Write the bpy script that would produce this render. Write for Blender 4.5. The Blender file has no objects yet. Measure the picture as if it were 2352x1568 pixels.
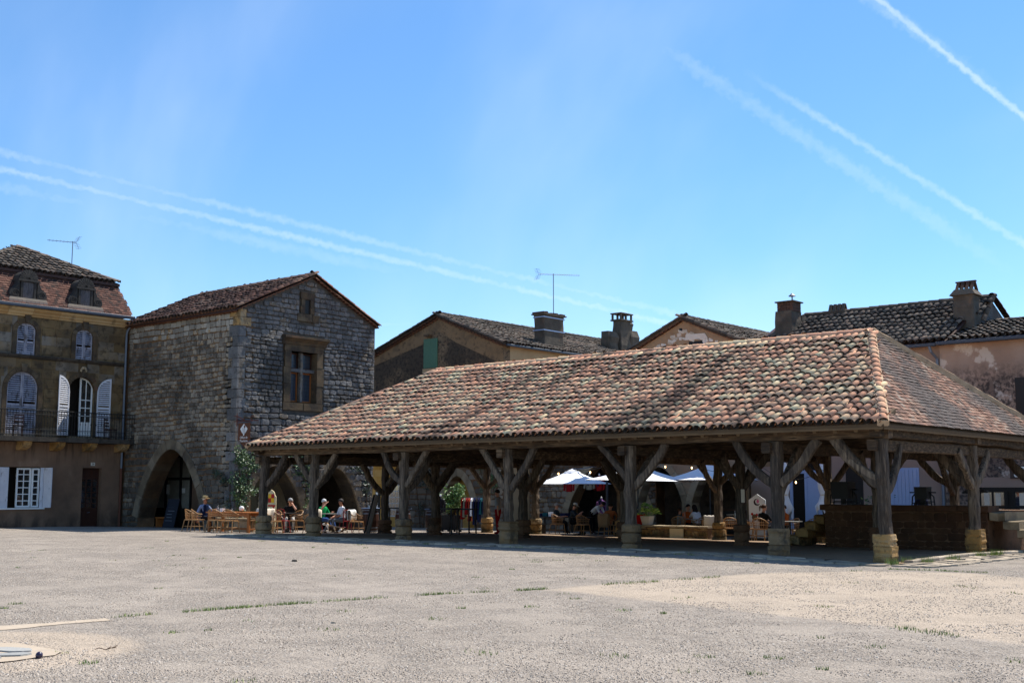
import bpy, math, random
import numpy as np
from mathutils import Vector, Matrix, noise as mnoise

# ------------------------------------------------------------------ camera, sky, sun, exposure
sc = bpy.context.scene
col = sc.collection
CAM = Vector((11.1487, -26.0772, 1.57)); PITCH = 0.1243; YAW = 0.7062
cd = bpy.data.cameras.new('camera'); cam = bpy.data.objects.new('camera', cd); col.objects.link(cam)
cam.location = CAM; cam.rotation_euler = (math.pi/2+PITCH, 0, YAW)
cd.sensor_width = 36; cd.lens = 36*2714.57/2352; cd.clip_start = .1; cd.clip_end = 5000
sc.camera = cam
FW = Vector((-math.sin(YAW)*math.cos(PITCH), math.cos(YAW)*math.cos(PITCH), math.sin(PITCH)))
RT = Vector((math.cos(YAW), math.sin(YAW), 0)); UP = RT.cross(FW)

SUN = Vector((.10, .62, 1.0)).normalized()
sl = bpy.data.lights.new('sun', 'SUN'); so = bpy.data.objects.new('sun', sl); col.objects.link(so)
sl.energy = 4.6; sl.angle = math.radians(.53); sl.color = (1, .95, .87)
so.rotation_euler = SUN.to_track_quat('Z', 'Y').to_euler(); so.location = (0, 0, 60)

w = bpy.data.worlds.new('World'); sc.world = w; w.use_nodes = True
wt = w.node_tree; wt.nodes.clear()
def WN(t, **k):
    n = wt.nodes.new(t)
    for a, b in k.items(): setattr(n, a, b)
    return n
sky = WN('ShaderNodeTexSky', sky_type='NISHITA', sun_disc=False)
sky.sun_elevation = math.asin(SUN.z); sky.sun_rotation = math.atan2(SUN.x, SUN.y)
sky.air_density = 1.0; sky.dust_density = .08; sky.ozone_density = 5.0; sky.altitude = 150
bg = WN('ShaderNodeBackground'); bg.inputs[1].default_value = .086
wo = WN('ShaderNodeOutputWorld'); tc = WN('ShaderNodeTexCoord')
wt.links.new(bg.outputs[0], wo.inputs[0])
def wmath(op, a, b=None, clamp=False):
    n = WN('ShaderNodeMath', operation=op, use_clamp=clamp)
    for i, v in enumerate((a, b)):
        if v is None: continue
        if isinstance(v, (int, float)): n.inputs[i].default_value = v
        else: wt.links.new(v, n.inputs[i])
    return n.outputs[0]
def wdot(v):
    n = WN('ShaderNodeVectorMath', operation='DOT_PRODUCT'); wt.links.new(tc.outputs['Generated'], n.inputs[0]); n.inputs[1].default_value = v
    return n.outputs['Value']
def wramp(v, a, b, c=0., d=1.):
    n = WN('ShaderNodeMapRange', interpolation_type='SMOOTHSTEP'); wt.links.new(v, n.inputs[0])
    for i, x in enumerate((a, b, c, d)): n.inputs[i+1].default_value = x
    return n.outputs[0]
def wnoise(scale, detail, vec=None, sc3=(1, 1, 1), rot=(0, 0, 0), rough=.55):
    m = WN('ShaderNodeMapping'); wt.links.new(vec or tc.outputs['Generated'], m.inputs[0]); m.inputs['Scale'].default_value = sc3; m.inputs['Rotation'].default_value = rot
    n = WN('ShaderNodeTexNoise'); n.inputs['Scale'].default_value = scale; n.inputs['Detail'].default_value = detail; n.inputs['Roughness'].default_value = rough
    wt.links.new(m.outputs[0], n.inputs['Vector']); return n.outputs[0]
def skydir(px, py):
    return (FW*2714.57 + RT*(px-1176) + UP*(784-py)).normalized()
# vapour trails: thin bands along great circles of the sky, ragged by noise
def trail(a, b, width, amount, fa, fb, rag=.5):
    A, B = skydir(*a), skydir(*b); n = A.cross(B).normalized(); t = n.cross(A).normalized()
    ang = A.angle(B)
    s = wdot(n); s = wmath('ADD', s, wmath('MULTIPLY', wmath('SUBTRACT', wnoise(150, 3), .5), width*1.5))
    band = wramp(wmath('ABSOLUTE', s), width*.95, width*.05)
    u = wmath('ARCTAN2', wdot(t), wdot(A))
    band = wmath('MULTIPLY', band, wramp(u, fa*ang-.06, fa*ang+.05)); band = wmath('MULTIPLY', band, wramp(u, fb*ang+.08, fb*ang-.05))
    nz = wramp(wnoise(60, 5), .25, .65, 1-rag, 1.)
    return wmath('MULTIPLY', wmath('MULTIPLY', band, nz), amount*.5)
tr = [trail((2020, 2), (2352, 268), .0042, .75, -.4, 2, .3), trail((2005, 2), (2170, 118), .0075, .35, -.3, 1.0, .6),
      trail((1775, 205), (2352, 560), .0048, .42, .05, 1.6, .4), trail((1500, 95), (2100, 480), .0095, .24, .0, 1.2, .5),
      trail((0, 388), (1500, 735), .0044, .44, -1, 1.6, .45), trail((0, 349), (1650, 745), .0048, .32, -1, 1.6, .5),
      trail((0, 428), (800, 600), .0075, .20, -1, 1.1, .5), trail((700, 748), (1100, 742), .0028, .2, .2, .9, .5)]
mask = tr[0]
for t_ in tr[1:]: mask = wmath('MAXIMUM', mask, t_)
ci1 = wramp(wnoise(1.3, 5, sc3=(1.0, 5.5, 2.2), rot=(0, .2, .5), rough=.5), .40, .80)
ci2 = wramp(wnoise(.9, 4, sc3=(1, 1.6, 1.3)), .38, .68)
cir = wmath('MULTIPLY', wmath('MULTIPLY', ci1, ci2), .30)
mask = wmath('MAXIMUM', mask, cir); mask = wmath('ADD', wmath('MULTIPLY', mask, .9), .09)
mx = WN('ShaderNodeMix', data_type='RGBA'); wt.links.new(mask, mx.inputs['Factor']); hs_ = WN('ShaderNodeHueSaturation'); hs_.inputs['Saturation'].default_value = 1.26; hs_.inputs['Value'].default_value = 1.30; wt.links.new(sky.outputs[0], hs_.inputs['Color']); wt.links.new(hs_.outputs[0], mx.inputs['A'])
mx.inputs['B'].default_value = (8.2, 9.0, 9.6, 1)
wt.links.new(mx.outputs['Result'], bg.inputs[0])
vs = sc.view_settings; vs.view_transform = 'Standard'; vs.look = 'None'; vs.exposure = .72; vs.gamma = 1; vs.use_curve_mapping = False
sc.cycles.max_bounces = 7; sc.cycles.diffuse_bounces = 4; sc.cycles.transparent_max_bounces = 8

# ------------------------------------------------------------------ helpers
R = random.Random(7)
def S(r, g, b):
    f = lambda c: (c/255/12.92 if c/255 <= .04045 else ((c/255+.055)/1.055)**2.4)
    return (f(r), f(g), f(b))
def ground_z(x, y):
    z = -.0232*max(0., y)
    z -= .10*math.exp(-((x-.3)**2/6+(y-0)**2/8)) if y > -8 else 0
    return z

class MB:
    """collects vertices and faces of ONE mesh"""
    def __init__(s): s.v = []; s.f = []; s.m = []; s.mi = 0; s.sm = False; s.smf = []
    def add(s, vs, fs):
        o = len(s.v); s.v += [tuple(v) for v in vs]
        for f in fs: s.f.append([i+o for i in f]); s.m.append(s.mi); s.smf.append(s.sm)
    def box(s, lo, hi, mat=None):
        x0, y0, z0 = lo; x1, y1, z1 = hi
        vs = [Vector(p) for p in ((x0,y0,z0),(x1,y0,z0),(x1,y1,z0),(x0,y1,z0),(x0,y0,z1),(x1,y0,z1),(x1,y1,z1),(x0,y1,z1))]
        if mat is not None: vs = [mat @ v for v in vs]
        s.add(vs, [(0,3,2,1),(4,5,6,7),(0,1,5,4),(1,2,6,5),(2,3,7,6),(3,0,4,7)]); return s
    def cbox(s, c, d, mat=None): return s.box([c[i]-d[i]/2 for i in range(3)], [c[i]+d[i]/2 for i in range(3)], mat)
    def beam(s, p0, p1, w, h, segs=1, jit=0., up=(0,0,1), bow=0., seed=0, ch=.12):
        """squared timber, chamfered, slightly uneven; w across, h along 'up'"""
        p0, p1 = Vector(p0), Vector(p1); d = (p1-p0).normalized(); u = Vector(up)
        if abs(d.dot(u)) > .95: u = Vector((0, 1, 0))
        x = d.cross(u).normalized(); y = x.cross(d).normalized(); rr = random.Random(seed*7919+13)
        c = ch; prof = [(-.5+c,-.5),(.5-c,-.5),(.5,-.5+c),(.5,.5-c),(.5-c,.5),(-.5+c,.5),(-.5,.5-c),(-.5,-.5+c)]
        n = len(prof); vs = []
        for i in range(segs+1):
            t = i/segs; q = p0.lerp(p1, t) + y*bow*math.sin(math.pi*t)
            jx, jy = rr.uniform(-jit, jit), rr.uniform(-jit, jit); kw = 1+rr.uniform(-jit, jit)*3
            for a, b in prof: vs.append(q + x*(a*w*kw+jx+rr.uniform(-jit, jit)*.6) + y*(b*h*kw+jy+rr.uniform(-jit, jit)*.6))
        fs = [tuple(reversed(range(n))), tuple(range(segs*n, segs*n+n))]
        for i in range(segs):
            for k in range(n): fs.append((i*n+k, i*n+(k+1) % n, (i+1)*n+(k+1) % n, (i+1)*n+k))
        s.add(vs, fs); return s
    def tube(s, pts, r, n=6, caps=True):
        pts = [Vector(p) for p in pts]; k = len(pts); rs = r if isinstance(r, (list, tuple)) else [r]*k
        vs = []; prev = None
        for i, p in enumerate(pts):
            d = (pts[min(i+1, k-1)]-pts[max(i-1, 0)]).normalized()
            if prev is None:
                a = Vector((0, 0, 1)) if abs(d.z) < .9 else Vector((1, 0, 0)); x = d.cross(a).normalized()
            else: x = (prev - d*prev.dot(d)).normalized()
            prev = x; y = d.cross(x)
            for j in range(n):
                a = 2*math.pi*j/n; vs.append(p + (x*math.cos(a)+y*math.sin(a))*rs[i])
        fs = []
        for i in range(k-1):
            for j in range(n): fs.append((i*n+j, i*n+(j+1) % n, (i+1)*n+(j+1) % n, (i+1)*n+j))
        if caps: fs += [tuple(reversed(range(n))), tuple(range((k-1)*n, k*n))]
        s.add(vs, fs); return s
    def lathe(s, prof, n=14, c=(0,0,0), mat=None):
        vs = []; k = len(prof)
        for r, z in prof:
            for j in range(n):
                a = 2*math.pi*j/n; v = Vector((c[0]+r*math.cos(a), c[1]+r*math.sin(a), c[2]+z)); vs.append(mat @ v if mat is not None else v)
        fs = []
        for i in range(k-1):
            for j in range(n): fs.append((i*n+j, i*n+(j+1) % n, (i+1)*n+(j+1) % n, (i+1)*n+j))
        fs += [tuple(reversed(range(n))), tuple(range((k-1)*n, k*n))]
        s.add(vs, fs); return s
    def prism(s, poly, fr, d0, d1):
        """outline (s,z) in wall frame fr extruded from depth d0 to d1 (d1>d0 is outward)"""
        n = len(poly); vs = [fr(a, b, d0) for a, b in poly]+[fr(a, b, d1) for a, b in poly]
        fs = [tuple(range(n)), tuple(reversed(range(n, 2*n)))]
        for i in range(n): j = (i+1) % n; fs.append((j, i, n+i, n+j))
        s.add(vs, fs); return s
    def quad(s, a, b, c, d): s.add([a, b, c, d], [(0, 1, 2, 3)]); return s
    def ball(s, c, r, n=8, k=6, mat=None):
        rx, ry, rz = r if isinstance(r, (tuple, list)) else (r, r, r)
        prof = [(math.sin(math.pi*i/k), -math.cos(math.pi*i/k)) for i in range(k+1)]
        vs = []
        for a, b in prof:
            for j in range(n):
                t = 2*math.pi*j/n; v = Vector((a*math.cos(t)*rx, a*math.sin(t)*ry, b*rz)); v = (mat @ v) if mat is not None else v
                vs.append(Vector(c)+v)
        fs = []
        for i in range(k):
            for j in range(n): fs.append((i*n+j, i*n+(j+1) % n, (i+1)*n+(j+1) % n, (i+1)*n+j))
        s.add(vs, fs); return s
    def mesh(s, name):
        me = bpy.data.meshes.new(name); me.from_pydata(s.v, [], s.f)
        if any(s.m): me.polygons.foreach_set('material_index', s.m)
        if any(s.smf): me.polygons.foreach_set('use_smooth', s.smf)
        me.update(); return me

def frame(origin, u, n):
    o, u, n = Vector(origin), Vector(u), Vector(n)
    f = lambda s, z, d=0.: o + u*s + Vector((0, 0, z)) + n*d
    f.o, f.u, f.n = o, u, n; return f

def link(o, parent=None, world=True):
    col.objects.link(o)
    if parent is not None:
        o.parent = parent
        if world and o.type == 'MESH' and parent.type == 'EMPTY': o.location = -parent.location
    return o
def obj(name, mb, mats, parent=None, world=True, kind=None, label=None):
    me = mb.mesh(name) if isinstance(mb, MB) else mb
    for m in (mats if isinstance(mats, (list, tuple)) else [mats]): me.materials.append(m)
    o = bpy.data.objects.new(name, me); link(o, parent, world)
    if kind: o['kind'] = kind
    if label: o['label'] = label
    return o
def thing(name, label, cat, loc=(0, 0, 0), rz=0., group=None):
    o = bpy.data.objects.new(name, None); col.objects.link(o); o.location = loc; o.rotation_euler = (0, 0, rz); o.empty_display_size = .2
    o['label'] = label; o['category'] = cat
    if group: o['group'] = group
    return o
def tag(o, label, cat, group=None):
    o['label'] = label; o['category'] = cat
    if group: o['group'] = group
    return o
def copy_tree(o, parent=None):
    c = o.copy(); col.objects.link(c)
    if parent is not None: c.parent = parent
    for ch in o.children: copy_tree(ch, c)
    return c
def dup(root, loc, rz, label, group=None):
    c = copy_tree(root); c.location = loc; c.rotation_euler = (0, 0, rz); c['label'] = label
    if group: c['group'] = group
    return c

class Pieces:
    """alike pieces laid one by one: the largest in view become objects (parts), the rest one joined part"""
    def __init__(s): s.l = []
    def add(s, k, M): s.l.append((k, M))
    def emit(s, parent, name, protos, mats, limit=300, stuff=None, face=None):
        mats = mats if isinstance(mats, (list, tuple)) else [mats]
        for p in protos:
            if not p.materials:
                for m in mats: p.materials.append(m)
        off = Vector(parent.location) if parent is not None else Vector((0, 0, 0))
        def score(it):
            M = it[1]; c = M.translation; d = c-CAM; z = d.dot(FW)
            if z < .5: return -1
            if abs(d.dot(RT)/z) > .434 or abs(d.dot(UP)/z) > .29: return -1
            a = (M.col[0].to_3d().length*M.col[2].to_3d().length) if face is None else 1
            if face is not None and d.dot(Vector(face)) > 0: return -1
            return a/(z*z)
        sc_ = [(score(it), i) for i, it in enumerate(s.l)]; sc_.sort(reverse=True)
        own = [i for v, i in sc_[:limit] if v > 0]; ow = set(own)
        T = Matrix.Translation(-off)
        for i in own:
            k, M = s.l[i]; o = bpy.data.objects.new(name, protos[k]); col.objects.link(o)
            if parent is not None: o.parent = parent
            o.matrix_basis = T @ M
        rest = [s.l[i] for i in range(len(s.l)) if i not in ow]
        if rest:
            V = []; L = []; LT = []; base = 0; SM = []; MI = []
            for k in range(len(protos)):
                Ms = [M for kk, M in rest if kk == k]
                if not Ms: continue
                p = protos[k]; nv = len(p.vertices); co = np.empty(nv*3, np.float32); p.vertices.foreach_get('co', co); co = co.reshape(-1, 3)
                li = np.empty(len(p.loops), np.int32); p.loops.foreach_get('vertex_index', li)
                lt = np.empty(len(p.polygons), np.int32); p.polygons.foreach_get('loop_total', lt)
                sm = np.empty(len(p.polygons), bool); p.polygons.foreach_get('use_smooth', sm); mi_ = np.empty(len(p.polygons), np.int32); p.polygons.foreach_get('material_index', mi_)
                A = np.array([[list(r) for r in M] for M in Ms], np.float32)
                pts = np.einsum('nij,vj->nvi', A[:, :3, :3], co)+A[:, None, :3, 3]
                V.append(pts.reshape(-1, 3)); idx = li[None, :]+(np.arange(len(Ms))*nv)[:, None]+base
                L.append(idx.ravel()); LT.append(np.tile(lt, len(Ms))); SM.append(np.tile(sm, len(Ms))); MI.append(np.tile(mi_, len(Ms))); base += nv*len(Ms)
            V = np.concatenate(V)-np.array(off, np.float32); L = np.concatenate(L); LT = np.concatenate(LT); SM = np.concatenate(SM)
            me = bpy.data.meshes.new(stuff or name); me.vertices.add(len(V)); me.vertices.foreach_set('co', V.astype(np.float32).ravel())
            me.loops.add(len(L)); me.loops.foreach_set('vertex_index', L.astype(np.int32))
            me.polygons.add(len(LT)); me.polygons.foreach_set('loop_start', np.concatenate([[0], np.cumsum(LT)[:-1]]).astype(np.int32))
            me.polygons.foreach_set('use_smooth', SM); me.polygons.foreach_set('material_index', np.concatenate(MI).astype(np.int32))
            me.update(calc_edges=True); me.validate()
            for m in mats: me.materials.append(m)
            o = bpy.data.objects.new(stuff or name, me); col.objects.link(o)
            if parent is not None: o.parent = parent
            o['kind'] = 'stuff'
        return len(own), len(rest)

# ------------------------------------------------------------------ materials
def mat(name, ramp, rnd=1., noise=(3., 4, .3), stretch=(1, 1, 1), stains=(), bump=(30., .4, .02), rough=.9, spec=.25, mortar=None, crack=None, interp='LINEAR', metal=0., vor=None, objrot=False, hsv=0.):
    m = bpy.data.materials.new(name); m.use_nodes = True; t = m.node_tree; N = t.nodes; b = N['Principled BSDF']
    def nn(ty, **k):
        n = N.new(ty)
        for a, c in k.items(): setattr(n, a, c)
        return n
    def mth(op, a, c=None, clamp=False):
        n = nn('ShaderNodeMath', operation=op, use_clamp=clamp)
        for i, v in enumerate((a, c)):
            if v is None: continue
            if isinstance(v, (int, float)): n.inputs[i].default_value = v
            else: t.links.new(v, n.inputs[i])
        return n.outputs[0]
    geo = nn('ShaderNodeNewGeometry')
    pos = geo.outputs['Position']
    if objrot:
        tcn = nn('ShaderNodeTexCoord'); pos = tcn.outputs['Object']
    def nz(scale, detail, st=(1, 1, 1), rgh=.55, off=0.):
        mp = nn('ShaderNodeMapping'); t.links.new(pos, mp.inputs[0]); mp.inputs['Scale'].default_value = st; mp.inputs['Location'].default_value = (off, off*.7, off*1.3)
        n = nn('ShaderNodeTexNoise'); n.inputs['Scale'].default_value = scale; n.inputs['Detail'].default_value = detail; n.inputs['Roughness'].default_value = rgh
        t.links.new(mp.outputs[0], n.inputs['Vector']); return n.outputs[0]
    def mr(v, a, c, lo=0., hi=1.):
        n = nn('ShaderNodeMapRange', interpolation_type='SMOOTHSTEP'); t.links.new(v, n.inputs[0])
        for i, x in enumerate((a, c, lo, hi)): n.inputs[i+1].default_value = x
        return n.outputs[0]
    def mixc(f, a, c):
        n = nn('ShaderNodeMix', data_type='RGBA')
        if isinstance(f, (int, float)): n.inputs['Factor'].default_value = f
        else: t.links.new(f, n.inputs['Factor'])
        for key, v in (('A', a), ('B', c)):
            if isinstance(v, tuple): n.inputs[key].default_value = (*v[:3], 1)
            else: t.links.new(v, n.inputs[key])
        return n.outputs['Result']
    n1 = nz(noise[0], noise[1], stretch)
    if rnd > 0:
        oi = nn('ShaderNodeObjectInfo'); rv = mth('FRACT', mth('ADD', oi.outputs['Random'], geo.outputs['Random Per Island']))
        base = mth('MULTIPLY', mth('SUBTRACT', rv, .5), rnd)
        val = mth('ADD', mth('ADD', base, .5), mth('MULTIPLY', mth('SUBTRACT', n1, .5), noise[2]*2), clamp=True)
    else:
        val = mth('ADD', mth('MULTIPLY', mth('SUBTRACT', n1, .5), noise[2]*2), .5, clamp=True)
    cr = nn('ShaderNodeValToRGB'); cr.color_ramp.interpolation = interp; el = cr.color_ramp.elements
    while len(el) < len(ramp): el.new(.5)
    for e, (p, c) in zip(el, ramp): e.position = p; e.color = (*c, 1)
    t.links.new(val, cr.inputs[0]); c = cr.outputs[0]
    for i, s_ in enumerate(stains):
        cl, scl, lo, hi, amt = s_[:5]; st = s_[5] if len(s_) > 5 else (1, 1, 1)
        f = mth('MULTIPLY', mr(nz(scl, 6, st, .62, 3.1*(i+1)), lo, hi), amt); 
        if len(s_) > 6:  # limit by height: (z0,z1) fade
            sx = nn('ShaderNodeSeparateXYZ'); t.links.new(geo.outputs['Position'], sx.inputs[0])
            f = mth('MULTIPLY', f, mr(sx.outputs[2], s_[6][0], s_[6][1]))
        c = mixc(f, c, cl)
    if vor:  # small specks: (scale, lo, hi, colour, amount)
        v = nn('ShaderNodeTexVoronoi'); t.links.new(pos, v.inputs['Vector']); v.inputs['Scale'].default_value = vor[0]
        c = mixc(mth('MULTIPLY', mr(v.outputs['Distance'], vor[1], vor[2]), vor[4]), c, vor[3])
    t.links.new(c, b.inputs['Base Color'])
    b.inputs['Roughness'].default_value = rough; b.inputs['Specular IOR Level'].default_value = spec; b.inputs['Metallic'].default_value = metal
    if bump:
        bs = bump[3] if len(bump) > 3 else stretch
        h = nz(bump[0], 6, bs, .65)
        if vor and len(vor) > 5: h = mth('ADD', h, mth('MULTIPLY', v.outputs['Distance'], vor[5]))
        bn = nn('ShaderNodeBump'); bn.inputs['Strength'].default_value = bump[1]; bn.inputs['Distance'].default_value = bump[2]
        t.links.new(h, bn.inputs['Height']); t.links.new(bn.outputs[0], b.inputs['Normal'])
    return m
def plain(name, c, rough=.6, spec=.3, metal=0., var=.12, trans=0., emit=None):
    m = mat(name, [(0., tuple(x*(1-var) for x in c)), (1., tuple(min(1, x*(1+var)) for x in c))], rnd=0., noise=(6, 4, .6), bump=None, rough=rough, spec=spec, metal=metal)
    b = m.node_tree.nodes['Principled BSDF']
    if trans: b.inputs['Transmission Weight'].default_value = trans; b.inputs['IOR'].default_value = 1.45
    if emit: b.inputs['Emission Color'].default_value = (*emit[0], 1); b.inputs['Emission Strength'].default_value = emit[1]
    return m

DK = S(40, 38, 36)
MT = {}
MT['tile_under'] = mat('shaded_mossy_tile_underside', [(0., S(36, 33, 30)), (1., S(64, 54, 47))], .6, (8, 4, .4), bump=None)  # lip and underside shadow put into the colour, along with moss and dirt
MT['tile'] = mat('terracotta_tile', [(0., S(106, 88, 74)), (.07, S(164, 126, 100)), (.15, S(206, 148, 116)), (.40, S(222, 162, 126)), (.60, S(228, 178, 140)), (.76, S(233, 196, 152)), (.9, S(238, 212, 164)), (1., S(228, 204, 170))], .72, (1.1, 6, .42),
    stains=[(S(66, 59, 53), .75, .555, .63, .72, (1, .10, .10)), (S(84, 74, 66), .5, .62, .78, .4), (S(214, 200, 164), 14., .6, .72, .45), (S(70, 64, 58), 22., .60, .70, .55)], bump=(60, .5, .01))
MT['flat_tile'] = mat('flat_clay_tile', [(0., S(70, 56, 49)), (.3, S(106, 78, 64)), (.6, S(128, 92, 75)), (.85, S(140, 110, 91)), (1., S(134, 122, 110))], 1., (5, 5, .25),
    stains=[(S(66, 62, 60), .38, .42, .56, .85), (S(180, 170, 150), 16., .64, .74, .4), (S(60, 54, 50), 20., .58, .7, .5)], bump=(60, .5, .01))
MT['red_tile'] = mat('red_clay_tile', [(0., S(46, 36, 33)), (.3, S(72, 48, 41)), (.65, S(88, 57, 47)), (1., S(106, 76, 64))], 1., (5, 5, .25),
    stains=[(S(58, 48, 44), 1.1, .5, .7, .6), (S(190, 184, 170), 26., .68, .76, .6), (S(50, 44, 40), 18., .56, .7, .5)], bump=(60, .5, .01))
MT['dark_tile'] = mat('lichened_tile', [(0., S(58, 54, 50)), (.3, S(86, 78, 70)), (.6, S(108, 96, 84)), (.8, S(116, 97, 84)), (1., S(122, 114, 102))], 1., (8, 5, .25),
    stains=[(S(62, 57, 53), .8, .5, .72, .55), (S(150, 146, 132), 18., .6, .72, .5), (S(46, 43, 40), 24., .55, .68, .6)], bump=(60, .6, .012))
MT['brown_tile'] = mat('brown_clay_tile', [(0., S(76, 56, 48)), (.3, S(110, 78, 64)), (.6, S(128, 90, 74)), (1., S(146, 118, 98))], 1., (6, 5, .2),
    stains=[(S(56, 50, 46), .9, .52, .72, .6), (S(160, 150, 130), 18., .62, .72, .4)], bump=(60, .5, .01))
MT['wood'] = mat('grey_oak', [(0., S(44, 38, 34)), (.4, S(80, 69, 59)), (.7, S(116, 101, 85)), (1., S(164, 143, 117))], .35, (3., 7, .75), (6, 6, .7),
    stains=[(S(38, 32, 28), 5., .56, .66, .8, (5, 5, .35)), (S(64, 54, 46), 1.3, .5, .7, .6)], bump=(7, .9, .03, (6, 6, .5)))
MT['wood_h'] = mat('grey_oak_beam', [(0., S(42, 34, 27)), (.4, S(74, 60, 47)), (.7, S(108, 88, 68)), (1., S(150, 126, 98))], .35, (3., 7, .75), (.7, 2, 6),
    stains=[(S(36, 30, 26), 5., .56, .66, .8, (.4, 2, 6)), (S(60, 50, 42), 1.3, .5, .7, .6)], bump=(7, .9, .03, (.5, 3, 6)))
MT['deck'] = mat('roof_boards', [(0., S(70, 56, 42)), (1., S(120, 98, 72))], .5, (4, 4, .4), (.6, 6, 6), bump=(20, .4, .01))
MT['plinth'] = mat('ochre_plinth_stone', [(0., S(128, 96, 56)), (.35, S(160, 122, 70)), (.7, S(176, 140, 90)), (1., S(164, 146, 118))], .7, (2.5, 6, .5),
    stains=[(S(84, 76, 62), 2.5, .48, .66, .7), (S(60, 56, 46), 9., .54, .66, .6), (S(62, 62, 44), 3., .36, .6, .8, (1, 1, 1), (.22, -.08))], bump=(9, 1., .06))
MT['dplinth'] = mat('shade_darkened_plinth_stone', [(0., S(72, 50, 36)), (.5, S(96, 68, 48)), (1., S(116, 88, 66))], .7, (2.5, 6, .5), stains=[(S(56, 46, 38), 2.5, .52, .68, .7)], bump=(14, .8, .03))  # hall shade put into the stone colour, mainly for the middle row
MT['gplinth'] = mat('grey_plinth_stone', [(0., S(98, 78, 55)), (.4, S(126, 104, 76)), (.7, S(142, 118, 88)), (1., S(158, 134, 102))], .7, (2.5, 6, .5),
    stains=[(S(66, 60, 54), 2.5, .5, .66, .75), (S(150, 112, 70), 1.4, .55, .75, .5)], bump=(14, .9, .03))
MT['stone'] = mat('rubble_limestone', [(0., S(86, 79, 70)), (.3, S(116, 107, 95)), (.6, S(136, 126, 112)), (.85, S(156, 144, 126)), (.95, S(146, 120, 86)), (1., S(166, 156, 140))], .9, (4, 6, .35),
    stains=[(S(66, 60, 54), .42, .44, .60, .65), (S(54, 50, 46), 4., .52, .64, .6), (S(190, 182, 168), 20., .64, .72, .5)], bump=(16, .9, .03))
MT['gstone'] = mat('grey_rubble_stone', [(0., S(84, 83, 82)), (.4, S(106, 105, 104)), (.75, S(124, 122, 120)), (.95, S(112, 100, 84)), (1., S(144, 142, 138))], .9, (4, 6, .35),
    stains=[(S(70, 68, 67), .6, .46, .64, .7), (S(58, 56, 54), 6., .52, .64, .6), (S(188, 186, 180), 20., .63, .72, .5)], bump=(14, 1., .04))
MT['pale_stone'] = mat('repointed_pale_stone', [(0., S(120, 112, 100)), (.5, S(150, 142, 128)), (.9, S(172, 164, 150)), (1., S(150, 118, 76))], 1., (4, 6, .3), stains=[(S(96, 90, 82), 3., .52, .68, .6)], bump=(16, .8, .03))
MT['mortar'] = mat('lime_mortar', [(0., S(96, 72, 50)), (.5, S(124, 94, 66)), (1., S(146, 116, 86))], 0., (3, 6, .6), stains=[(S(70, 60, 52), .6, .45, .65, .6)], bump=(30, .9, .03))
MT['gmortar'] = mat('grey_mortar', [(0., S(70, 66, 62)), (1., S(104, 98, 90))], 0., (3, 6, .6), stains=[(S(52, 50, 48), .6, .45, .65, .7)], bump=(30, .9, .03))
MT['ochre'] = mat('ochre_ashlar', [(0., S(96, 78, 54)), (.35, S(120, 99, 68)), (.6, S(130, 111, 84)), (.8, S(127, 117, 103)), (1., S(122, 116, 107))], .9, (2, 6, .35),
    stains=[(S(70, 60, 47), .5, .42, .62, .6), (S(48, 42, 35), 4., .50, .66, .6), (S(160, 152, 132), 16., .66, .74, .35)], bump=(14, .6, .02))
MT['render_brown'] = mat('stained_brown_render', [(0., S(112, 88, 70)), (.5, S(126, 100, 80)), (1., S(138, 112, 91))], 0., (1.2, 6, .6), stains=[(S(84, 69, 58), .5, .46, .70, .7), (S(60, 50, 44), 1.6, .40, .62, .8, (1, 1, .5), (.9, .0)), (S(68, 56, 48), 2.2, .48, .66, .7, (2.5, 2.5, .3), (2.3, 3.4)), (S(150, 126, 106), 1.1, .58, .75, .5)], bump=(40, .25, .01))
MT['render_pink'] = mat('peeling_pink_render', [(0., S(140, 117, 102)), (.5, S(158, 134, 117)), (1., S(180, 160, 144))], 0., (.8, 6, .7), stains=[(S(92, 80, 72), 1.6, .36, .56, .75, (1, 1, .7), (6.5, 5.4)), (S(58, 52, 50), 7., .46, .58, .85, (1, 1, 1), (6.3, 5.3)), (S(214, 204, 190), 1.1, .56, .62, .6)], bump=(30, .4, .02))
MT['render_clean'] = mat('pink_beige_render', [(0., S(142, 122, 109)), (1., S(158, 138, 124))], 0., (.7, 5, .6), stains=[(S(150, 124, 106), .6, .55, .8, .5), (S(120, 106, 96), 3., .6, .75, .25)], bump=(40, .2, .01))
MT['render_cream'] = mat('blackened_cream_render', [(0., S(112, 90, 66)), (.5, S(132, 109, 82)), (1., S(150, 128, 100))], 0., (.9, 6, .6), stains=[(S(66, 57, 48), .45, .40, .56, .85), (S(48, 43, 39), 6., .48, .60, .75)], bump=(30, .4, .02))
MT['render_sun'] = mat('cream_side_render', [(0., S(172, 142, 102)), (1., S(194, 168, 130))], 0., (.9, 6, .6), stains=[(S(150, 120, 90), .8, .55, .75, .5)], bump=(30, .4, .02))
MT['dark_stone'] = mat('blackened_stone', [(0., S(52, 47, 42)), (.5, S(70, 64, 57)), (1., S(92, 84, 74))], .6, (3, 6, .5), stains=[(S(36, 33, 31), 3., .5, .66, .6)], bump=(20, .8, .03))
MT['trim'] = mat('weathered_window_stone', [(0., S(74, 61, 46)), (.5, S(94, 78, 58)), (1., S(112, 100, 80))], .5, (3, 6, .5), stains=[(S(56, 50, 44), 1.5, .42, .62, .8), (S(126, 74, 62), 1.2, .6, .72, .5)], bump=(16, .8, .03))
MT['varch'] = mat('stained_arch_stone', [(0., S(98, 86, 70)), (.5, S(122, 108, 88)), (1., S(142, 128, 108))], .8, (3, 6, .35), stains=[(S(60, 54, 48), 1., .46, .66, .7)], bump=(16, .8, .03))
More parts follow.
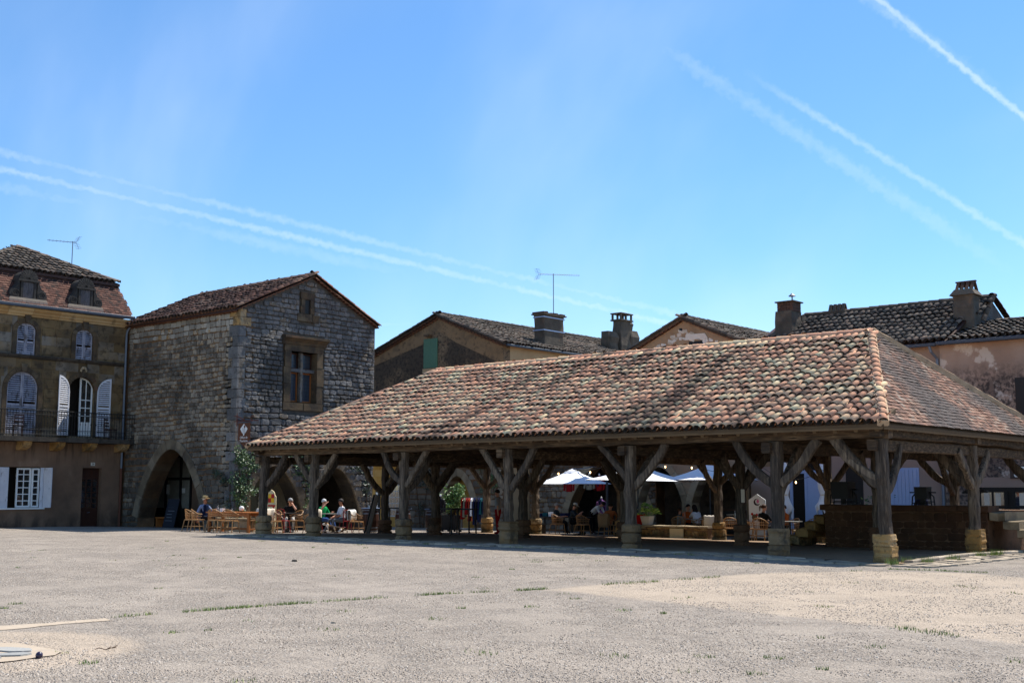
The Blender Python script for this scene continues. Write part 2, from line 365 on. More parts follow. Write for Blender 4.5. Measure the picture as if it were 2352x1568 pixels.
MT['arch'] = mat('pale_arch_stone', [(0., S(128, 113, 90)), (.5, S(154, 137, 110)), (1., S(172, 157, 131))], .8, (3, 6, .35), stains=[(S(84, 74, 62), 1., .5, .68, .6)], bump=(16, .8, .03))
MT['white_wood'] = mat('flaking_white_paint', [(0., S(186, 188, 196)), (1., S(216, 216, 220))], .2, (4, 5, .5), stains=[(S(110, 104, 100), 9., .58, .68, .6, (1, 1, .3))], bump=(40, .2, .005), rough=.6)
MT['grey_wood'] = mat('peeling_lilac_paint', [(0., S(122, 122, 134)), (1., S(168, 168, 178))], .2, (5, 6, .6), stains=[(S(74, 66, 62), 8., .52, .64, .8, (1, 1, .3))], bump=(40, .4, .006), rough=.7)
MT['clean_white'] = plain('clean_white_paint', S(226, 226, 222), .5, .3, 0, .03)
MT['iron'] = plain('black_wrought_iron', S(34, 32, 31), .6, .3, .2)
MT['zinc'] = plain('zinc_grey', S(108, 116, 128), .5, .5, .4)
MT['gutter'] = plain('dark_grey_gutter', S(62, 68, 78), .5, .4, .3)
MT['black'] = plain('black_paint', S(28, 27, 27), .5, .3)
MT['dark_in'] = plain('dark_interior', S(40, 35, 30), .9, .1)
MT['glass'] = plain('dark_window_glass', S(30, 34, 38), .06, .6)
_g = MT['glass'].node_tree.nodes['Principled BSDF']; _g.inputs['Coat Weight'].default_value = 1.; _g.inputs['Coat IOR'].default_value = 1.9; _g.inputs['Coat Roughness'].default_value = .03
MT['leadglass'] = plain('leaded_glass', S(58, 64, 74), .2, .6)
MT['brownwood'] = plain('dark_brown_door', S(60, 34, 24), .5, .3)
MT['winwood'] = plain('orange_oak_frame', S(150, 92, 50), .5, .3)
MT['green'] = plain('sage_green_paint', S(84, 120, 94), .6, .3, 0, .06)
MT['blue'] = plain('pale_blue_paint', S(158, 174, 206), .6, .3, 0, .05)
MT['rattan'] = plain('honey_rattan', S(156, 116, 74), .5, .35)
MT['table_wood'] = plain('orange_brown_wood', S(160, 96, 46), .5, .35, 0, .2)
MT['red'] = plain('dark_red_metal', S(140, 28, 26), .45, .4)
MT['blanket'] = plain('cream_wool', S(214, 202, 184), .95, .1)
MT['umbrella'] = plain('white_canvas', S(232, 234, 238), .8, .2, 0, .02)
# ------------------------------------------------------------------ ground of the square
def gravel(name, stones, sandy, speck):
    m = bpy.data.materials.new(name); m.use_nodes = True; t = m.node_tree; N = t.nodes; b = N['Principled BSDF']
    geo = N.new('ShaderNodeNewGeometry'); P = geo.outputs['Position']
    def noise_(sc_, det, rgh=.6):
        n = N.new('ShaderNodeTexNoise'); n.inputs['Scale'].default_value = sc_; n.inputs['Detail'].default_value = det; n.inputs['Roughness'].default_value = rgh; t.links.new(P, n.inputs['Vector']); return n.outputs[0]
    def mr(v, a, c, lo=0., hi=1.):
        n = N.new('ShaderNodeMapRange'); n.interpolation_type = 'SMOOTHSTEP'; t.links.new(v, n.inputs[0])
        for i, x in enumerate((a, c, lo, hi)): n.inputs[i+1].default_value = x
        return n.outputs[0]
    def mix(f, a, c, typ='MIX'):
        n = N.new('ShaderNodeMix'); n.data_type = 'RGBA'; n.blend_type = typ
        if isinstance(f, (int, float)): n.inputs['Factor'].default_value = f
        else: t.links.new(f, n.inputs['Factor'])
        for k, v in (('A', a), ('B', c)):
            if isinstance(v, tuple): n.inputs[k].default_value = (*v, 1)
            else: t.links.new(v, n.inputs[k])
        return n.outputs['Result']
    def mul(a, c):
        n = N.new('ShaderNodeMath'); n.operation = 'MULTIPLY'; t.links.new(a, n.inputs[0])
        if isinstance(c, (int, float)): n.inputs[1].default_value = c
        else: t.links.new(c, n.inputs[1])
        return n.outputs[0]
    def add(a, c):
        n = N.new('ShaderNodeMath'); n.operation = 'ADD'; t.links.new(a, n.inputs[0]); t.links.new(c, n.inputs[1]); return n.outputs[0]
    wrp = N.new('ShaderNodeTexNoise'); wrp.inputs['Scale'].default_value = 18; t.links.new(P, wrp.inputs['Vector'])
    vm = N.new('ShaderNodeVectorMath'); vm.operation = 'MULTIPLY_ADD'; t.links.new(wrp.outputs['Color'], vm.inputs[0]); vm.inputs[1].default_value = (.05, .05, .05); t.links.new(P, vm.inputs[2])
    def vor(sc_, feat='F1'):
        v = N.new('ShaderNodeTexVoronoi'); v.inputs['Scale'].default_value = sc_; v.feature = feat; t.links.new(vm.outputs[0], v.inputs['Vector']); return v
    v1 = vor(22); v2 = vor(58)
    at = N.new('ShaderNodeAttribute'); at.attribute_name = 'sand'; sand = mr(add(at.outputs['Fac'], mul(add(noise_(1.8, 6), mul(noise_(9., 4), .6)), .55)), .78, 1.12)
    cr = N.new('ShaderNodeValToRGB'); el = cr.color_ramp.elements
    while len(el) < len(stones): el.new(.5)
    for e, (p, c) in zip(el, stones): e.position = p; e.color = (*c, 1)
    sep = N.new('ShaderNodeSeparateColor'); t.links.new(v1.outputs['Color'], sep.inputs[0]); t.links.new(sep.outputs[0], cr.inputs[0])
    pebble = mr(v1.outputs['Distance'], .28, .5, 1., 0.)
    cover = mr(noise_(.9, 5), .40, .60, .35, 1.); cover = mul(cover, mr(noise_(7., 3), .34, .6, .5, 1.))
    base = mix(mr(noise_(.35, 5), .35, .65), sandy, tuple(x*.90 for x in sandy))
    base = mix(mr(noise_(2.6, 6), .45, .7, 0., .35), base, speck); base = mix(mr(noise_(.12, 4), .4, .62, 0., .3), base, tuple(x*.72 for x in sandy))
    base = mix(mul(sand, .48), base, S(198, 177, 152)); isd = N.new('ShaderNodeMath'); isd.operation = 'MULTIPLY_ADD'; t.links.new(sand, isd.inputs[0]); isd.inputs[1].default_value = -.45; isd.inputs[2].default_value = 1.; cover = mul(cover, isd.outputs[0])
    c = mix(mul(mul(pebble, cover), .8), base, cr.outputs[0])
    gap = mul(mul(mr(v1.outputs['Distance'], .42, .62), cover), .5)
    c = mix(gap, c, tuple(x*.35 for x in sandy))
    t.links.new(c, b.inputs['Base Color']); b.inputs['Roughness'].default_value = .95; b.inputs['Specular IOR Level'].default_value = .15
    h = add(mul(mul(pebble, cover), 1.0), mul(mr(v2.outputs['Distance'], .1, .6, 1., 0.), .35)); h = add(h, mul(noise_(5., 5), .8))
    bn = N.new('ShaderNodeBump'); bn.inputs['Strength'].default_value = .95; bn.inputs['Distance'].default_value = .03; t.links.new(h, bn.inputs['Height']); t.links.new(bn.outputs[0], b.inputs['Normal'])
    return m
MT['gravel'] = gravel('pale_embedded_gravel', [(0., S(104, 96, 88)), (.3, S(142, 132, 122)), (.6, S(166, 155, 143)), (.85, S(180, 172, 162)), (1., S(198, 193, 186))], S(166, 154, 140), S(127, 119, 111))
MT['pale_gravel'] = gravel('sandy_gravel', [(0., S(150, 138, 124)), (.5, S(190, 174, 156)), (1., S(212, 203, 190))], S(202, 182, 160), S(180, 163, 146))
MT['concrete'] = mat('pale_concrete', [(0., S(158, 142, 122)), (1., S(184, 168, 147))], 0., (2, 6, .6), stains=[(S(150, 140, 126), 3, .5, .7, .6)], bump=(30, .5, .01))
MT['slab'] = mat('bluish_flagstone', [(0., S(134, 134, 130)), (1., S(162, 160, 154))], .6, (3, 6, .5), stains=[(S(196, 186, 164), 2, .55, .7, .6)], bump=(18, .6, .02))
def wob(x, y): return 0.010*mnoise.noise(Vector((x*.45, y*.45, 0)))+.004*mnoise.noise(Vector((x*1.6, y*1.6, 3)))
def ground_h(x, y): return ground_z(x, y)+(wob(x, y) if -60 < x < 30 and -45 < y < 16 else 0)
xs = [-900, -400, -160, -90]+[-62+.6*i for i in range(96)]+[-4.4+.3*i for i in range(55)]+[12.1+.6*i for i in range(30)]+[45, 90, 200, 500, 900]
ys = [-900, -300, -90, -60]+[-44+.6*i for i in range(33)]+[-24.2+.3*i for i in range(78)]+[-.8+.6*i for i in range(58)]+[45, 70, 120, 300, 900]
vs_, fs_ = [], []
for y in ys:
    for x in xs: vs_.append((x, y, ground_h(x, y) if y < 60 else -1.4))
nx = len(xs)
for j in range(len(ys)-1):
    for i in range(nx-1): fs_.append((j*nx+i, j*nx+i+1, (j+1)*nx+i+1, (j+1)*nx+i))
SANDY = [(-0.78, -11.28), (-0.55, -8.21), (0.11, -5.48), (1.06, -3.71), (2.94, -3.06), (4.13, -3.67), (9.5, -9), (10, -14), (7.14, -13.38), (5.65, -12.79), (4.44, -12.49), (3.03, -12.14), (1.38, -11.73), (-0.05, -11.39)]
def seg_d(p, a, b):
    ax, ay = a; bx, by = b; dx, dy = bx-ax, by-ay; u = max(0, min(1, ((p[0]-ax)*dx+(p[1]-ay)*dy)/(dx*dx+dy*dy))); return math.hypot(p[0]-ax-dx*u, p[1]-ay-dy*u)
def sand_at(x, y):
    ins = False; n = len(SANDY); j = n-1
    for i in range(n):
        xi, yi = SANDY[i]; xj, yj = SANDY[j]
        if (yi > y) != (yj > y) and x < (xj-xi)*(y-yi)/(yj-yi)+xi: ins = not ins
        j = i
    d = min(seg_d((x, y), SANDY[i], SANDY[(i+1) % n]) for i in range(n)); d = d if ins else -d
    for cx_, cy_, r_ in ((-.6, -20.6, 1.7),): d = max(d, r_-math.hypot(x-cx_, y-cy_))
    return max(0., min(1., .5+d/.9))
gm = MB(); gm.sm = True; gm.add(vs_, fs_); go_ = obj('ground', gm, MT['gravel'], kind='structure')
at_ = go_.data.attributes.new('sand', 'FLOAT', 'POINT'); at_.data.foreach_set('value', [sand_at(v[0], v[1]) if -4 < v[0] < 12 and -24 < v[1] < -1 else 0. for v in vs_])

def sheet(name, poly, m, dz, step=.45, rag=.12, seed=0):
    """irregular patch lying a few mm above the ground"""
    P = [Vector((a, b)) for a, b in poly]; pts = []
    for i, p in enumerate(P):
        q = P[(i+1) % len(P)]; n = max(1, int((q-p).length/.12))
        for k in range(n):
            s = p.lerp(q, k/n); pts.append((s.x+rag*mnoise.noise(Vector((s.x*2.2, s.y*2.2, seed)))+rag*.5*mnoise.noise(Vector((s.x*7, s.y*7, seed))), s.y+rag*mnoise.noise(Vector((s.x*2.2, s.y*2.2, seed+9)))+rag*.5*mnoise.noise(Vector((s.x*7, s.y*7, seed+5)))))
    import bmesh
    bm = bmesh.new(); vv = [bm.verts.new((a, b, 0)) for a, b in pts]; bm.faces.new(vv)
    bmesh.ops.triangulate(bm, faces=bm.faces[:])
    for _ in range(40):
        lng = [e for e in bm.edges if e.calc_length() > step*2]
        if not lng: break
        bmesh.ops.subdivide_edges(bm, edges=lng, cuts=1); bmesh.ops.triangulate(bm, faces=bm.faces[:])
    for v in bm.verts: v.co.z = ground_h(v.co.x, v.co.y)+dz
    me = bpy.data.meshes.new(name); bm.to_mesh(me); bm.free()
    if me.polygons and me.polygons[0].normal.z < 0: me.flip_normals()
    return obj(name, me, m, kind='structure')
sheet('concrete_strip', [(-3.6, -22.5), (-3.1, -20.6), (-2.43, -19.28), (-2.32, -18.65), (-2.24, -18.01), (-1.98, -18.12), (-2.06, -18.79), (-2.02, -19.49), (-2.7, -20.9), (-3.2, -22.7)], MT['concrete'], .006, rag=.13, seed=3)
sheet('mortar_patch', [(-1.5, -20.4), (-.8, -19.95), (0.15, -19.95), (0.40, -20.15), (0.42, -20.6), (0.1, -21.6), (-1.2, -21.6)], MT['concrete'], .011, rag=.08, seed=6)
# flat stones set into the mortar patch, parts of the patch of paving
pv = bpy.data.objects.new('paving', None); col.objects.link(pv); pv['kind'] = 'structure'
for (cx_, cy_, a_, b_, rz) in ((-.25, -20.25, .26, .13, .3), (.08, -20.42, .20, .10, 1.0), (-.05, -20.75, .28, .15, .6), (-.55, -20.55, .25, .14, .1), (.18, -20.95, .2, .12, 1.2), (-.4, -21.05, .3, .16, .5)):
    m_ = MB(); n_ = 11; pts = [(cx_+math.cos(rz)*a_*math.cos(t)*k-math.sin(rz)*b_*math.sin(t)*k, cy_+math.sin(rz)*a_*math.cos(t)*k+math.cos(rz)*b_*math.sin(t)*k) for i in range(n_) for t, k in ((2*math.pi*i/n_, 1+R.uniform(-.12, .12)),)]
    z_ = ground_h(cx_, cy_)+.008
    top = [(x, y, z_+.018) for x, y in pts]; bot = [(cx_+(x-cx_)*1.06, cy_+(y-cy_)*1.06, z_-.02) for x, y in pts]
    m_.add(top+bot, [tuple(range(n_))]+[(i, i+n_, (i+1) % n_+n_, (i+1) % n_) for i in range(n_)])
    obj('stone', m_, MT['slab'], pv)
# loose raised pebbles of the surfacing, nobody could count them
rg = np.random.RandomState(5)
def pebble_field(n):
    pts = []
    while len(pts) < n:
        m_ = n
        ze = 9.0+26*rg.rand(m_)**1.5; lx = (rg.rand(m_)-.5)*.92*ze
        X = CAM.x+math.cos(YAW)*lx-math.sin(YAW)*ze; Y = CAM.y+math.sin(YAW)*lx+math.cos(YAW)*ze
        for a, b in zip(X, Y):
            if b < -1.6 and mnoise.noise(Vector((a*.5, b*.5, 7)))+.5*mnoise.noise(Vector((a*2, b*2, 1))) > -.12: pts.append((a, b))
    return np.array(pts[:n])
PB = pebble_field(48000)
tmpl = np.array([(math.cos(a)*.5, math.sin(a)*.5, 0) for a in np.linspace(0, 2*math.pi, 6)[:-1]]+[(math.cos(a+.6)*.34, math.sin(a+.6)*.34, 1) for a in np.linspace(0, 2*math.pi, 6)[:-1]])
n = len(PB); sz = .013+.022*rg.rand(n)**2; hh = .005+.008*rg.rand(n); ro = rg.rand(n)*6.28
zz = np.array([ground_h(a, b) for a, b in PB])
V = np.empty((n, 10, 3)); ct, st_ = np.cos(ro)[:, None], np.sin(ro)[:, None]
tx = tmpl[None, :, 0]*(1+.5*(rg.rand(n, 10)-.5)); ty = tmpl[None, :, 1]*.8*(1+.5*(rg.rand(n, 10)-.5))
V[:, :, 0] = PB[:, 0:1]+(tx*ct-ty*st_)*sz[:, None]; V[:, :, 1] = PB[:, 1:2]+(tx*st_+ty*ct)*sz[:, None]; V[:, :, 2] = zz[:, None]-.003+tmpl[None, :, 2]*hh[:, None]+.014*np.where(True, 0, 0)
F4 = np.array([(i, (i+1) % 5, 5+(i+1) % 5, 5+i) for i in range(5)]); FT = np.array([5, 6, 7, 8, 9])
loops = np.concatenate([(F4[None]+(np.arange(n)*10)[:, None, None]).reshape(n, 20), FT[None]+(np.arange(n)*10)[:, None]], 1).ravel()
tot = np.tile(np.array([4]*5+[5]), n)
me = bpy.data.meshes.new('gravel'); me.vertices.add(n*10); me.vertices.foreach_set('co', V.ravel().astype(np.float32)); me.loops.add(len(loops)); me.loops.foreach_set('vertex_index', loops.astype(np.int32))
me.polygons.add(len(tot)); me.polygons.foreach_set('loop_start', np.concatenate([[0], np.cumsum(tot)[:-1]]).astype(np.int32)); me.update(calc_edges=True)
MT['pebble'] = mat('pebble', [(0., S(128, 118, 108)), (.4, S(154, 142, 129)), (.85, S(172, 160, 147)), (1., S(186, 178, 168))], 1., (20, 3, .1), bump=None, rough=.8)
obj('gravel', me, MT['pebble'], kind='stuff')
# ------------------------------------------------------------------ shared piece prototypes
def stone_proto(name, seed, ch=.10, rough=.06):
    rr = random.Random(seed); ch = rr.uniform(.06, .22); rough = .09; j = lambda a: rr.uniform(-a, a); m = MB(); sx_, sz_ = j(.18), j(.18)
    def ring(k, y, a):
        c = .5*k
        base = [(-c, -c+ch), (-c+ch, -c), (c-ch, -c), (c, -c+ch), (c, c-ch), (c-ch, c), (-c+ch, c), (-c, c-ch)]
        return [(x+j(a)+x*sx_*z, y+j(a)*.9, z+j(a)+z*sz_*x) for x, z in base]
    vs = ring(1., .0, .0)+ring(.97, -.62, rough*.5)+ring(.80, -1., rough)
    n = 8; fs = [tuple(range(16, 24))]
    for r_ in (0, 8):
        for i in range(n): fs.append((r_+i, r_+(i+1) % n, r_+8+(i+1) % n, r_+8+i))
    m.add(vs, fs); return m.mesh(name)
STONES = [stone_proto('stone', 100+i) for i in range(10)]
def ashlar_proto(name, seed):
    rr = random.Random(seed); m = MB(); j = lambda a: rr.uniform(-a, a)
    b = [(-.5, -.5), (.5, -.5), (.5, .5), (-.5, .5)]
    vs = [(x, 0, z) for x, z in b]+[(x*.99+j(.004), -.8+j(.1), z*.985+j(.006)) for x, z in b]+[(x*.965+j(.01), -1+j(.06), z*.93+j(.014)) for x, z in b]
    fs = [(8, 9, 10, 11)]
    for r_ in (0, 4):
        for i in range(4): fs.append((r_+i, r_+(i+1) % 4, r_+4+(i+1) % 4, r_+4+i))
    m.add(vs, fs); return m.mesh(name)
ASH = [ashlar_proto('ashlar_block', 300+i) for i in range(6)]
def canal_proto(name, r0=.106, r1=.078, ln=.60, th=.018, n=7, seed=0):
    """half-round clay tile: wide end at y=0, narrow end at y=ln, convex upward"""
    rr = random.Random(seed); m = MB(); m.sm = True; vs = []
    for y, r, in ((0, r0), (ln, r1)):
        for rad in (r, r-th):
            for i in range(n):
                a = math.pi*(1-i/(n-1)); vs.append((math.cos(a)*rad, y+(rr.uniform(-.006, .006)), math.sin(a)*rad*.82))
    fs = []
    for i in range(n-1):
        fs.append((i, i+1, 2*n+i+1, 2*n+i))            # outside
        fs.append((n+i+1, n+i, 3*n+i, 3*n+i+1))        # inside
        fs.append((n+i, n+i+1, i+1, i))                # front rim
    m.add(vs, fs)
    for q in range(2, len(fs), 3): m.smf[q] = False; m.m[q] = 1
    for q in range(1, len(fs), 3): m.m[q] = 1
    return m.mesh(name)
CANAL = [canal_proto('tile', seed=i) for i in range(4)]
def flat_proto(name, w_=.168, ln=.25, th=.020, seed=0):
    rr = random.Random(seed); m = MB(); j = lambda a: rr.uniform(-a, a)
    x = w_/2; t0 = th+j(.003)
    vs = [(-x, j(.006), 0), (x, j(.006), 0), (x, ln, 0), (-x, ln, 0), (-x, j(.006), t0+j(.003)), (x, j(.006), t0+j(.003)), (x, ln, t0), (-x, ln, t0)]
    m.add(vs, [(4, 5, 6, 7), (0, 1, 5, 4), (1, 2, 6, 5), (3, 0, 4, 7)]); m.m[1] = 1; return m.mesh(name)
FLAT = [flat_proto('flat_tile', seed=i) for i in range(6)]

def roof_frame(P0, u, up):
    u = Vector(u).normalized(); up = Vector(up).normalized(); n = u.cross(up).normalized()
    if n.z < 0: n = -n
    return Vector(P0), u, up, n
def canal_roof(parent, P0, u, up, length, lim, mats, spacing=.235, exposure=.36, limit=300, sag=None, seed=0, stuff='tile', channel=True, scale=1., names=('tile',)):
    """lim(t)->(u0,u1): extent along the eave at slope distance t"""
    P0, u, up, n = roof_frame(P0, u, up); pc = Pieces(); rr = random.Random(seed)
    base = Matrix((u, up, n)).transposed()
    if base.determinant() < 0: base = Matrix((-u, up, n)).transposed()
    nr = int(length/exposure)+1
    us = [lim(t) for t in np.linspace(0, length, 30)]; umin = min(a for a, b in us); umax = max(b for a, b in us)
    nc = int((umax-umin)/spacing)+1
    for c_ in range(nc+1):
        uu = umin+c_*spacing; cof = rr.uniform(-.05, .05); drift = rr.uniform(-.01, .01); lean = rr.uniform(-.002, .002)
        for r_ in range(nr):
            t = r_*exposure+rr.uniform(-.045, .045)+(.10*mnoise.noise(Vector((uu*.6, r_*.35, seed)))+cof if r_ > 0 else 0)
            tmax = length-.57*scale
            if t > tmax+exposure*.98: continue
            t = min(t, tmax)
            a, b = lim(min(length, t+.2*scale)); 
            for ch in (0, 1):
                x = uu+(spacing/2 if ch else 0)+drift+lean*r_+rr.uniform(-.008, .008)
                if ch and not channel: continue
                if x < a-.02 or x > b+.02: continue
                tt = t-(.05 if not ch else -.01)
                p = P0+u*x+up*tt+n*((.082+.012*rr.random())*scale if not ch else .098*scale)
                if sag: p = p+n*sag(x, tt)
                s_ = scale*rr.uniform(.95, 1.04)
                M_ = Matrix.Translation(p) @ base.to_4x4() @ Matrix.Rotation(rr.gauss(0, .035), 4, 'Z') @ Matrix.Rotation(rr.uniform(-.05, .05)+(math.pi if ch else 0), 4, 'Y') @ Matrix.Rotation(-.07 if not ch else .02, 4, 'X') @ Matrix.Scale(s_, 4)
                pc.add(rr.randrange(4), M_)
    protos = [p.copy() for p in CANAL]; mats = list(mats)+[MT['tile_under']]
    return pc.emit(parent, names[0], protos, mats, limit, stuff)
def flat_roof(parent, P0, u, up, length, lim, mats, w_=.17, exposure=.135, limit=300, sag=None, seed=0):
    P0, u, up, n = roof_frame(P0, u, up); pc = Pieces(); rr = random.Random(seed)
    base = Matrix((u, up, n)).transposed()
    if base.determinant() < 0: base = Matrix((-u, up, n)).transposed()
    nr = int(length/exposure)+1
    us = [lim(t) for t in np.linspace(0, length, 30)]; umin = min(a for a, b in us); umax = max(b for a, b in us)
    for r_ in range(nr):
        t = r_*exposure
        if t > length-.10: break
        t = min(t, length-.24); a, b = lim(min(length, t+.06)); x = umin+(w_/2 if r_ % 2 else 0)
        while x < umax:
            if a-.03 <= x <= b+.03:
                p = P0+u*(x+rr.uniform(-.006, .006))+up*(t+rr.uniform(-.008, .008))+n*(.03+rr.uniform(0, .004))
                if sag: p = p+n*sag(x, t)
                pc.add(rr.randrange(6), Matrix.Translation(p) @ base.to_4x4() @ Matrix.Rotation(rr.uniform(-.03, .03), 4, 'Z') @ Matrix.Rotation(-.13+rr.uniform(-.03, .03), 4, 'X') @ Matrix.Rotation(rr.uniform(-.04, .04), 4, 'Y'))
            x += w_+rr.uniform(0, .006)
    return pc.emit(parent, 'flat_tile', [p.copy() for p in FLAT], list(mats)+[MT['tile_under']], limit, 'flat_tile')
def ridge_tiles(parent, a, b, mats, step=.48, r=1.0, name='ridge_tile', seed=0, lift=.045, sag=0.):
    a, b = Vector(a), Vector(b); d = (b-a).normalized(); n_ = max(1, int((b-a).length/step)); rr = random.Random(seed)
    side = d.cross(Vector((0, 0, 1))).normalized(); upv = side.cross(d).normalized(); B = Matrix((side, d, upv)).transposed()
    if name == 'ridge_tile' and parent.name != 'market_hall':
        q = MB(); q.beam(a-Vector((0, 0, .03)), b-Vector((0, 0, .03)), .30, .20, 16, .01); obj('ridge_mortar', q, MT['dark_stone'], parent)
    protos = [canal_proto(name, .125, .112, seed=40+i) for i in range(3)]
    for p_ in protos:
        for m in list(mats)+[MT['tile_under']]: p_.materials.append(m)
    for i in range(n_):
        q = a+d*(i*(b-a).length/n_)+Vector((0, 0, lift+rr.uniform(-.006, .008)-sag*math.sin(math.pi*(i+.5)/n_)))
        o = bpy.data.objects.new(name, protos[i % 3]); col.objects.link(o); o.parent = parent
        o.matrix_basis = Matrix.Translation(-parent.location) @ Matrix.Translation(q) @ B.to_4x4() @ Matrix.Rotation(rr.uniform(-.03, .03), 4, 'Z') @ Matrix.Rotation(-.025, 4, 'X') @ Matrix.Scale(r*rr.uniform(.96, 1.04), 4)

# ------------------------------------------------------------------ the market hall
hall = thing('market_hall', 'open timber market hall with a hipped clay tile roof on stone plinths', 'market hall', (0, 0, 0))
bay, endb = 4.286, 2.6586; ROWS = [0., 5.78, 11.7]
PX = [0, -endb, -endb-bay, -endb-2*bay, -endb-3*bay, -endb-4*bay, -2*endb-4*bay]
PLATE_B, PLATE_T = 2.74, 2.98
def plinth_stone(kind, wdt, h, seed):
    rr = random.Random(seed); m = MB(); ns = 12 if kind == 'round' else 4
    if kind == 'round':
        prof = [(.42, 0), (.5, .12), (.51, .5), (.49, .85), (.40, 1.)]
        vs = []; n = 14
        for r_, z in prof:
            for i in range(n):
                a = 2*math.pi*i/n; sq = 1/max(abs(math.cos(a)), abs(math.sin(a))); k = .55+.45*min(sq, 1.25)
                vs.append((math.cos(a)*r_*wdt*k*1.02+rr.uniform(-.012, .012), math.sin(a)*r_*wdt*k*1.02+rr.uniform(-.012, .012), z*h+rr.uniform(-.012, .012)*(0 < z < 1)))
        fs = [tuple(reversed(range(n))), tuple(range(4*n, 5*n))]
        for q in range(4):
            for i in range(n): fs.append((q*n+i, q*n+(i+1) % n, (q+1)*n+(i+1) % n, (q+1)*n+i))
        m.add(vs, fs)
    else:
        m.beam((0, 0, 0), (0, 0, h), wdt, wdt, 6, .017, up=(0, 1, 0), seed=seed, ch=.08)
    return m
def make_post(x, y, kind, pm, seed, top=2.72, hp=.72, wd=.46):
    z0 = ground_z(x, y)-.05; rr = random.Random(seed)
    # plinth of stacked stones
    core = MB(); core.cbox((x, y, z0+hp/2), (wd*.7, wd*.7, hp-.04)); pl = obj('plinth', core, MT['mortar'], hall)
    splits = [0, .46, 1.] if kind == 'square' else [0, .30, .68, 1.]
    if seed % 3 == 0 and kind == 'square': splits = [0, .62, 1.]
    for a, b in zip(splits, splits[1:]):
        ww = wd*(rr.uniform(.93, 1.06) if kind == 'square' else rr.uniform(1.0, 1.12)); s_ = plinth_stone('square' if kind == 'square' else 'round', ww, (b-a)*hp-.008, seed*5+int(a*10))
        s_.v = [(vx+x+rr.uniform(-.004, .004), vy+y, vz+z0+a*hp) for vx, vy, vz in s_.v]
        obj('stone', s_, pm, pl)
    m = MB(); lean = (rr.uniform(-.03, .03), rr.uniform(-.03, .03)); w_ = rr.uniform(.235, .275)
    m.beam((x+lean[0], y+lean[1], z0+hp-.01), (x, y, top), w_, w_, 12, .018, up=(0, 1, 0), seed=seed, ch=.16, bow=rr.uniform(-.035, .035))
    obj('post', m, MT['wood'], hall)
    return z0+hp
def brace(x, y, dx, dy, seed, zlo=1.72, reach=.98, wd=.15, top=2.76):
    rr = random.Random(seed); zl = zlo+rr.uniform(-.15, .12); rc = reach*rr.uniform(.88, 1.12)
    m = MB(); p0 = Vector((x+dx*.10, y+dy*.10, zl)); p1 = Vector((x+dx*(rc+.1), y+dy*(rc+.1), top))
    m.beam(p0, p1, wd, .19*rr.uniform(.85, 1.15), 8, .014, up=(0, 0, 1), bow=rr.uniform(-.15, .02), seed=seed, ch=.16)
    obj('brace', m, MT['wood'], hall)
kinds = {**{(1, i): ('round', 'dplinth') for i in range(2, 7)}, (0, 0): ('square', 'plinth'), (0, 1): ('square', 'gplinth'), (0, 3): ('square', 'gplinth'), (1, 0): ('square', 'plinth'), (1, 1): ('square', 'dplinth')}
for r_, y in enumerate(ROWS):
    for i, x in enumerate(PX):
        k, pmn = kinds.get((r_, i), ('round', 'gplinth' if r_ == 0 else 'plinth'))
        make_post(x, y, k, MT[pmn], r_*17+i, wd=.42 if k == 'square' else .44, hp=.72 if (r_, i) != (1, 6) else .6)
        s0 = r_*100+i*10
        if i > 0: brace(x, y, 1, 0, s0+1)
        if i < 6: brace(x, y, -1, 0, s0+2)
        if i == 0: brace(x, y, -1, 0, s0+3)
        if r_ < 2 : brace(x, y, 0, 1, s0+4, top=2.56, zlo=1.55)
        if r_ > 0: brace(x, y, 0, -1, s0+5, top=2.56, zlo=1.55)
L0, L1 = PX[6]-.22, PX[0]+.22
for r_, y in enumerate(ROWS):      # long plates / purlins in scarfed lengths
    ed = [L1]+[(PX[i]+PX[i+1])/2+R.uniform(-.5, .5) for i in (1, 3)]+[L0] if r_ != 1 else [L1, PX[2]+.3, PX[4]+.3, L0]
    for a, b in zip(ed, ed[1:]):
        m = MB(); hgt = .25 if r_ == 0 else .30
        m.beam((a, y, PLATE_B+hgt/2), (b+.002, y, PLATE_B+hgt/2+R.uniform(-.012, .012)), .24, hgt, 16, .016, seed=int(abs(a)*10)+r_, ch=.10)
        obj('wall_plate', m, MT['wood_h'], hall)
for x in (0.02, PX[6]-.02):        # plates of the short sides
    m = MB(); m.beam((x, -.38, PLATE_B+.125+.04), (x, 12.1, PLATE_B+.125-.02), .24, .27, 16, .018, seed=5+int(abs(x)), ch=.10); obj('wall_plate', m, MT['wood_h'], hall)
for i, x in enumerate(PX):         # tie beams whose ends stick out past the posts
    m = MB(); xx = x-.14 if i > 0 else x-.12
    m.beam((xx, -.26, 2.58), (xx, 11.98, 2.56), .23, .25, 12, .016, seed=60+i, ch=.10); obj('tie_beam', m, MT['wood_h'], hall)
# roof geometry
EV = -.60; EXR, EXL = .32, PX[6]-.33; ZE = 3.02; YR = 5.85; ZR = 5.95; RXR, RXL = -2.69, -19.8; EVB = 12.25
deck = MB()
A_, B_, C_, D_ = (EXL, EV, ZE), (EXR, EV, ZE), (EXR, EVB, ZE), (EXL, EVB, ZE); E_, F_ = (RXL, YR, ZR), (RXR, YR, ZR)
dn = lambda p, k=.07: (p[0], p[1], p[2]-k)
deck.add([A_, B_, C_, D_, E_, F_]+[dn(p) for p in (A_, B_, C_, D_, E_, F_)], [(0, 1, 5, 4), (1, 2, 5), (2, 3, 4, 5), (3, 0, 4), (10, 11, 7, 6), (11, 8, 7), (11, 10, 9, 8), (10, 6, 9), (0, 6, 7, 1), (1, 7, 8, 2), (2, 8, 9, 3), (3, 9, 6, 0)])
obj('roof_deck', deck, MT['deck'], hall)
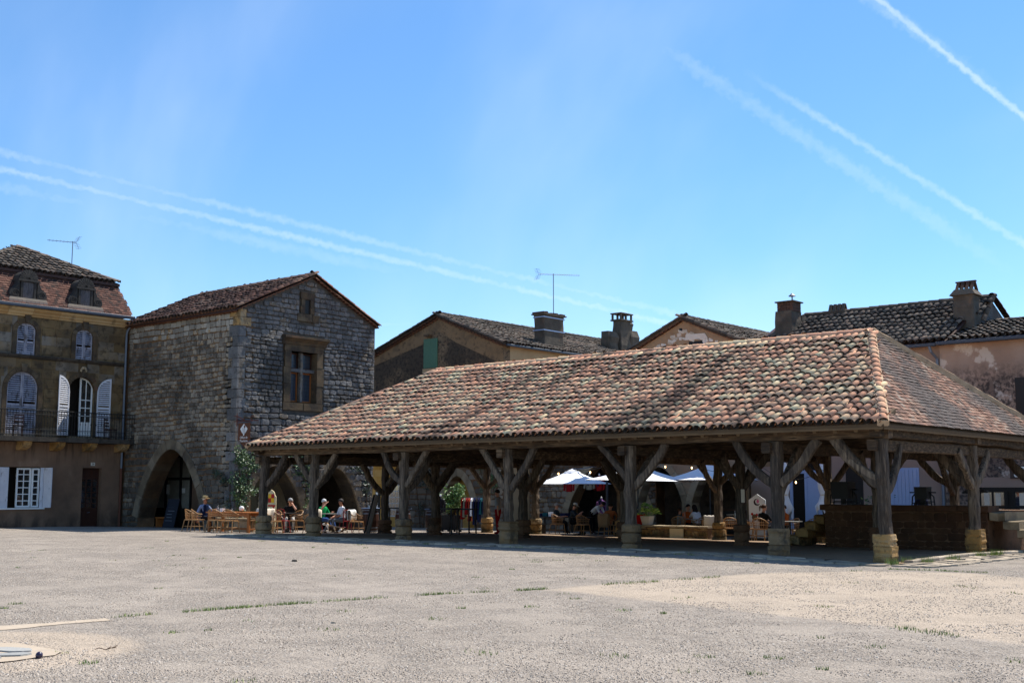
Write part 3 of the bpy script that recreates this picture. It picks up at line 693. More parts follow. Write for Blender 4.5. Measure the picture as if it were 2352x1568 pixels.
fu = Vector((0, YR-EV, ZR-ZE)); FL = fu.length
def lim_f(t):
    k = t/FL; return (EXL+(RXL-EXL)*k, EXR+(RXR-EXR)*k)
def sag_f(x, t): return .035*mnoise.noise(Vector((x*.28, t*.45, 2)))+.02*mnoise.noise(Vector((x*.9, t*.8, 6)))-.03*math.sin(math.pi*t/FL)
canal_roof(hall, (0, EV, ZE), (1, 0, 0), fu, FL, lim_f, [MT['tile']], spacing=.238, exposure=.405, limit=300, sag=sag_f, seed=3)
hu = Vector((RXR-EXR, 0, ZR-ZE)); HL = hu.length
def lim_h(t):
    k = t/HL; return (EV+(YR-EV)*k, EVB+(YR-EVB)*k)
def sag_h(y, t): return .045+.03*mnoise.noise(Vector((y*.4, t*.5, 12)))+.018*mnoise.noise(Vector((y*1.1, t*1.0, 16)))-.03*math.sin(math.pi*t/HL)
flat_roof(hall, (EXR, 0, ZE), (0, 1, 0), hu, HL, lim_h, [MT['flat_tile']], limit=300, sag=sag_h, seed=4)
# rear slope: seen only edge-on, joined tiles
def lim_b(t):
    k = min(1, t/FL+.16); return (EXL+(RXL-EXL)*k+.3, EXR+(RXR-EXR)*k-.3)
canal_roof(hall, (0, EVB, ZE), (1, 0, 0), (0, YR-EVB, ZR-ZE), FL, lim_b, [MT['tile']], spacing=.4, exposure=.7, limit=0, seed=6, channel=False, scale=1.75)
ridge_tiles(hall, (RXL, YR, ZR+.02), (RXR, YR, ZR+.02), [MT['tile']], seed=1)
for a, b, sd in (((EXR, EV, ZE), (RXR, YR, ZR), 2), ((EXR, EVB, ZE), (RXR, YR, ZR), 3), ((EXL, EV, ZE), (RXL, YR, ZR), 4)): ridge_tiles(hall, a, b, [MT['tile']], name='hip_tile', seed=sd, step=.40, lift=-.03 if sd == 3 else .04)
MT['pale_rubble_mortar'] = mat('tan_bedding_mortar', [(0., S(150, 124, 98)), (1., S(196, 168, 136))], 0., (4, 6, .7), stains=[(S(96, 84, 72), 2, .52, .7, .6)], bump=(20, .8, .02))
# mortar bedding under ridge and hips
mb = MB()
mb.beam((RXL, YR, ZR-.01), (RXR, YR, ZR-.01), .30, .14, 20, .01)
for a, b in (((EXR, EV, ZE), (RXR, YR, ZR)), ((EXR, EVB, ZE), (RXR, YR, ZR)), ((EXL, EV, ZE), (RXL, YR, ZR))): mb.beam((a[0], a[1], a[2]+.01), (b[0], b[1], b[2]+.01), .26, .13, 14, .01)
mb.beam((EXR-.02, EVB-.04, ZE+.09), (RXR, YR, ZR+.09), .26, .16, 24, .012)
obj('ridge_mortar', mb, MT['pale_rubble_mortar'], hall)
# eaves: boards and rafter feet
fb = MB(); fb.beam((EXL+.02, EV+.02, ZE-.085), (EXR-.03, EV+.02, ZE-.085), .03, .06, 20, .004); obj('eaves_board', fb, MT['deck'], hall)
fb = MB(); fb.beam((EXR-.02, EV+.05, ZE-.085), (EXR-.02, EVB, ZE-.085), .03, .06, 12, .004); obj('eaves_board', fb, MT['deck'], hall)
raf = MB(); raf.beam((0, 0, 0), (0, 1, (ZR-ZE)/(YR-EV)), .09, .11, 1); 
for k in range(46):
    x = EXL+.2+k*(EXR-EXL-.4)/45; t1 = 1.; 
    y1 = 3.2 if RXL < x < RXR else max(.5, 3.2*min((x-EXL)/(RXL-EXL) if x < RXL else 1, (x-EXR)/(RXR-EXR) if x > RXR else 1))
    m = MB(); sl_ = (ZR-ZE)/(YR-EV)
    m.beam((x, EV+.08, ZE-.145+.08*sl_), (x, EV+y1+.6, ZE-.145+(y1+.6)*sl_), .09, .12, 2, .006, seed=k); obj('rafter', m, MT['deck'], hall)
for k in range(22):
    y = EV+.5+k*.56; sl_ = (ZR-ZE)/(EXR-RXR); d_ = min(1.9, max(.4, min((y-EV)*.5, (EVB-y)*.5)))
    m = MB(); m.beam((EXR-.08, y, ZE-.15+.08*sl_), (EXR-d_, y, ZE-.15+d_*sl_), .09, .12, 2, .006, seed=k+80); obj('rafter', m, MT['deck'], hall)
# the hall's paved floor, edging stones and kerb
fl = MB(); fz = lambda x, y: ground_z(x, y)+.03
NX, NY = 30, 16
for j in range(NY+1):
    for i in range(NX+1):
        x = -23.2+23.6*i/NX; y = -.25+12.4*j/NY; fl.v.append((x, y, fz(x, y)))
for j in range(NY):
    for i in range(NX): fl.f.append([j*(NX+1)+i, j*(NX+1)+i+1, (j+1)*(NX+1)+i+1, (j+1)*(NX+1)+i]); fl.m.append(0); fl.smf.append(True)
MT['floor'] = mat('trodden_earth_floor', [(0., S(122, 100, 78)), (1., S(150, 126, 100))], 0., (1.4, 6, .6), stains=[(S(90, 78, 66), 1.2, .5, .7, .5)], bump=(24, .5, .02))
obj('hall_floor', fl, MT['floor'], kind='structure')
edge = bpy.data.objects.new('edging', None); col.objects.link(edge); edge['kind'] = 'structure'
MT['edging'] = mat('worn_edging_stone', [(0., S(124, 114, 101)), (.5, S(158, 145, 127)), (1., S(190, 174, 152))], 1., (3, 6, .3), stains=[(S(96, 90, 82), 2, .52, .7, .6)], bump=(16, .8, .02))
def flag(x, y, a, b, rz, h=.035):
    m = MB(); n_ = R.choice((5, 6, 7)); c_, s_ = math.cos(rz), math.sin(rz); z = ground_z(x, y)+.005
    pts = []
    for i in range(n_):
        t = 2*math.pi*(i+R.uniform(-.25, .25))/n_; sq = min(1.3, 1/max(abs(math.cos(t)), abs(math.sin(t)))); px, py = a/2*math.cos(t)*sq, b/2*math.sin(t)*sq; pts.append((x+c_*px-s_*py, y+s_*px+c_*py))
    vs = [(p[0], p[1], ground_h(*p)+h+R.uniform(-.006, .006)) for p in pts]+[(x+(p[0]-x)*1.05, y+(p[1]-y)*1.05, ground_h(*p)-.03) for p in pts]
    m.add(vs, [tuple(range(n_))]+[(i, i+n_, (i+1) % n_+n_, (i+1) % n_) for i in range(n_)]); return m
x = -23.3
while x < .3:
    for yy in (-.42, -.80, -1.14):
        obj('stone', flag(x+R.uniform(-.1, .1), yy+R.uniform(-.05, .05), R.uniform(.38, .6), R.uniform(.28, .36), R.uniform(-.2, .2)), MT['edging'], edge)
    x += R.uniform(.46, .6)
y = -1.0
while y < 9:
    for xx in (.72, 1.10, 1.46):
        obj('stone', flag(xx+R.uniform(-.05, .05), y+R.uniform(-.1, .1), R.uniform(.3, .38), R.uniform(.35, .55), R.uniform(-.25, .25)), MT['edging'], edge)
    y += R.uniform(.44, .56)
kb = bpy.data.objects.new('kerb', None); col.objects.link(kb); kb['kind'] = 'structure'
y = .25
while y < 11.5:
    l_ = R.uniform(.7, 1.15); m = MB(); z0, z1 = ground_z(.42, y), ground_z(.42, y+l_)
    m.beam((.42, y, z0-.0), (.42, y+l_-.015, z1-.0), .20, .20, 2, .006, seed=int(y*10), ch=.08); obj('kerb_stone', m, MT['edging'], kb); y += l_
# ------------------------------------------------------------------ wall pieces and openings
def courses(s0, s1, z0, z1, hr, wr, inside, rr, jit=.25, gap=.018, wave=.05):
    """rows of stones that keep clear of openings: yields (s, z, w, h) of each piece"""
    z = z0; out = []
    while z < z1-.04:
        h = min(rr.uniform(*hr), z1-z)
        if z1-z-h < hr[0]*.5: h = z1-z
        zs = (z+.015, z+h*.5, z+h-.015); st = .04; n = int((s1-s0)/st); run = None; ivs = []
        for i in range(n+1):
            s = s0+i*(s1-s0)/n; ok = all(inside(s, q) for q in zs)
            if ok and run is None: run = s
            if (not ok or i == n) and run is not None:
                if s-run > .08: ivs.append((run, s if ok else s-st))
                run = None
        for a, b in ivs:
            x = a
            while x < b-.03:
                wd = rr.uniform(*wr)*(1 if rr.random() > .1 else 1.5)
                if b-x-wd < wr[0]*.6: wd = b-x
                wd = min(wd, b-x)
                if wd > .05:
                    hh = h*(rr.uniform(.84, 1.05) if gap > .013 else 1); zc = z+h/2+rr.uniform(-.012, .012)*(gap > .013)+wave*mnoise.noise(Vector((x*.55, z*.8, s0)))
                    if gap > .013 and wd < wr[1]*.8 and h > .2 and rr.random() < .06:      # two thin stones instead of one
                        out.append((x+wd/2, zc-hh*.25, wd-gap, hh*.5-gap)); out.append((x+wd/2, zc+hh*.25, wd-gap*1.4, hh*.5-gap))
                    else: out.append((x+wd/2, zc, wd-gap*rr.uniform(.5, 1.6), hh-gap*rr.uniform(.6, 1.5)))
                x += wd
        z += h
    return out
def lay(pc, fr, items, rr, dep=(.035, .06), nk=10, tilt=.04, bury=0):
    for s, z, w_, h in items:
        B = Matrix((fr.u, -fr.n, Vector((0, 0, 1)))).transposed()
        if B.determinant() < 0: B = Matrix((-fr.u, -fr.n, Vector((0, 0, 1)))).transposed()
        d_ = rr.uniform(*dep)*(max(.12, min(1., .62+1.3*mnoise.noise(Vector((s*.7, z*.7, bury))))) if bury else 1)
        pc.add(rr.randrange(nk), Matrix.Translation(fr(s, z, -.035 if bury else -.01)) @ B.to_4x4() @ Matrix.Rotation(rr.uniform(-tilt, tilt), 4, 'Y') @ Matrix.Diagonal((w_, d_+(.02 if bury else 0), h, 1)))
def arch_pts(sc_, half, spring, apex, n=9, pointed=True):
    """outline of an arch opening from left foot to right foot (above the spring)"""
    pts = []
    for i in range(n+1):
        t = i/n
        a = t*math.pi/2; pts.append((sc_-half+half*(1-math.cos(a)) if not pointed else sc_-half+half*(t**1.25), spring+(apex-spring)*math.sin(a*(1 if not pointed else .96))/math.sin(math.pi/2*(1 if not pointed else .96))))
    return pts+[(2*sc_-a, b) for a, b in reversed(pts[:-1])]
def in_poly(poly):
    def f(x, y):
        c = False; n = len(poly); j = n-1
        for i in range(n):
            xi, yi = poly[i]; xj, yj = poly[j]
            if (yi > y) != (yj > y) and x < (xj-xi)*(y-yi)/(yj-yi)+xi: c = not c
            j = i
        return c
    return f
def voussoirs(parent, fr, pts, thick, d0, d1, m, grp=2, name='arch_stone'):
    """ring of wedge stones around an arch outline"""
    out = []
    n = len(pts)
    for i in range(n):
        a = Vector(pts[max(i-1, 0)]); b = Vector(pts[min(i+1, n-1)]); t = (b-a).normalized(); nm = Vector((-t.y, t.x)); out.append((pts[i][0]+nm.x*thick, pts[i][1]+nm.y*thick))
    for i in range(0, n-1, grp):
        j = min(i+grp, n-1)
        g = .012
        P = [Vector(pts[q]) for q in range(i, j+1)]; Q = [Vector(out[q]) for q in range(i, j+1)]
        dirv = (P[-1]-P[0]).normalized()
        P[0] = P[0]+dirv*g; Q[0] = Q[0]+dirv*g
        poly = [tuple(p) for p in P]+[tuple(q) for q in reversed(Q)]
        b = MB(); b.prism(poly, fr, d0, d1+R.uniform(-.008, .01)); obj(name, b, m, parent)
def louvre_leaf(parent, fr, s0, s1, z0, z1, d, m, arch=None, name='shutter', slats=True, rails=(0, .62, 1)):
    """a shutter leaf: frame and slats; arch(s)->top height when its head is curved"""
    b = MB(); t = .035; sw = .06; top = arch or (lambda s: z1)
    n = 6
    for a in (s0, s1-sw): b.prism([(a, z0), (a+sw, z0), (a+sw, top(a+sw)), (a, top(a))], fr, d, d+t)
    hd = [(s0+(s1-s0)*i/n, top(s0+(s1-s0)*i/n)) for i in range(n+1)]
    b.prism([(p, q-.09) for p, q in hd]+list(reversed(hd)), fr, d+.001, d+t-.001)
    for k in rails[:-1]:
        zz = z0+(z1-z0)*k; b.prism([(s0, zz), (s1, zz), (s1, zz+.10), (s0, zz+.10)], fr, d+.001, d+t-.001)
    lf = obj(name, b, m, parent)
    bk = MB(); ins = [(s0+.02, z0+.02), (s1-.02, z0+.02)]+[(min(max(p, s0+.02), s1-.02), q-.03) for p, q in reversed(hd)]
    z = z0+.12; sl = MB()
    while z < max(q for p, q in hd)-.06:
        if not any(abs(z-(z0+(z1-z0)*k)-.05) < .07 for k in rails[1:-1]):
            xs_ = [s for s in np.linspace(s0+sw, s1-sw, 9) if top(s)-.05 > z]
            if len(xs_) > 1:
                a, c = xs_[0], xs_[-1]; v = [fr(a, z, d+.03), fr(c, z, d+.03), fr(c, z+.050, d+.004), fr(a, z+.050, d+.004)]; w2 = [fr(a, z-.008, d+.03), fr(c, z-.008, d+.03), fr(c, z+.042, d+.004), fr(a, z+.042, d+.004)]
                sl.add(v+w2, [(0, 1, 2, 3), (7, 6, 5, 4), (4, 5, 1, 0), (3, 2, 6, 7)])
        z += .09
    if sl.v: 
        o = obj('slats', sl, m); o.parent = lf; o['kind'] = 'stuff'
    return lf

# ------------------------------------------------------------------ the mansard house
XA = -36.9
mh = thing('mansard_house', 'old ochre stone house with a red mansard roof, stone dormers and an iron balcony', 'house', (XA, -.2, 0))
fa = frame((XA, 0, 0), (0, 1, 0), (1, 0, 0))          # s = world Y, z, outward +X
Y0, Y1 = -3.75, 3.2
win_up = [(-1.57, .42, 7.24, 8.25, 8.58), (1.1, .41, 7.24, 8.22, 8.57)]
win_mid = [(-1.62, .68, 3.86, 5.78, 6.50), (1.09, .63, 3.86, 5.82, 6.46)]
def arch_top(c, h, sp, ap): return lambda s: sp+(ap-sp)*math.sqrt(max(0., 1-((s-c)/h)**2))
core = MB()
core.box((XA-8, Y0, -.3), (XA-.55, Y1+.3, 9.2))           # body behind the reveals
obj('wall', core, MT['dark_in'], mh)
def wall_with(name, s0, s1, z0, z1, holes, m, th=.5):
    """front wall slab built as strips round its openings; holes: (c, half, z0, spring, apex)"""
    b = MB(); x = s0
    for (c, h, a, sp, ap) in sorted(holes):
        b.prism([(x, z0), (c-h, z0), (c-h, z1), (x, z1)], fa, -th, 0)
        if a > z0: b.prism([(c-h, z0), (c+h, z0), (c+h, a), (c-h, a)], fa, -th, 0)
        tp = arch_pts(c, h, sp, ap, 7, False) if ap > sp else [(c-h, ap), (c+h, ap)]
        b.prism(tp+[(c+h, z1), (c-h, z1)], fa, -th, 0)
        x = c+h
    b.prism([(x, z0), (s1, z0), (s1, z1), (x, z1)], fa, -th, 0)
    return obj(name, b, m, mh)
wall_with('wall', Y0, Y1, 7.2, 8.9, [(c, h, z, s, a) for c, h, z, s, a in win_up], MT['ochre'])
wall_with('wall', Y0, Y1, 3.75, 7.2, [(c, h, 3.86, s, a) for c, h, z, s, a in win_mid], MT['ochre'])
gw = (-1.45, 1.0, .78, 2.5, 2.5); gd = (1.76, .46, -.15, 2.5, 2.5)
wall_with('wall', Y0, Y1, -.35, 3.55, [gw, gd], MT['render_brown'])
rr = random.Random(11); pc = Pieces()
def ins_a(s, z):
    if not (Y0+.02 <= s <= Y1-.02): return False
    for c, h, zz, sp, ap in win_up+win_mid:
        if abs(s-c) < h+.24 and zz-.1 < z < arch_top(c, h+.24, sp, ap+.24)(s) : return False
    return True
lay(pc, fa, courses(Y0+.02, Y1-.02, 7.32, 8.86, (.34, .42), (.5, .95), ins_a, rr, gap=.012, wave=0)+courses(Y0+.02, Y1-.02, 3.8, 7.08, (.36, .44), (.5, .95), ins_a, rr, gap=.012, wave=0), rr, (.018, .034), 6, .002)
pc.emit(mh, 'ashlar_block', [p.copy() for p in ASH], MT['ochre'], 300)
# window surrounds
for c, h, z, sp, ap in win_up+win_mid:
    ring = [(c-h, z)]+arch_pts(c, h, sp, ap, 7, False)+[(c+h, z)]
    voussoirs(mh, fa, ring, .2, -.02, .06, MT['trim'], 1 if len(ring) < 3 else 2, 'window_surround')
    k = MB(); k.prism([(c-.09, ap+.0), (c+.09, ap+.0), (c+.14, ap+.34), (c-.14, ap+.34)], fa, .0, .11); obj('keystone', k, MT['trim'], mh)
# carved ornament above the open door
orn = MB()
for i in range(9):
    a = math.pi*i/8; orn.ball(fa(1.09+math.cos(a)*.12, 6.74+math.sin(a)*.13, .10), (.05, .05, .06), 6, 4)
obj('carved_ornament', orn, MT['arch'], mh)
def molding(name, z, prof, m, s0=Y0, s1=Y1, step=1.15):
    x = s0
    while x < s1-.05:
        l_ = min(R.uniform(step*.8, step*1.25), s1-x); b = MB()
        vs = [fa(x, z+q, d) for d, q in prof]+[fa(x+l_-.012, z+q, d) for d, q in prof]; n = len(prof)
        b.add(vs, [tuple(range(n)), tuple(reversed(range(n, 2*n)))]+[(i+n, i, (i+1) % n, (i+1) % n+n) for i in range(n)]); obj(name, b, m, mh); x += l_
MT['cornice'] = mat('cream_cornice_stone', [(0., S(160, 126, 82)), (.5, S(178, 144, 98)), (1., S(190, 164, 122))], .5, (2, 6, .4), stains=[(S(96, 82, 64), 2, .56, .7, .6)], bump=(16, .5, .02))
molding('cornice_stone', 8.86, [(-.1, 0), (.06, 0), (.08, .06), (.14, .10), (.17, .18), (.26, .24), (.30, .34), (-.1, .34)], MT['cornice'])
molding('string_course', 7.07, [(-.1, 0), (.05, .0), (.10, .05), (.14, .10), (.14, .16), (-.1, .18)], MT['dark_stone'])
# gutter and downpipe
b = MB(); b.beam(fa(Y0-.2, 9.26, .36), fa(Y1+.12, 9.30, .36), .15, .13, 6); obj('gutter', b, MT['gutter'], mh)
b = MB(); b.tube([(XA+.36, 3.22, 9.24), (XA+.34, 3.2, 8.95), (XA+.16, 3.12, 8.72), (XA+.13, 3.10, 8.5), (XA+.13, 3.1, 2.5)], .05, 8)
obj('downpipe', b, MT['zinc'], mh)
b = MB(); b.tube([(XA+.13, 3.1, 2.5), (XA+.13, 3.1, 1.0)], .055, 8); b.tube([(XA+.13, 3.1, 1.0), (XA+.13, 3.1, -.1)], .05, 8); obj('downpipe', b, plain('rusty_pipe', S(104, 66, 50), .8), mh)
# top floor shutters (closed)
for c, h, z, sp, ap in win_up:
    at = arch_top(c, h, sp, ap)
    for a, e in ((c-h+.01, c-.006), (c+.006, c+h-.01)): louvre_leaf(mh, fa, a, e, z+.01, sp, -.06, MT['grey_wood'], at, rails=(0, .47, 1))
# closed shutters of the balcony door
c, h, z, sp, ap = win_mid[0]; at = arch_top(c, h, sp, ap)
for a, e in ((c-h+.01, c-.006), (c+.006, c+h-.01)): louvre_leaf(mh, fa, a, e, z+.02, sp, -.06, MT['grey_wood'], at, rails=(0, .62, 1))
# open shutters of the other one, folded back on the wall
c, h, z, sp, ap = win_mid[1]; at = arch_top(c, h, sp, ap)
f1 = frame(fa(c-h, 0, .09), Vector((.30, -1, 0)).normalized(), Vector((1, .30, 0)).normalized())
louvre_leaf(mh, f1, .0, h-.01, z+.02, sp, 0, MT['white_wood'], lambda s: at(c-(h-s)+.0) if False else arch_top(0, h, sp, ap)(h-s if False else h*0+(h-s)), rails=(0, .62, 1))
f2 = frame(fa(c+h+.06, 0, .09), Vector((.18, 1, 0)).normalized(), Vector((1, -.18, 0)).normalized())
louvre_leaf(mh, f2, .0, h-.01, z+.02, sp, 0, MT['white_wood'], lambda s: arch_top(0, h, sp, ap)(h-s), rails=(0, .62, 1))
# right half of the glazed door is shut, the left half stands open (dark)
def glazed_leaf(fr, s0, s1, z0, z1, cols, rows, m, d=-.14, zlow=0., top=None, name='window', bar=.035, fw=.07):
    top = top or (lambda s: z1); b = MB()
    for a in (s0, s1-fw): b.prism([(a, z0), (a+fw, z0), (a+fw, top(a+fw)), (a, top(a))], fr, d, d+.05)
    n = 6; hd = [(s0+(s1-s0)*i/n, top(s0+(s1-s0)*i/n)) for i in range(n+1)]
    b.prism([(p, q-fw) for p, q in hd]+list(reversed(hd)), fr, d+.001, d+.049)
    b.prism([(s0, z0), (s1, z0), (s1, z0+fw+zlow), (s0, z0+fw+zlow)], fr, d+.002, d+.048)
    o = obj(name, b, m, mh)
    for i in range(1, cols):
        s = s0+(s1-s0)*i/cols; q = MB(); q.prism([(s-bar/2, z0+zlow), (s+bar/2, z0+zlow), (s+bar/2, top(s)-.02), (s-bar/2, top(s)-.02)], fr, d+.006, d+.042); g_ = obj('glazing_bar', q, m); g_.parent = o
    for j in range(1, rows):
        zz = z0+zlow+(z1-z0-zlow)*j/rows; q = MB(); q.prism([(s0+.02, zz-bar/2), (s1-.02, zz-bar/2), (s1-.02, zz+bar/2), (s0+.02, zz+bar/2)], fr, d+.008, d+.040); g_ = obj('glazing_bar', q, m); g_.parent = o
    q = MB(); q.prism([(s0+.02, z0+zlow+.03), (s1-.02, z0+zlow+.03)]+[(min(max(p, s0+.02), s1-.02), t-.03) for p, t in reversed(hd)], fr, d+.018, d+.024); g_ = obj('pane', q, MT['glass']); g_.parent = o
    return o
dl = glazed_leaf(fa, c+.0, c+h-.02, z+.02, sp, 2, 4, MT['clean_white'], -.2, .55, at)
b = MB(); b.prism([(c-h, z), (c-h+.06, z), (c-h+.06, sp+.1), (c-h, sp)], fa, -.55, -.1); obj('door_leaf', b, MT['brownwood'], mh)
cur = MB(); n = 7      # lace curtain gathered behind the glass
for sgn in (-1, 1):
    cc = c+.30
    pts = [(cc+sgn*.24, 6.2), (cc+sgn*.03, 6.2), (cc+sgn*.02, 5.5), (cc+sgn*.07, 4.7), (cc+sgn*.14, 4.6), (cc+sgn*.2, 5.2)]
    cur.prism(pts if sgn < 0 else list(reversed(pts)), fa, -.19, -.185)
obj('curtain', cur, MT['clean_white'], mh)
# balcony slab, corbels, railing
b = MB(); x = Y0-.1
while x < 3.6:
    l_ = min(R.uniform(1.1, 1.6), 3.62-x); b = MB(); b.prism([(x, 3.56), (x+l_-.01, 3.56), (x+l_-.01, 3.75), (x, 3.75)], fa, -.02, .86); obj('balcony_slab', b, MT['dark_stone'], mh); x += l_
for s in (-3.05, -1.6, -.11, 1.39, 2.95):
    b = MB(); pr = [(0, 0), (.28, .02), (.52, .10), (.66, .20), (.72, .36), (0, .36)]
    vs = [fa(s-.17, 3.20+q, d) for d, q in pr]+[fa(s+.17, 3.20+q, d) for d, q in pr]; n = 6
    b.add(vs, [tuple(range(n)), tuple(reversed(range(n, 2*n)))]+[(i+n, i, (i+1) % n, (i+1) % n+n) for i in range(n)]); obj('corbel', b, MT['plinth'], mh)
rl = MB(); zb, zt = 3.84, 4.86; s0, s1 = Y0-.1, 3.58
rl.beam(fa(s0, zt, .78), fa(s1, zt, .78), .035, .03); rl.beam(fa(s0, zb, .78), fa(s1, zb, .78), .025, .025); rl.beam(fa(s0, zt-.17, .78), fa(s1, zt-.17, .78), .02, .02); rl.beam(fa(s0, zb+.22, .78), fa(s1, zb+.22, .78), .02, .02)
rail = obj('railing', rl, MT['iron'], mh)
s = s0; k = 0
bars = MB()
while s < s1:
    b = MB(); b.tube([fa(s, zb-.08, .78), fa(s, zt, .78)], .010, 5)
    if k % 2 == 0: b.ball(fa(s, zb+.5, .78), (.022, .022, .05), 5, 4)
    for zz, rad in ((zt-.085, .06), (zb+.11, .065)):
        b.tube([fa(s+.06+rad*math.cos(t), zz+rad*math.sin(t), .78) for t in np.linspace(0, 5.2, 9)], .006, 4)
    o = obj('baluster', b, MT['iron']); o.parent = rail; s += .125; k += 1
rs = MB(); rs.beam((XA+.02, s1, zt), (XA+.79, s1, zt), .035, .03); rs.beam((XA+.02, s1, zb), (XA+.79, s1, zb), .025, .025); o = obj('side_rail', rs, MT['iron']); o.parent = rail
for i in range(1, 6):
    b = MB(); b.tube([(XA+.13*i, s1, zb), (XA+.13*i, s1, zt)], .010, 5); o = obj('baluster', b, MT['iron']); o.parent = rail
# ground floor: casement window with small panes, open left leaf, shutters
glazed_leaf(fa, -1.62, -.98, .82, 2.46, 2, 6, MT['clean_white'], -.16)
glazed_leaf(fa, -.96, -.62, .82, 2.46, 1, 6, MT['clean_white'], -.13)
b = MB(); b.prism([(-2.5, .74), (-.42, .74), (-.42, .80), (-2.5, .80)], fa, -.1, .10); obj('window_sill', b, MT['clean_white'], mh)
def panel_leaf(fr, s0, s1, z0, z1, d, m):
    q = MB(); q.prism([(s0, z0), (s1, z0), (s1, z1), (s0, z1)], fr, d, d+.03); lf = obj('shutter', q, m, mh)
    k = MB(); 
    for i in range(5): k.prism([(s0+.05, z1-.14-.07*i), (s1-.05, z1-.14-.07*i), (s1-.05, z1-.11-.07*i), (s0+.05, z1-.11-.07*i)], fr, d+.03, d+.04)
    for zz in (z0+.3, z1-.55): k.prism([(s0, zz), (s1, zz), (s1, zz+.04), (s0, zz+.04)], fr, d+.03, d+.036)
    o = obj('slats', k, m); o.parent = lf
f3 = frame(fa(-2.42, 0, .03), Vector((.12, -1, 0)).normalized(), Vector((1, .12, 0)).normalized()); panel_leaf(f3, 0, .5, .8, 2.48, 0, MT['white_wood'])
panel_leaf(fa, -2.4, -2.02, .8, 2.48, -.02, MT['white_wood'])
f4 = frame(fa(-.45, 0, .03), Vector((.95, .25, 0)).normalized(), Vector((.25, -.95, 0)).normalized()); panel_leaf(f4, 0, .45, .8, 2.48, 0, MT['white_wood'])
panel_leaf(fa, -.62, -.46, .8, 2.48, -.03, MT['white_wood'])
# front door with small panes, transom
b = MB(); c_, h_ = 1.76, .44
b.prism([(c_-h_, -.12), (c_+h_, -.12), (c_+h_, 2.48), (c_-h_, 2.48)], fa, -.30, -.24); dr = obj('door', b, MT['brownwood'], mh)
for a, e in ((-.12, .75), (2.0, 2.14), (2.4, 2.48)):
    b = MB(); b.prism([(c_-h_, a), (c_+h_, a), (c_+h_, e), (c_-h_, e)], fa, -.24, -.21); o = obj('rail', b, MT['brownwood']); o.parent = dr
for i in range(4):
    s = c_-h_+i*(2*h_-.06)/3; b = MB(); b.prism([(s, -.12), (s+.06, -.12), (s+.06, 2.48), (s, 2.48)], fa, -.24, -.205); o = obj('stile', b, MT['brownwood']); o.parent = dr
for j in range(5):
    b = MB(); zz = .95+.24*j; b.prism([(c_-h_, zz), (c_+h_, zz), (c_+h_, zz+.03), (c_-h_, zz+.03)], fa, -.24, -.21); o = obj('glazing_bar', b, MT['brownwood']); o.parent = dr
b = MB(); b.prism([(c_-h_+.04, .76), (c_+h_-.04, .76), (c_+h_-.04, 2.0), (c_-h_+.04, 2.0)], fa, -.24, -.235); o = obj('pane', b, MT['glass']); o.parent = dr
b = MB(); b.tube([fa(c_-.05, .55, -.19), fa(c_+.08, .57, -.19)], .014, 6); o = obj('handle', b, MT['zinc']); o.parent = dr
b = MB(); b.prism([(1.68, 2.60), (1.87, 2.60), (1.87, 2.74), (1.68, 2.74)], fa, .0, .02); npl = obj('number_plate', b, plain('enamel_plate', S(210, 208, 196), .4), mh)
def text(s, fr, s_c, z_c, size, m, parent, d=.03, name='lettering', align='CENTER', ext=.002):
    cu = bpy.data.curves.new(name, 'FONT'); cu.body = s; cu.size = size; cu.align_x = align; cu.align_y = 'CENTER'; cu.extrude = ext
    t = bpy.data.objects.new('tmp', cu); col.objects.link(t); dg = bpy.context.evaluated_depsgraph_get(); me = bpy.data.meshes.new_from_object(t.evaluated_get(dg)); bpy.data.objects.remove(t)
    me.name = name; B = Matrix((fr.u, Vector((0, 0, 1)), fr.n)).transposed().to_4x4()
    me.transform(Matrix.Translation(fr(s_c, z_c, d)) @ B)
    o = bpy.data.objects.new(name, me); me.materials.append(m); col.objects.link(o); o.parent = parent
    if parent.type == 'EMPTY': o.location = -parent.location
    return o
text('26', fa, 1.775, 2.67, .12, MT['black'], npl, .024)
# mansard: steep red tiled slope, two stone dormers, low pitched tiles on top
za, zb_ = 9.34, 10.92; xa_, xb_ = XA+.22, XA-.75
b = MB(); b.add([(xa_, Y0, za), (xa_, Y1+.1, za), (xb_, Y1-.28, zb_), (xb_, Y0, zb_), (XA-8, Y0, za), (XA-8, Y1+.1, za), (XA-7.2, Y1-.28, zb_), (XA-7.2, Y0, zb_)], [(0, 1, 2, 3), (1, 5, 6, 2), (5, 4, 7, 6), (4, 0, 3, 7), (3, 2, 6, 7), (1, 0, 4, 5)]); obj('mansard_boards', b, MT['brownwood'], mh)
mu = Vector((xb_-xa_, 0, zb_-za)); ML = mu.length
dorm = [(-1.64, 0), (1.0, 0)]
pcf = flat_roof(mh, (xa_+.02, 0, za), (0, 1, 0), mu, ML, lambda t: (Y0, Y1+.1-.38*t/ML), [MT['red_tile']], w_=.165, exposure=.125, limit=300, seed=21, sag=lambda y, t: .012*mnoise.noise(Vector((y*1.2, t*2, 5))))
AP = Vector((-41.0, -.05, 12.63)); ex = xb_+.22; ze = 10.93
b = MB(); cs = [(ex, Y0-.15, ze), (ex, Y1-.15, ze), (XA-7.3, Y1-.15, ze), (XA-7.3, Y0-.15, ze)]
b.add(cs+[tuple(AP)]+[(p[0], p[1], p[2]-.12) for p in cs], [(0, 1, 4), (1, 2, 4), (2, 3, 4), (3, 0, 4), (0, 5, 6, 1), (1, 6, 7, 2), (2, 7, 8, 3), (3, 8, 5, 0), (8, 7, 6, 5)]); obj('roof_boards', b, MT['brownwood'], mh)
ru = Vector((AP.x-ex, 0, AP.z-ze)); RL = ru.length
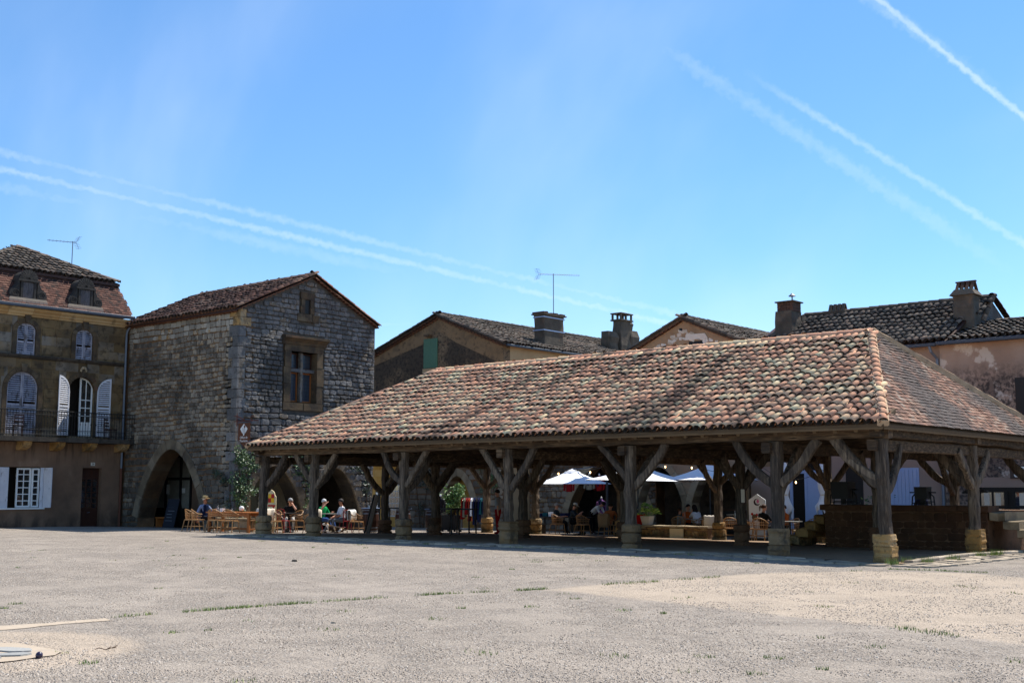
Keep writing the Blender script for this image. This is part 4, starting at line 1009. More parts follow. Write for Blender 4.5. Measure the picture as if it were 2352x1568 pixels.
canal_roof(mh, (ex, 0, ze), (0, 1, 0), ru, RL, lambda t: (Y0-.15+(AP.y-Y0+.15)*t/RL, Y1-.15+(AP.y-Y1+.15)*t/RL), [MT['dark_tile']], spacing=.25, exposure=.42, limit=300, seed=22)
ridge_tiles(mh, (ex, Y1-.15, ze+.03), tuple(AP), [MT['dark_tile']], name='hip_tile', seed=23); ridge_tiles(mh, (ex, Y0-.15, ze+.03), tuple(AP), [MT['dark_tile']], name='hip_tile', seed=24)
MT['old_wood'] = mat('bare_grey_boards', [(0., S(70, 66, 66)), (1., S(112, 108, 110))], .2, (5, 6, .6), (6, 6, 1), stains=[(S(50, 44, 42), 8., .52, .64, .8, (6, 6, .6))], bump=(30, .5, .006))
MT['dormer'] = mat('blackened_dormer_stone', [(0., S(40, 38, 37)), (.5, S(58, 55, 52)), (1., S(84, 79, 73))], .3, (4, 6, .6), bump=(20, .8, .02))
for (yc, _) in dorm:
    def dm(name, mb, m): return obj(name, mb, m, mh)
    fd = frame((XA+.12, yc, 9.62), (0, 1, 0), (1, 0, 0))
    body = MB(); prof = [(-.42, 0), (.42, 0), (.42, .72), (-.42, .72)]
    body.prism([(-.42, 0), (.42, 0), (.42, .74), (-.42, .74)], fd, -.75, -.04); half = [(.44*math.cos(t), .76+.44*math.sin(t)) for t in np.linspace(0, math.pi, 13)]
    body.prism(half, fd, -.95, -.04); D0 = dm('dormer', body, MT['dormer'])
    for sg in (-1, 1):      # scroll volutes
        vol = MB(); out = [(sg*.40, .0), (sg*.74, .0), (sg*.82, .10), (sg*.82, .24), (sg*.74, .36), (sg*.60, .44), (sg*.50, .58), (sg*.46, .76), (sg*.40, .76)]
        vol.prism(out if sg < 0 else list(reversed(out)), fd, -.30, .02)
        sp_ = [fd(sg*.58+.16*(1-t/13)*math.cos(t*1.0)*1.0, .19+.16*(1-t/13)*math.sin(t*1.0), .03) for t in np.linspace(0, 12, 26)]
        vol.tube(sp_, .018, 5); o = obj('volute', vol, MT['dormer']); o.parent = D0
    frm = MB()
    for a, e in ((-.34, -.24), (.24, .34)): frm.prism([(a, 0), (e, 0), (e, .74), (a, .74)], fd, -.06, .03)
    frm.prism([(-.46, .72), (.46, .72), (.46, .82), (-.46, .82)], fd, -.06, .06); o = obj('frame', frm, MT['dormer']); o.parent = D0
    shl = MB()
    for i in range(11):     # ribs of the shell
        t = math.pi*(i+.5)/11; a0, a1 = t-.12, t+.12; r0, r1 = .07, .40; cz = .83
        shl.prism([(r0*math.cos(a0), cz+r0*math.sin(a0)), (r1*math.cos(a0), cz+r1*math.sin(a0)), (r1*1.04*math.cos(t), cz+r1*1.04*math.sin(t)), (r1*math.cos(a1), cz+r1*math.sin(a1)), (r0*math.cos(a1), cz+r0*math.sin(a1))], fd, -.04, .035)
    o = obj('shell', shl, MT['dormer']); o.parent = D0
    for a, e in ((-.235, -.004), (.004, .235)):
        q = MB(); q.prism([(a, .02), (e, .02), (e, .70), (a, .70)], fd, -.04, -.015); o = obj('shutter', q, MT['old_wood']); o.parent = D0
    fl_ = MB(); fl_.prism([(-.86, -.10), (.86, -.10), (.80, .0), (-.80, .0)], fd, -.25, .07); dm('flashing', fl_, MT['concrete'])
    for i in range(9):
        q = MB(); q.prism([(-.86+.19*i, -.24), (-.86+.19*i+.18, -.24), (-.86+.19*i+.18, -.10), (-.86+.19*i, -.10)], fd, -.10, .115); dm('sill_tile', q, MT['render_clean'])
# TV aerial
def aerial(name, label, base, top, length, bdir, tilt, n, refl):
    t = thing(name, label, 'aerial', base); b = Vector(base); p = Vector((base[0], base[1], top)); d = Vector(bdir).normalized(); d.z = tilt; d.normalize(); sd = d.cross(Vector((0, 0, 1))).normalized()
    m = MB(); m.tube([b, p+Vector((0, 0, .05))], .022, 6); obj('mast', m, MT['zinc'], t)
    m = MB(); s_ = p-d*length*refl; e_ = s_+d*length; m.tube([s_, e_], .013, 5); obj('boom', m, MT['zinc'], t)
    for i in range(n):
        q = s_+d*(length*(i+.5)/n); m = MB(); l_ = .13-.05*i/n; m.tube([q-sd*l_, q+sd*l_], .006, 4); m.tube([q-Vector((0, 0, .06)), q+Vector((0, 0, .06))], .006, 4); obj('element', m, MT['zinc'], t)
    m = MB(); u = Vector((0, 0, 1))
    for sg in (-1, 1):
        for k in range(4): a = s_+u*sg*(.06+.07*k)-d*.05*k; m.tube([a-sd*.2, a+sd*.2], .006, 4)
        m.tube([s_, s_+u*sg*.30-d*.17], .008, 4)
    obj('reflector', m, MT['zinc'], t); return t
aerial('tv_aerial', 'thin television aerial with its boom pointing away on the red mansard roof', (-39.4, 1.72, 11.5), 12.95, 1.5, (.1, -1, 0), -.09, 8, .12)
# ------------------------------------------------------------------ the stone house on the corner
XT, YT, YE = -28.7, 3.3, 10.93; ZEV, ZAP = 8.98, 10.78; YM = (YT+YE)/2
th = thing('corner_house', 'big grey stone corner house with pointed arches and a cross window under its gable', 'house', (XT, YT, 0))
fl_ = frame((0, YT, 0), (1, 0, 0), (0, -1, 0))      # left face: s = X
fg = frame((XT, 0, 0), (0, 1, 0), (1, 0, 0))        # gable: s = Y
archL = (-33.2, 2.42, .3, 3.30); archs = [(5.30, 1.62, .25, 2.55), (8.68, 1.48, .25, 2.50)]
def arch_outline(c, h, sp, ap): return [(c-h, -.6)]+arch_pts(c, h, sp, ap, 10)+[(c+h, -.6)]
oL = arch_outline(*archL); oG = [arch_outline(*a) for a in archs]
b = MB(); b.prism([(-41.5, -.6)]+oL+[(XT-.02, -.6), (XT-.02, ZEV), (-41.5, ZEV)], fl_, -.85, -.03); obj('wall', b, MT['mortar'], th)
win = (6.04, 7.46, 5.30, 7.42); w0, w1, z0, z1 = win
b = MB(); pts = [(YT+.03, -.6)]
for o_ in oG: pts += o_
b.prism(pts+[(YE, -.6), (YE, z0-.06), (YT+.03, z0-.06)], fg, -.85, -.03)
for a, e in ((YT+.03, w0-.02), (w1+.02, YE)): b.prism([(a, z0-.06), (e, z0-.06), (e, z1+.03), (a, z1+.03)], fg, -.85, -.03)
b.prism([(YT+.03, z1+.03), (YE, z1+.03), (YE, ZEV), (YM, ZAP), (YT+.03, ZEV)], fg, -.85, -.03)
obj('wall', b, MT['gmortar'], th)
slit = (6.72, 7.02, 9.15, 9.75)
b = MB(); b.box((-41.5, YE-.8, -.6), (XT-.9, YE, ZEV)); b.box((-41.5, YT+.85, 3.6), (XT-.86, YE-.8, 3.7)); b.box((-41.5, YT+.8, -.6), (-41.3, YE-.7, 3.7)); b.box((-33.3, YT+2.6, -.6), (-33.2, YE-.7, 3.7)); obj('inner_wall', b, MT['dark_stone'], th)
hit = [in_poly(oL)]; hg = [in_poly(o_) for o_ in oG]
rr = random.Random(31)
def insL(s, z): return -36.86 <= s <= XT-.30+.05*math.sin(int(z*3.3)*2.2) and not hit[0](s, z) and z <= ZEV-.02
def ring_clear(o_, d=.0): return o_
pc = Pieces()
lay(pc, fl_, courses(-36.86, XT, -.3, 2.9, (.20, .32), (.22, .55), insL, rr, wave=.08, gap=.014), rr, (.03, .06), bury=3); lay(pc, fl_, courses(-36.86, XT, 2.9, 8.1, (.15, .25), (.16, .38), insL, rr, wave=.10, gap=.016), rr, (.03, .065), bury=3)
pc.emit(th, 'stone', [p.copy() for p in STONES], MT['stone'], 240, face=(0, -1, 0)); pc = Pieces()
lay(pc, fl_, courses(-36.86, XT, 8.1, ZEV-.12, (.2, .27), (.24, .42), insL, rr), rr, (.03, .05))
pc.emit(th, 'stone', [p.copy() for p in STONES], MT['pale_stone'], 60, face=(0, -1, 0))
voussoirs(th, fl_, arch_outline(*archL)[1:-1], .42, -.84, .045, MT['varch'], 1)
for q, z in ((-35.75, .0), (-30.65, .0)): pass
def insG(s, z):
    if s < YT+.32+.05*math.sin(int(z*3)*1.7) or s > YE-.05: return False
    if z > ZEV+(ZAP-ZEV)*(1-abs(s-YM)/(YE-YM))-.12: return False
    if any(h(s, z) for h in hg): return False
    if win[0]-.42 < s < win[1]+.40 and win[2]-.42 < z < win[3]+.75: return False
    if slit[0]-.26 < s < slit[1]+.24 and slit[2]-.40 < z < slit[3]+.35: return False
    return True
pc = Pieces()
lay(pc, fg, courses(YT+.2, YE, -.3, 5.0, (.19, .31), (.2, .55), insG, rr, gap=.02, wave=.08), rr, (.05, .11), tilt=.05); lay(pc, fg, courses(YT+.2, YE, 5.0, 8.0, (.14, .24), (.18, .42), insG, rr, gap=.018, wave=.08), rr, (.05, .10), tilt=.05)
lay(pc, fg, courses(YT+.2, YE, 8.0, ZAP, (.18, .23), (.26, .42), insG, rr, gap=.016), rr, (.03, .055))
pc.emit(th, 'stone', [p.copy() for p in STONES], MT['gstone'], 300, face=(1, 0, 0))
for o_ in oG: voussoirs(th, fg, o_[1:-1], .40, -.84, .07, MT['varch'], 1)
# quoins of the near corner
z = -.2; k = 0
while z < ZEV-.25:
    h = R.uniform(.32, .5); lg, sh = (.62, .34) if k % 2 else (.36, .60)
    b = MB(); b.beam((XT-lg+.045, YT+.0, z+h/2), (XT+.045, YT+.0, z+h/2), .09, h-.02, 1, .006, ch=.05, seed=k); b.beam((XT-.005, YT+.045, z+h/2), (XT-.005, YT+sh, z+h/2), .10, h-.018, 1, .006, ch=.05, seed=k+50)
    obj('quoin', b, MT['gstone'] if z < 8 else MT['plinth'], th); z += h; k += 1
# cross window with moulded hood
w0, w1, z0, z1 = win; wm = (w0+w1)/2
for i, (a, e, p, q) in enumerate(((w0-.36, w0, z0-.05, z0+.75), (w0-.40, w0, z0+.76, z0+1.45), (w0-.34, w0, z0+1.46, z1+.02), (w1, w1+.34, z0-.05, z0+.7), (w1, w1+.40, z0+.71, z0+1.5), (w1, w1+.33, z0+1.51, z1+.02), (w0-.4, wm, z0-.38, z0-.06), (wm+.01, w1+.38, z0-.38, z0-.06), (w0-.38, w1+.36, z1+.03, z1+.3))):
    b = MB(); b.prism([(a+.006, p), (e-.006, p), (e-.006, q), (a+.006, q)], fg, -.40, .05+.01*(i % 3)); obj('window_surround', b, MT['trim'], th)
b = MB(); pr = [(0, 0), (.08, 0), (.12, .12), (.22, .22), (.30, .26), (.30, .36), (0, .40)]
vs = [fg(w0-.52, z1+.31+q, d) for d, q in pr]+[fg(w1+.5, z1+.31+q, d) for d, q in pr]; n = len(pr)
b.add(vs, [tuple(range(n)), tuple(reversed(range(n, 2*n)))]+[(i+n, i, (i+1) % n, (i+1) % n+n) for i in range(n)]); obj('window_hood', b, MT['trim'], th)
b = MB(); b.prism([(wm-.06, z0), (wm+.06, z0), (wm+.06, z1), (wm-.06, z1)], fg, -.30, -.12); obj('mullion', b, MT['gstone'], th)
b = MB(); b.prism([(w0, z0+1.28), (w1, z0+1.28), (w1, z0+1.42), (w0, z0+1.42)], fg, -.29, -.13); obj('transom', b, MT['gstone'], th)
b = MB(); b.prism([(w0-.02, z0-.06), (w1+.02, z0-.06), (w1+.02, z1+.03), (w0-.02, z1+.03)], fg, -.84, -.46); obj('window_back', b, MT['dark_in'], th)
for a, e, p, q in ((w0, wm-.06, z0, z0+1.28), (wm+.06, w1, z0, z0+1.28), (w0, wm-.06, z0+1.42, z1), (wm+.06, w1, z0+1.42, z1)):
    b = MB(); t = .06
    for r_ in (((a, p), (a+t, p), (a+t, q), (a, q)), ((e-t, p), (e, p), (e, q), (e-t, q)), ((a+t, p), (e-t, p), (e-t, p+t), (a+t, p+t)), ((a+t, q-t), (e-t, q-t), (e-t, q), (a+t, q))): b.prism(list(r_), fg, -.40, -.33)
    o = obj('window', b, MT['winwood'] if q < z1-.2 else MT['brownwood'], th)
    g_ = MB(); g_.prism([(a+t, p+t), (e-t, p+t), (e-t, q-t), (a+t, q-t)], fg, -.38, -.365); x = obj('pane', g_, MT['leadglass']); x.parent = o
    ld = MB()
    for i in range(1, 4): ld.prism([(a+(e-a)*i/4-.005, p+t), (a+(e-a)*i/4+.005, p+t), (a+(e-a)*i/4+.005, q-t), (a+(e-a)*i/4-.005, q-t)], fg, -.362, -.355)
    zz = p+.2
    while zz < q-.1: ld.prism([(a+t, zz-.005), (e-t, zz-.005), (e-t, zz+.005), (a+t, zz+.005)], fg, -.3625, -.3555); zz += .17
    x = obj('lead_bars', ld, MT['gutter']); x.parent = o
s0, s1, z0, z1 = slit
b = MB(); b.prism([(s0, z0), (s1, z0), (s1, z1), (s0, z1)], fg, -.04, .004); obj('slit_window', b, MT['black'], th)
for a, e, p, q in ((s0-.24, s0, z0-.02, z0+.3), (s0-.2, s0, z0+.31, z1), (s1, s1+.22, z0-.02, z0+.26), (s1, s1+.2, z0+.27, z1), (s0-.25, s1+.22, z1+.01, z1+.32), (s0-.4, s1+.1, z0-.36, z0-.03), (s1+.11, s1+.5, z0-.38, z0-.05)):
    b = MB(); b.prism([(a+.006, p), (e-.006, p), (e-.006, q), (a+.006, q)], fg, -.05, .07); obj('window_surround', b, MT['trim'], th)
# roof: eaves overhang, tiles, scalloped cornice
ov = .26; RS = (ZAP-ZEV)/(YM-YT)
P0 = Vector((XT, YT-ov, ZEV+.09-ov*RS)); up = Vector((0, YM-YT+ov, (YM-YT+ov)*RS)); RL = up.length
b = MB(); zl = P0.z-.05; zr = P0.z+up.z-.05
b.add([(-37.2, YT-ov, zl), (XT+.14, YT-ov, zl), (XT+.14, YM, zr), (-37.2, YM, zr), (XT+.14, YE+.1, zl+.07), (-37.2, YE+.1, zl+.07)]+[(-37.2, YT-ov, zl-.05), (XT+.14, YT-ov, zl-.05), (XT+.14, YM, zr-.05), (-37.2, YM, zr-.05), (XT+.14, YE+.1, zl+.02), (-37.2, YE+.1, zl+.02)],
      [(0, 1, 2, 3), (3, 2, 4, 5), (7, 6, 9, 8), (8, 9, 11, 10), (0, 6, 7, 1), (1, 7, 8, 2), (2, 8, 10, 4), (4, 10, 11, 5), (3, 9, 6, 0), (5, 11, 9, 3)]); obj('roof_boards', b, MT['brownwood'], th)
canal_roof(th, (0, P0.y, P0.z), (1, 0, 0), up, RL, lambda t: (-36.95, XT+.12), [MT['brown_tile']], spacing=.25, exposure=.43, limit=300, seed=33, stuff='tile')
canal_roof(th, (0, YE+ov, P0.z), (1, 0, 0), (0, -up.y, up.z), RL, lambda t: (-36.95, XT+.12), [MT['brown_tile']], spacing=.42, exposure=.7, limit=0, seed=34, channel=False, scale=1.8)
ridge_tiles(th, (-36.9, YM, P0.z+up.z+.0), (XT+.1, YM, P0.z+up.z+.0), [MT['dark_tile']], seed=3)
for a, e in ((P0.y, YM), (YE+.12, YM)): ridge_tiles(th, (XT+.16, a, P0.z+.02), (XT+.16, e, P0.z+up.z+.0), [MT['brown_tile']], name='verge_tile', seed=int(a), step=.36, r=.95)
def scallops(parent, a, b, nrm, m, rows=2, sp=.235):
    a, b = Vector(a), Vector(b); d = (b-a).normalized(); nrm = Vector(nrm); upv = d.cross(nrm); upv = upv if upv.z > 0 else -upv; q = MB(); n = int((b-a).length/sp)
    for r_ in range(rows):
        for i in range(n):
            c = a+d*(sp*(i+.5+(r_ % 2)*.5))-upv*(.105*r_+.07); de = .20-.08*r_; pts = [(math.cos(t)*.11, math.sin(t)*.075) for t in np.linspace(math.pi, 0, 6)]
            vs = [c+d*x+upv*z+nrm*de for x, z in pts]+[c+d*x*.8+upv*(z-.02)+nrm*de for x, z in pts]+[c+d*x+upv*z-nrm*.05 for x, z in pts]
            k = 6; q.add(vs, [tuple((i_, i_+1, k+i_+1, k+i_)) for i_ in range(5)]+[(i_+1, i_, 2*k+i_, 2*k+i_+1) for i_ in range(5)])
        q.beam(a-upv*(.105*r_+.012)+nrm*(.10-.04*r_), b-upv*(.105*r_+.012)+nrm*(.10-.04*r_), .22-.06*r_, .022)
    o = obj('scalloped_cornice', q, m, parent); o['kind'] = 'stuff'
MT['genoise'] = mat('scalloped_terracotta', [(0., S(104, 72, 56)), (1., S(140, 102, 78))], .8, (5, 5, .3), stains=[(S(90, 66, 52), 2, .5, .7, .6)], bump=(30, .4, .01))
scallops(th, (-36.85, YT-.02, ZEV+.0), (XT-.0, YT-.02, ZEV+.0), (0, -1, 0), MT['genoise'])
scallops(th, (XT-.05, YT+.0, ZEV+.03), (XT-.05, YM, ZAP+.03), (1, 0, 0), MT['genoise'], 1); scallops(th, (XT-.05, YE, ZEV+.03), (XT-.05, YM, ZAP+.03), (1, 0, 0), MT['genoise'], 1)
MT['shop_glass'] = plain('painted_reflection_glass', S(150, 146, 134), .12, .6, 0, .3)  # opaque pane, reflections and pale interior put into its base colour
# shop front in the left arch: dark timber frame, glass, white inner wall
sf = frame((0, YT+2.3, 0), (1, 0, 0), (0, -1, 0))
b = MB(); b.prism([(-41.2, -.5), (-33.3, -.5), (-33.3, 3.5), (-41.2, 3.5)], sf, -2.5, -2.4); obj('inner_wall', b, plain('shop_plaster', S(196, 188, 172), .9), th)
b = MB()
for s in (-39.10, -38.40, -36.95, -35.80, -35.00): b.prism([(s-.06, -.3), (s+.06, -.3), (s+.06, 3.1), (s-.06, 3.1)], sf, -.06, .06)
for z in (2.05, 3.08): b.prism([(-39.10, z-.06), (-35.00, z-.06), (-35.00, z+.06), (-39.10, z+.06)], sf, -.05, .05)
b.prism([(-39.10, -.3), (-35.00, -.3), (-35.00, .72), (-39.10, .72)], sf, -.04, .03)
sfo = obj('shop_front', b, MT['black'], th)
for a, e in ((-39.04, -38.46), (-38.34, -37.01), (-36.89, -35.86), (-35.74, -35.06)):
    for p, q in ((.72, 1.99), (2.11, 3.02)):
        g_ = MB(); g_.prism([(a, p), (e, p), (e, q), (a, q)], sf, -.012, -.004); gl = obj('pane', g_, MT['shop_glass']); gl.parent = sfo
b = MB(); b.prism([(-40.70, -.5), (-39.16, -.5), (-39.16, 3.5), (-40.70, 3.5)], sf, -.1, .0); b.prism([(-34.94, -.5), (-33.50, -.5), (-33.50, 3.5), (-34.94, 3.5)], sf, -.1, .0); b.prism([(-39.16, 3.14), (-34.94, 3.14), (-34.94, 3.5), (-39.16, 3.5)], sf, -.1, .0); obj('inner_wall', b, MT['render_brown'], th)
pp = MB(); pp.prism([(-36.90, 1.35), (-36.65, 1.35), (-36.65, 1.8), (-36.90, 1.8)], sf, .05, .055); pp.prism([(-35.65, 1.4), (-35.40, 1.4), (-35.40, 1.62), (-35.65, 1.62)], sf, .05, .055); obj('notice', pp, MT['clean_white'], th)
# pieces of the vaulted walk seen through the gable arches
b = MB(); b.box((XT-4.4, YT+2.35, -.5), (XT-4.1, YE-.8, 3.5)); obj('inner_wall', b, MT['arch'], th)
b = MB(); b.prism([(6.98, -.5), (7.16, -.5), (7.16, 2.9), (6.98, 2.9)], fg, -3.9, -.86); obj('inner_wall', b, MT['arch'], th)
# hanging sign
hs = thing('hanging_sign', 'brown pointed hanging sign with a white diamond emblem on the corner of the stone house', 'sign', (-28.2, 3.28, 4.2))
fs = frame((-28.0, 3.2, 0), (1, 0, 0), (0, -1, 0)); MT['sign_brown'] = plain('brown_sign_enamel', S(92, 50, 26), .45, .3, 0, .03)
b = MB(); b.prism([(-.38, 3.56), (0, 3.28), (.38, 3.56), (.38, 4.22), (-.38, 4.22)], fs, -.015, .015); obj('board', b, MT['sign_brown'], hs)
b = MB(); b.prism([(-.24, 3.98), (0, 3.70), (.24, 3.98), (.0, 4.26-.07)], fs, .016, .022); em = obj('emblem', b, MT['clean_white'], hs)
b = MB(); b.lathe([(.055, 0), (.055, .004)], 12, (0, 0, 0), Matrix.Translation(fs(.055, 4.075, .024)) @ Matrix.Rotation(math.pi/2, 4, 'X'))
for off in (-.055, .055): b.tube([fs(off+.04*math.sin(t*2.2)-.03*t, 4.02-.27*t, .024) for t in np.linspace(0, 1, 8)], .012, 4)
o = obj('emblem_lines', b, MT['sign_brown']); o.parent = em
text('Office de', fs, 0, 3.635, .135, MT['clean_white'], hs, .018); text('Tourisme', fs, 0, 3.50, .135, MT['clean_white'], hs, .018)
b = MB(); b.tube([(-28.66, 3.2, 4.52), (-28.5, 3.2, 4.52), (-28.0, 3.2, 4.33)], .018, 5); b.tube([(-28.66, 3.2, 4.30), (-27.1, 3.2, 4.30)], .02, 6); b.tube([(-28.5, 3.2, 4.1), (-28.5, 3.2, 4.62)], .02, 6)
for x in (-28.3, -27.7): b.tube([(x, 3.2, 4.30), (x, 3.2, 4.2)], .008, 4)
b.tube([(-27.5+.12*math.cos(t), 3.2, 4.40+.08*math.sin(t)) for t in np.linspace(0, 5, 10)], .010, 4)
obj('bracket', b, plain('rusty_iron', S(94, 48, 34), .7, .3, .2), hs)
# ------------------------------------------------------------------ houses along the far side of the square
YF = 18.0
def gabled_house(name, label, x0, x1, ze0, ze1, xm, zr, depth, wallm, sidem, rtile, seed, sidewall=True, rise=0.0, ov=.22):
    """gable end towards -Y at YF, ridge running along +Y"""
    t = thing(name, label, 'house', (x0, YF, -.4)); f = frame((0, YF, 0), (1, 0, 0), (0, -1, 0))
    return t, f
# ---- C: blackened gable with green shutters
ch = thing('gable_house', 'blackened cream house with green shutters high in its gable and a long lichened roof', 'house', (-31.4, YF, -.4))
fc = frame((0, YF, 0), (1, 0, 0), (0, -1, 0))
cx0, cx1, cxm, cze, czr, cd_ = -36.6, -27.0, -31.45, 8.72, 10.5, 17.
cholesc = [(-30.1, 1.15, .5, 2.25)]
b = MB(); pts = [(-34.15, -.9)]
for a in cholesc: pts += [(a[0]-a[1], -.9)]+arch_pts(*a, 9)+[(a[0]+a[1], -.9)]
b.prism(pts+[(cx1, -.9), (cx1, 4.2), (-34.15, 4.2)], fc, -.7, 0); b.prism([(cx0-.6, 3.4), (-34.152, 3.4), (-34.152, 4.2), (cx0-.6, 4.2)], fc, -.7, 0); obj('wall', b, MT['mortar'], ch)
rr = random.Random(44); pc = Pieces(); hc = in_poly([(-30.1-1.5, -.9)]+arch_pts(-30.1, 1.5, .5, 2.6, 9)+[(-30.1+1.5, -.9)])
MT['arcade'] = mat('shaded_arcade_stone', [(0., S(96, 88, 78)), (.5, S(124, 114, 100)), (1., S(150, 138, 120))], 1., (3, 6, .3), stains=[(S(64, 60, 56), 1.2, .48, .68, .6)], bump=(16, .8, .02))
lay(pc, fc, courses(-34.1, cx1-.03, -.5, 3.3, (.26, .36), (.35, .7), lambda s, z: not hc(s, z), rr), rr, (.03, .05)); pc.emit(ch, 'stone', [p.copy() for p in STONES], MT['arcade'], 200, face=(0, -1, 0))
b = MB(); b.prism([(cx0, 4.2), (cx1, 4.2), (cx1, cze), (cxm, czr), (cx0, cze)], fc, -.5, 0); obj('wall', b, MT['render_cream'], ch)
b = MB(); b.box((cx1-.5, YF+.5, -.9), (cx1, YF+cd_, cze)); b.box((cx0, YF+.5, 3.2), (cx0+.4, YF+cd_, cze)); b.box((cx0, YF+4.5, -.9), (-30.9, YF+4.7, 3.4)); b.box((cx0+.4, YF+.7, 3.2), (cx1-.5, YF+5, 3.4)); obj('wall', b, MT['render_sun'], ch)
for a in cholesc: voussoirs(ch, fc, [(a[0]-a[1], .0)]+arch_pts(*a, 9)+[(a[0]+a[1], .0)], .38, -.7, .05, MT['arch'], 2)
# pale band following the gable (repaired render)
MT['render_band'] = mat('ochre_band_render', [(0., S(128, 102, 72)), (1., S(150, 122, 90))], 0., (1.1, 6, .6), stains=[(S(96, 80, 64), 1.2, .48, .66, .7), (S(54, 48, 43), 5., .54, .66, .6)], bump=(30, .5, .02))
for sg, xe in ((-1, cx0), (1, cx1)):
    sl = (czr-cze)/abs(xe-cxm)
    b = MB(); P = [(cxm, czr-.12), (xe-sg*.02, cze-.1), (xe-sg*.02, cze-1.0 if sg > 0 else cze-.5), (cxm+sg*1.2, czr-1.2*sl-.95), (cxm, czr-.75)]
    b.prism(P if sg < 0 else list(reversed(P)), fc, -.1, .012); obj('render_band', b, MT['render_band'], ch)
for a, e in ((-32.52, -32.03), (-32.02, -31.53)):
    b = MB(); b.prism([(a, 7.86), (e, 7.86), (e, 9.40), (a, 9.40)], fc, .01, .06); sh = obj('shutter', b, MT['green'], ch)
    k = MB()
    for i in range(1, 4): k.prism([(a+(e-a)*i/4-.005, 7.88), (a+(e-a)*i/4+.005, 7.88), (a+(e-a)*i/4+.005, 9.38), (a+(e-a)*i/4-.005, 9.38)], fc, .06, .064)
    for zz in (8.1, 9.1): k.prism([(a+.02, zz), (e-.02, zz), (e-.02, zz+.05), (a+.02, zz+.05)], fc, .06, .072)
    o = obj('battens', k, MT['green']); o.parent = sh
b = MB(); b.prism([(-32.6, 7.62), (-31.45, 7.62), (-31.45, 7.84), (-32.6, 7.84)], fc, .0, .05); obj('window_sill', b, MT['render_sun'], ch)
b = MB(); b.prism([(-32.3, 9.52), (-31.95, 9.52), (-31.95, 9.62), (-32.3, 9.62)], fc, .0, .3); obj('beam_end', b, MT['wood_h'], ch)
def saddle(parent, x0, x1, xm, ze, zr, y0, y1, mats, seed, ov=.25, left=True, lim=300, sagk=.05, spacing=.25):
    """two roof slopes with a ridge along Y; near slope tiled tile by tile"""
    for sg, xe in ((1, x1), (-1, x0)):
        if sg < 0 and not left: continue
        run = abs(xe-xm)+ov; k = (zr-ze)/abs(xe-xm); P = (xe+sg*ov, 0, ze-ov*k+.10); up = Vector((-sg*run, 0, run*k)); L = up.length
        b = MB(); vs = [(P[0], y0-.18, P[2]-.03), (P[0], y1, P[2]-.03), (xm, y1, P[2]+run*k-.03), (xm, y0-.18, P[2]+run*k-.03)]
        b.add(vs+[(v[0], v[1], v[2]-.07) for v in vs], [(0, 1, 2, 3), (7, 6, 5, 4), (0, 4, 5, 1), (3, 7, 4, 0), (1, 5, 6, 2), (2, 6, 7, 3)]); obj('roof_boards', b, MT['brownwood'], parent)
        if sg > 0: canal_roof(parent, P, (0, 1, 0), up, L, lambda t: (y0-.16, y1), mats, spacing=spacing, exposure=.44, limit=lim, seed=seed, sag=lambda y, t: sagk*mnoise.noise(Vector((y*.3, t*.4, seed)))-sagk*math.sin(math.pi*min(1, max(0, (y-y0)/(y1-y0)))))
        q = MB(); q.beam((P[0], y0-.16, P[2]+.0), (xm, y0-.16, P[2]+run*k+.0), .1, .14, 8, .008); obj('verge_mortar', q, MT['mortar'] if False else MT['dark_stone'], parent)
        ridge_tiles(parent, (P[0], y0-.2, P[2]+.0), (xm, y0-.2, P[2]+run*k-.02), mats, name='verge_tile', seed=seed+sg, step=.34, r=1.05)
    ridge_tiles(parent, (xm, y0-.2, zr+.14), (xm, y1, zr+.14), mats, seed=seed+5, step=.42)
saddle(ch, cx0, cx1, cxm, cze, czr, YF, YF+cd_, [MT['dark_tile']], 41)
scallops(ch, (cx0, YF, cze+.06), (cxm, YF, czr+.06), (0, -1, 0), MT['genoise'], 2, .25); scallops(ch, (cx1, YF, cze+.06), (cxm, YF, czr+.06), (0, -1, 0), MT['genoise'], 2, .25)
b = MB(); b.beam((cx1+.30, YF-.1, cze-.06), (cx1+.30, YF+cd_, cze-.06), .13, .11, 6); obj('gutter', b, MT['gutter'], ch)
def chimney(parent, name, x0, x1, y0, y1, z0, z1, m, cap='slab', seed=0):
    b = MB(); rr = random.Random(seed); xm, ym = (x0+x1)/2, (y0+y1)/2
    b.beam((xm, ym, z0), (xm, ym, z1), x1-x0, y1-y0, 7, .014, up=(0, 1, 0), seed=seed, ch=.04); c = obj(name, b, m, parent)
    return c
MT['chim'] = mat('sooty_chimney_render', [(0., S(60, 54, 48)), (.5, S(88, 80, 70)), (1., S(116, 104, 90))], 0., (2, 6, .7), stains=[(S(130, 96, 70), 1.5, .58, .72, .6)], bump=(16, .8, .03))
MT['brick'] = mat('chimney_brick', [(0., S(66, 50, 42)), (1., S(98, 72, 60))], .9, (5, 5, .3), stains=[(S(60, 52, 46), 2, .5, .7, .6)], bump=(30, .5, .01))
c1 = chimney(ch, 'chimney', -28.15, -27.45, 21.75, 23.5, 8.7, 10.72, MT['chim'], seed=1)
for zz in (9.85, 10.55):
    q = MB(); q.box((-28.17, 21.72, zz), (-27.43, 23.53, zz+.05)); o = obj('metal_strap', q, plain('galvanised_strap', S(150, 164, 190), .4, .5, .4)); o.parent = c1
q = MB(); q.box((-28.24, 21.66, 10.70), (-27.36, 23.6, 10.76)); o = obj('cap', q, MT['chim']); o.parent = c1
for i in range(9): q = MB(); q.box((-28.2+.03*(i % 2), 21.7+.21*i, 10.765), (-27.42, 21.7+.21*i+.17, 10.80+.08*R.random())); o = obj('brick', q, MT['brick']); o.parent = c1
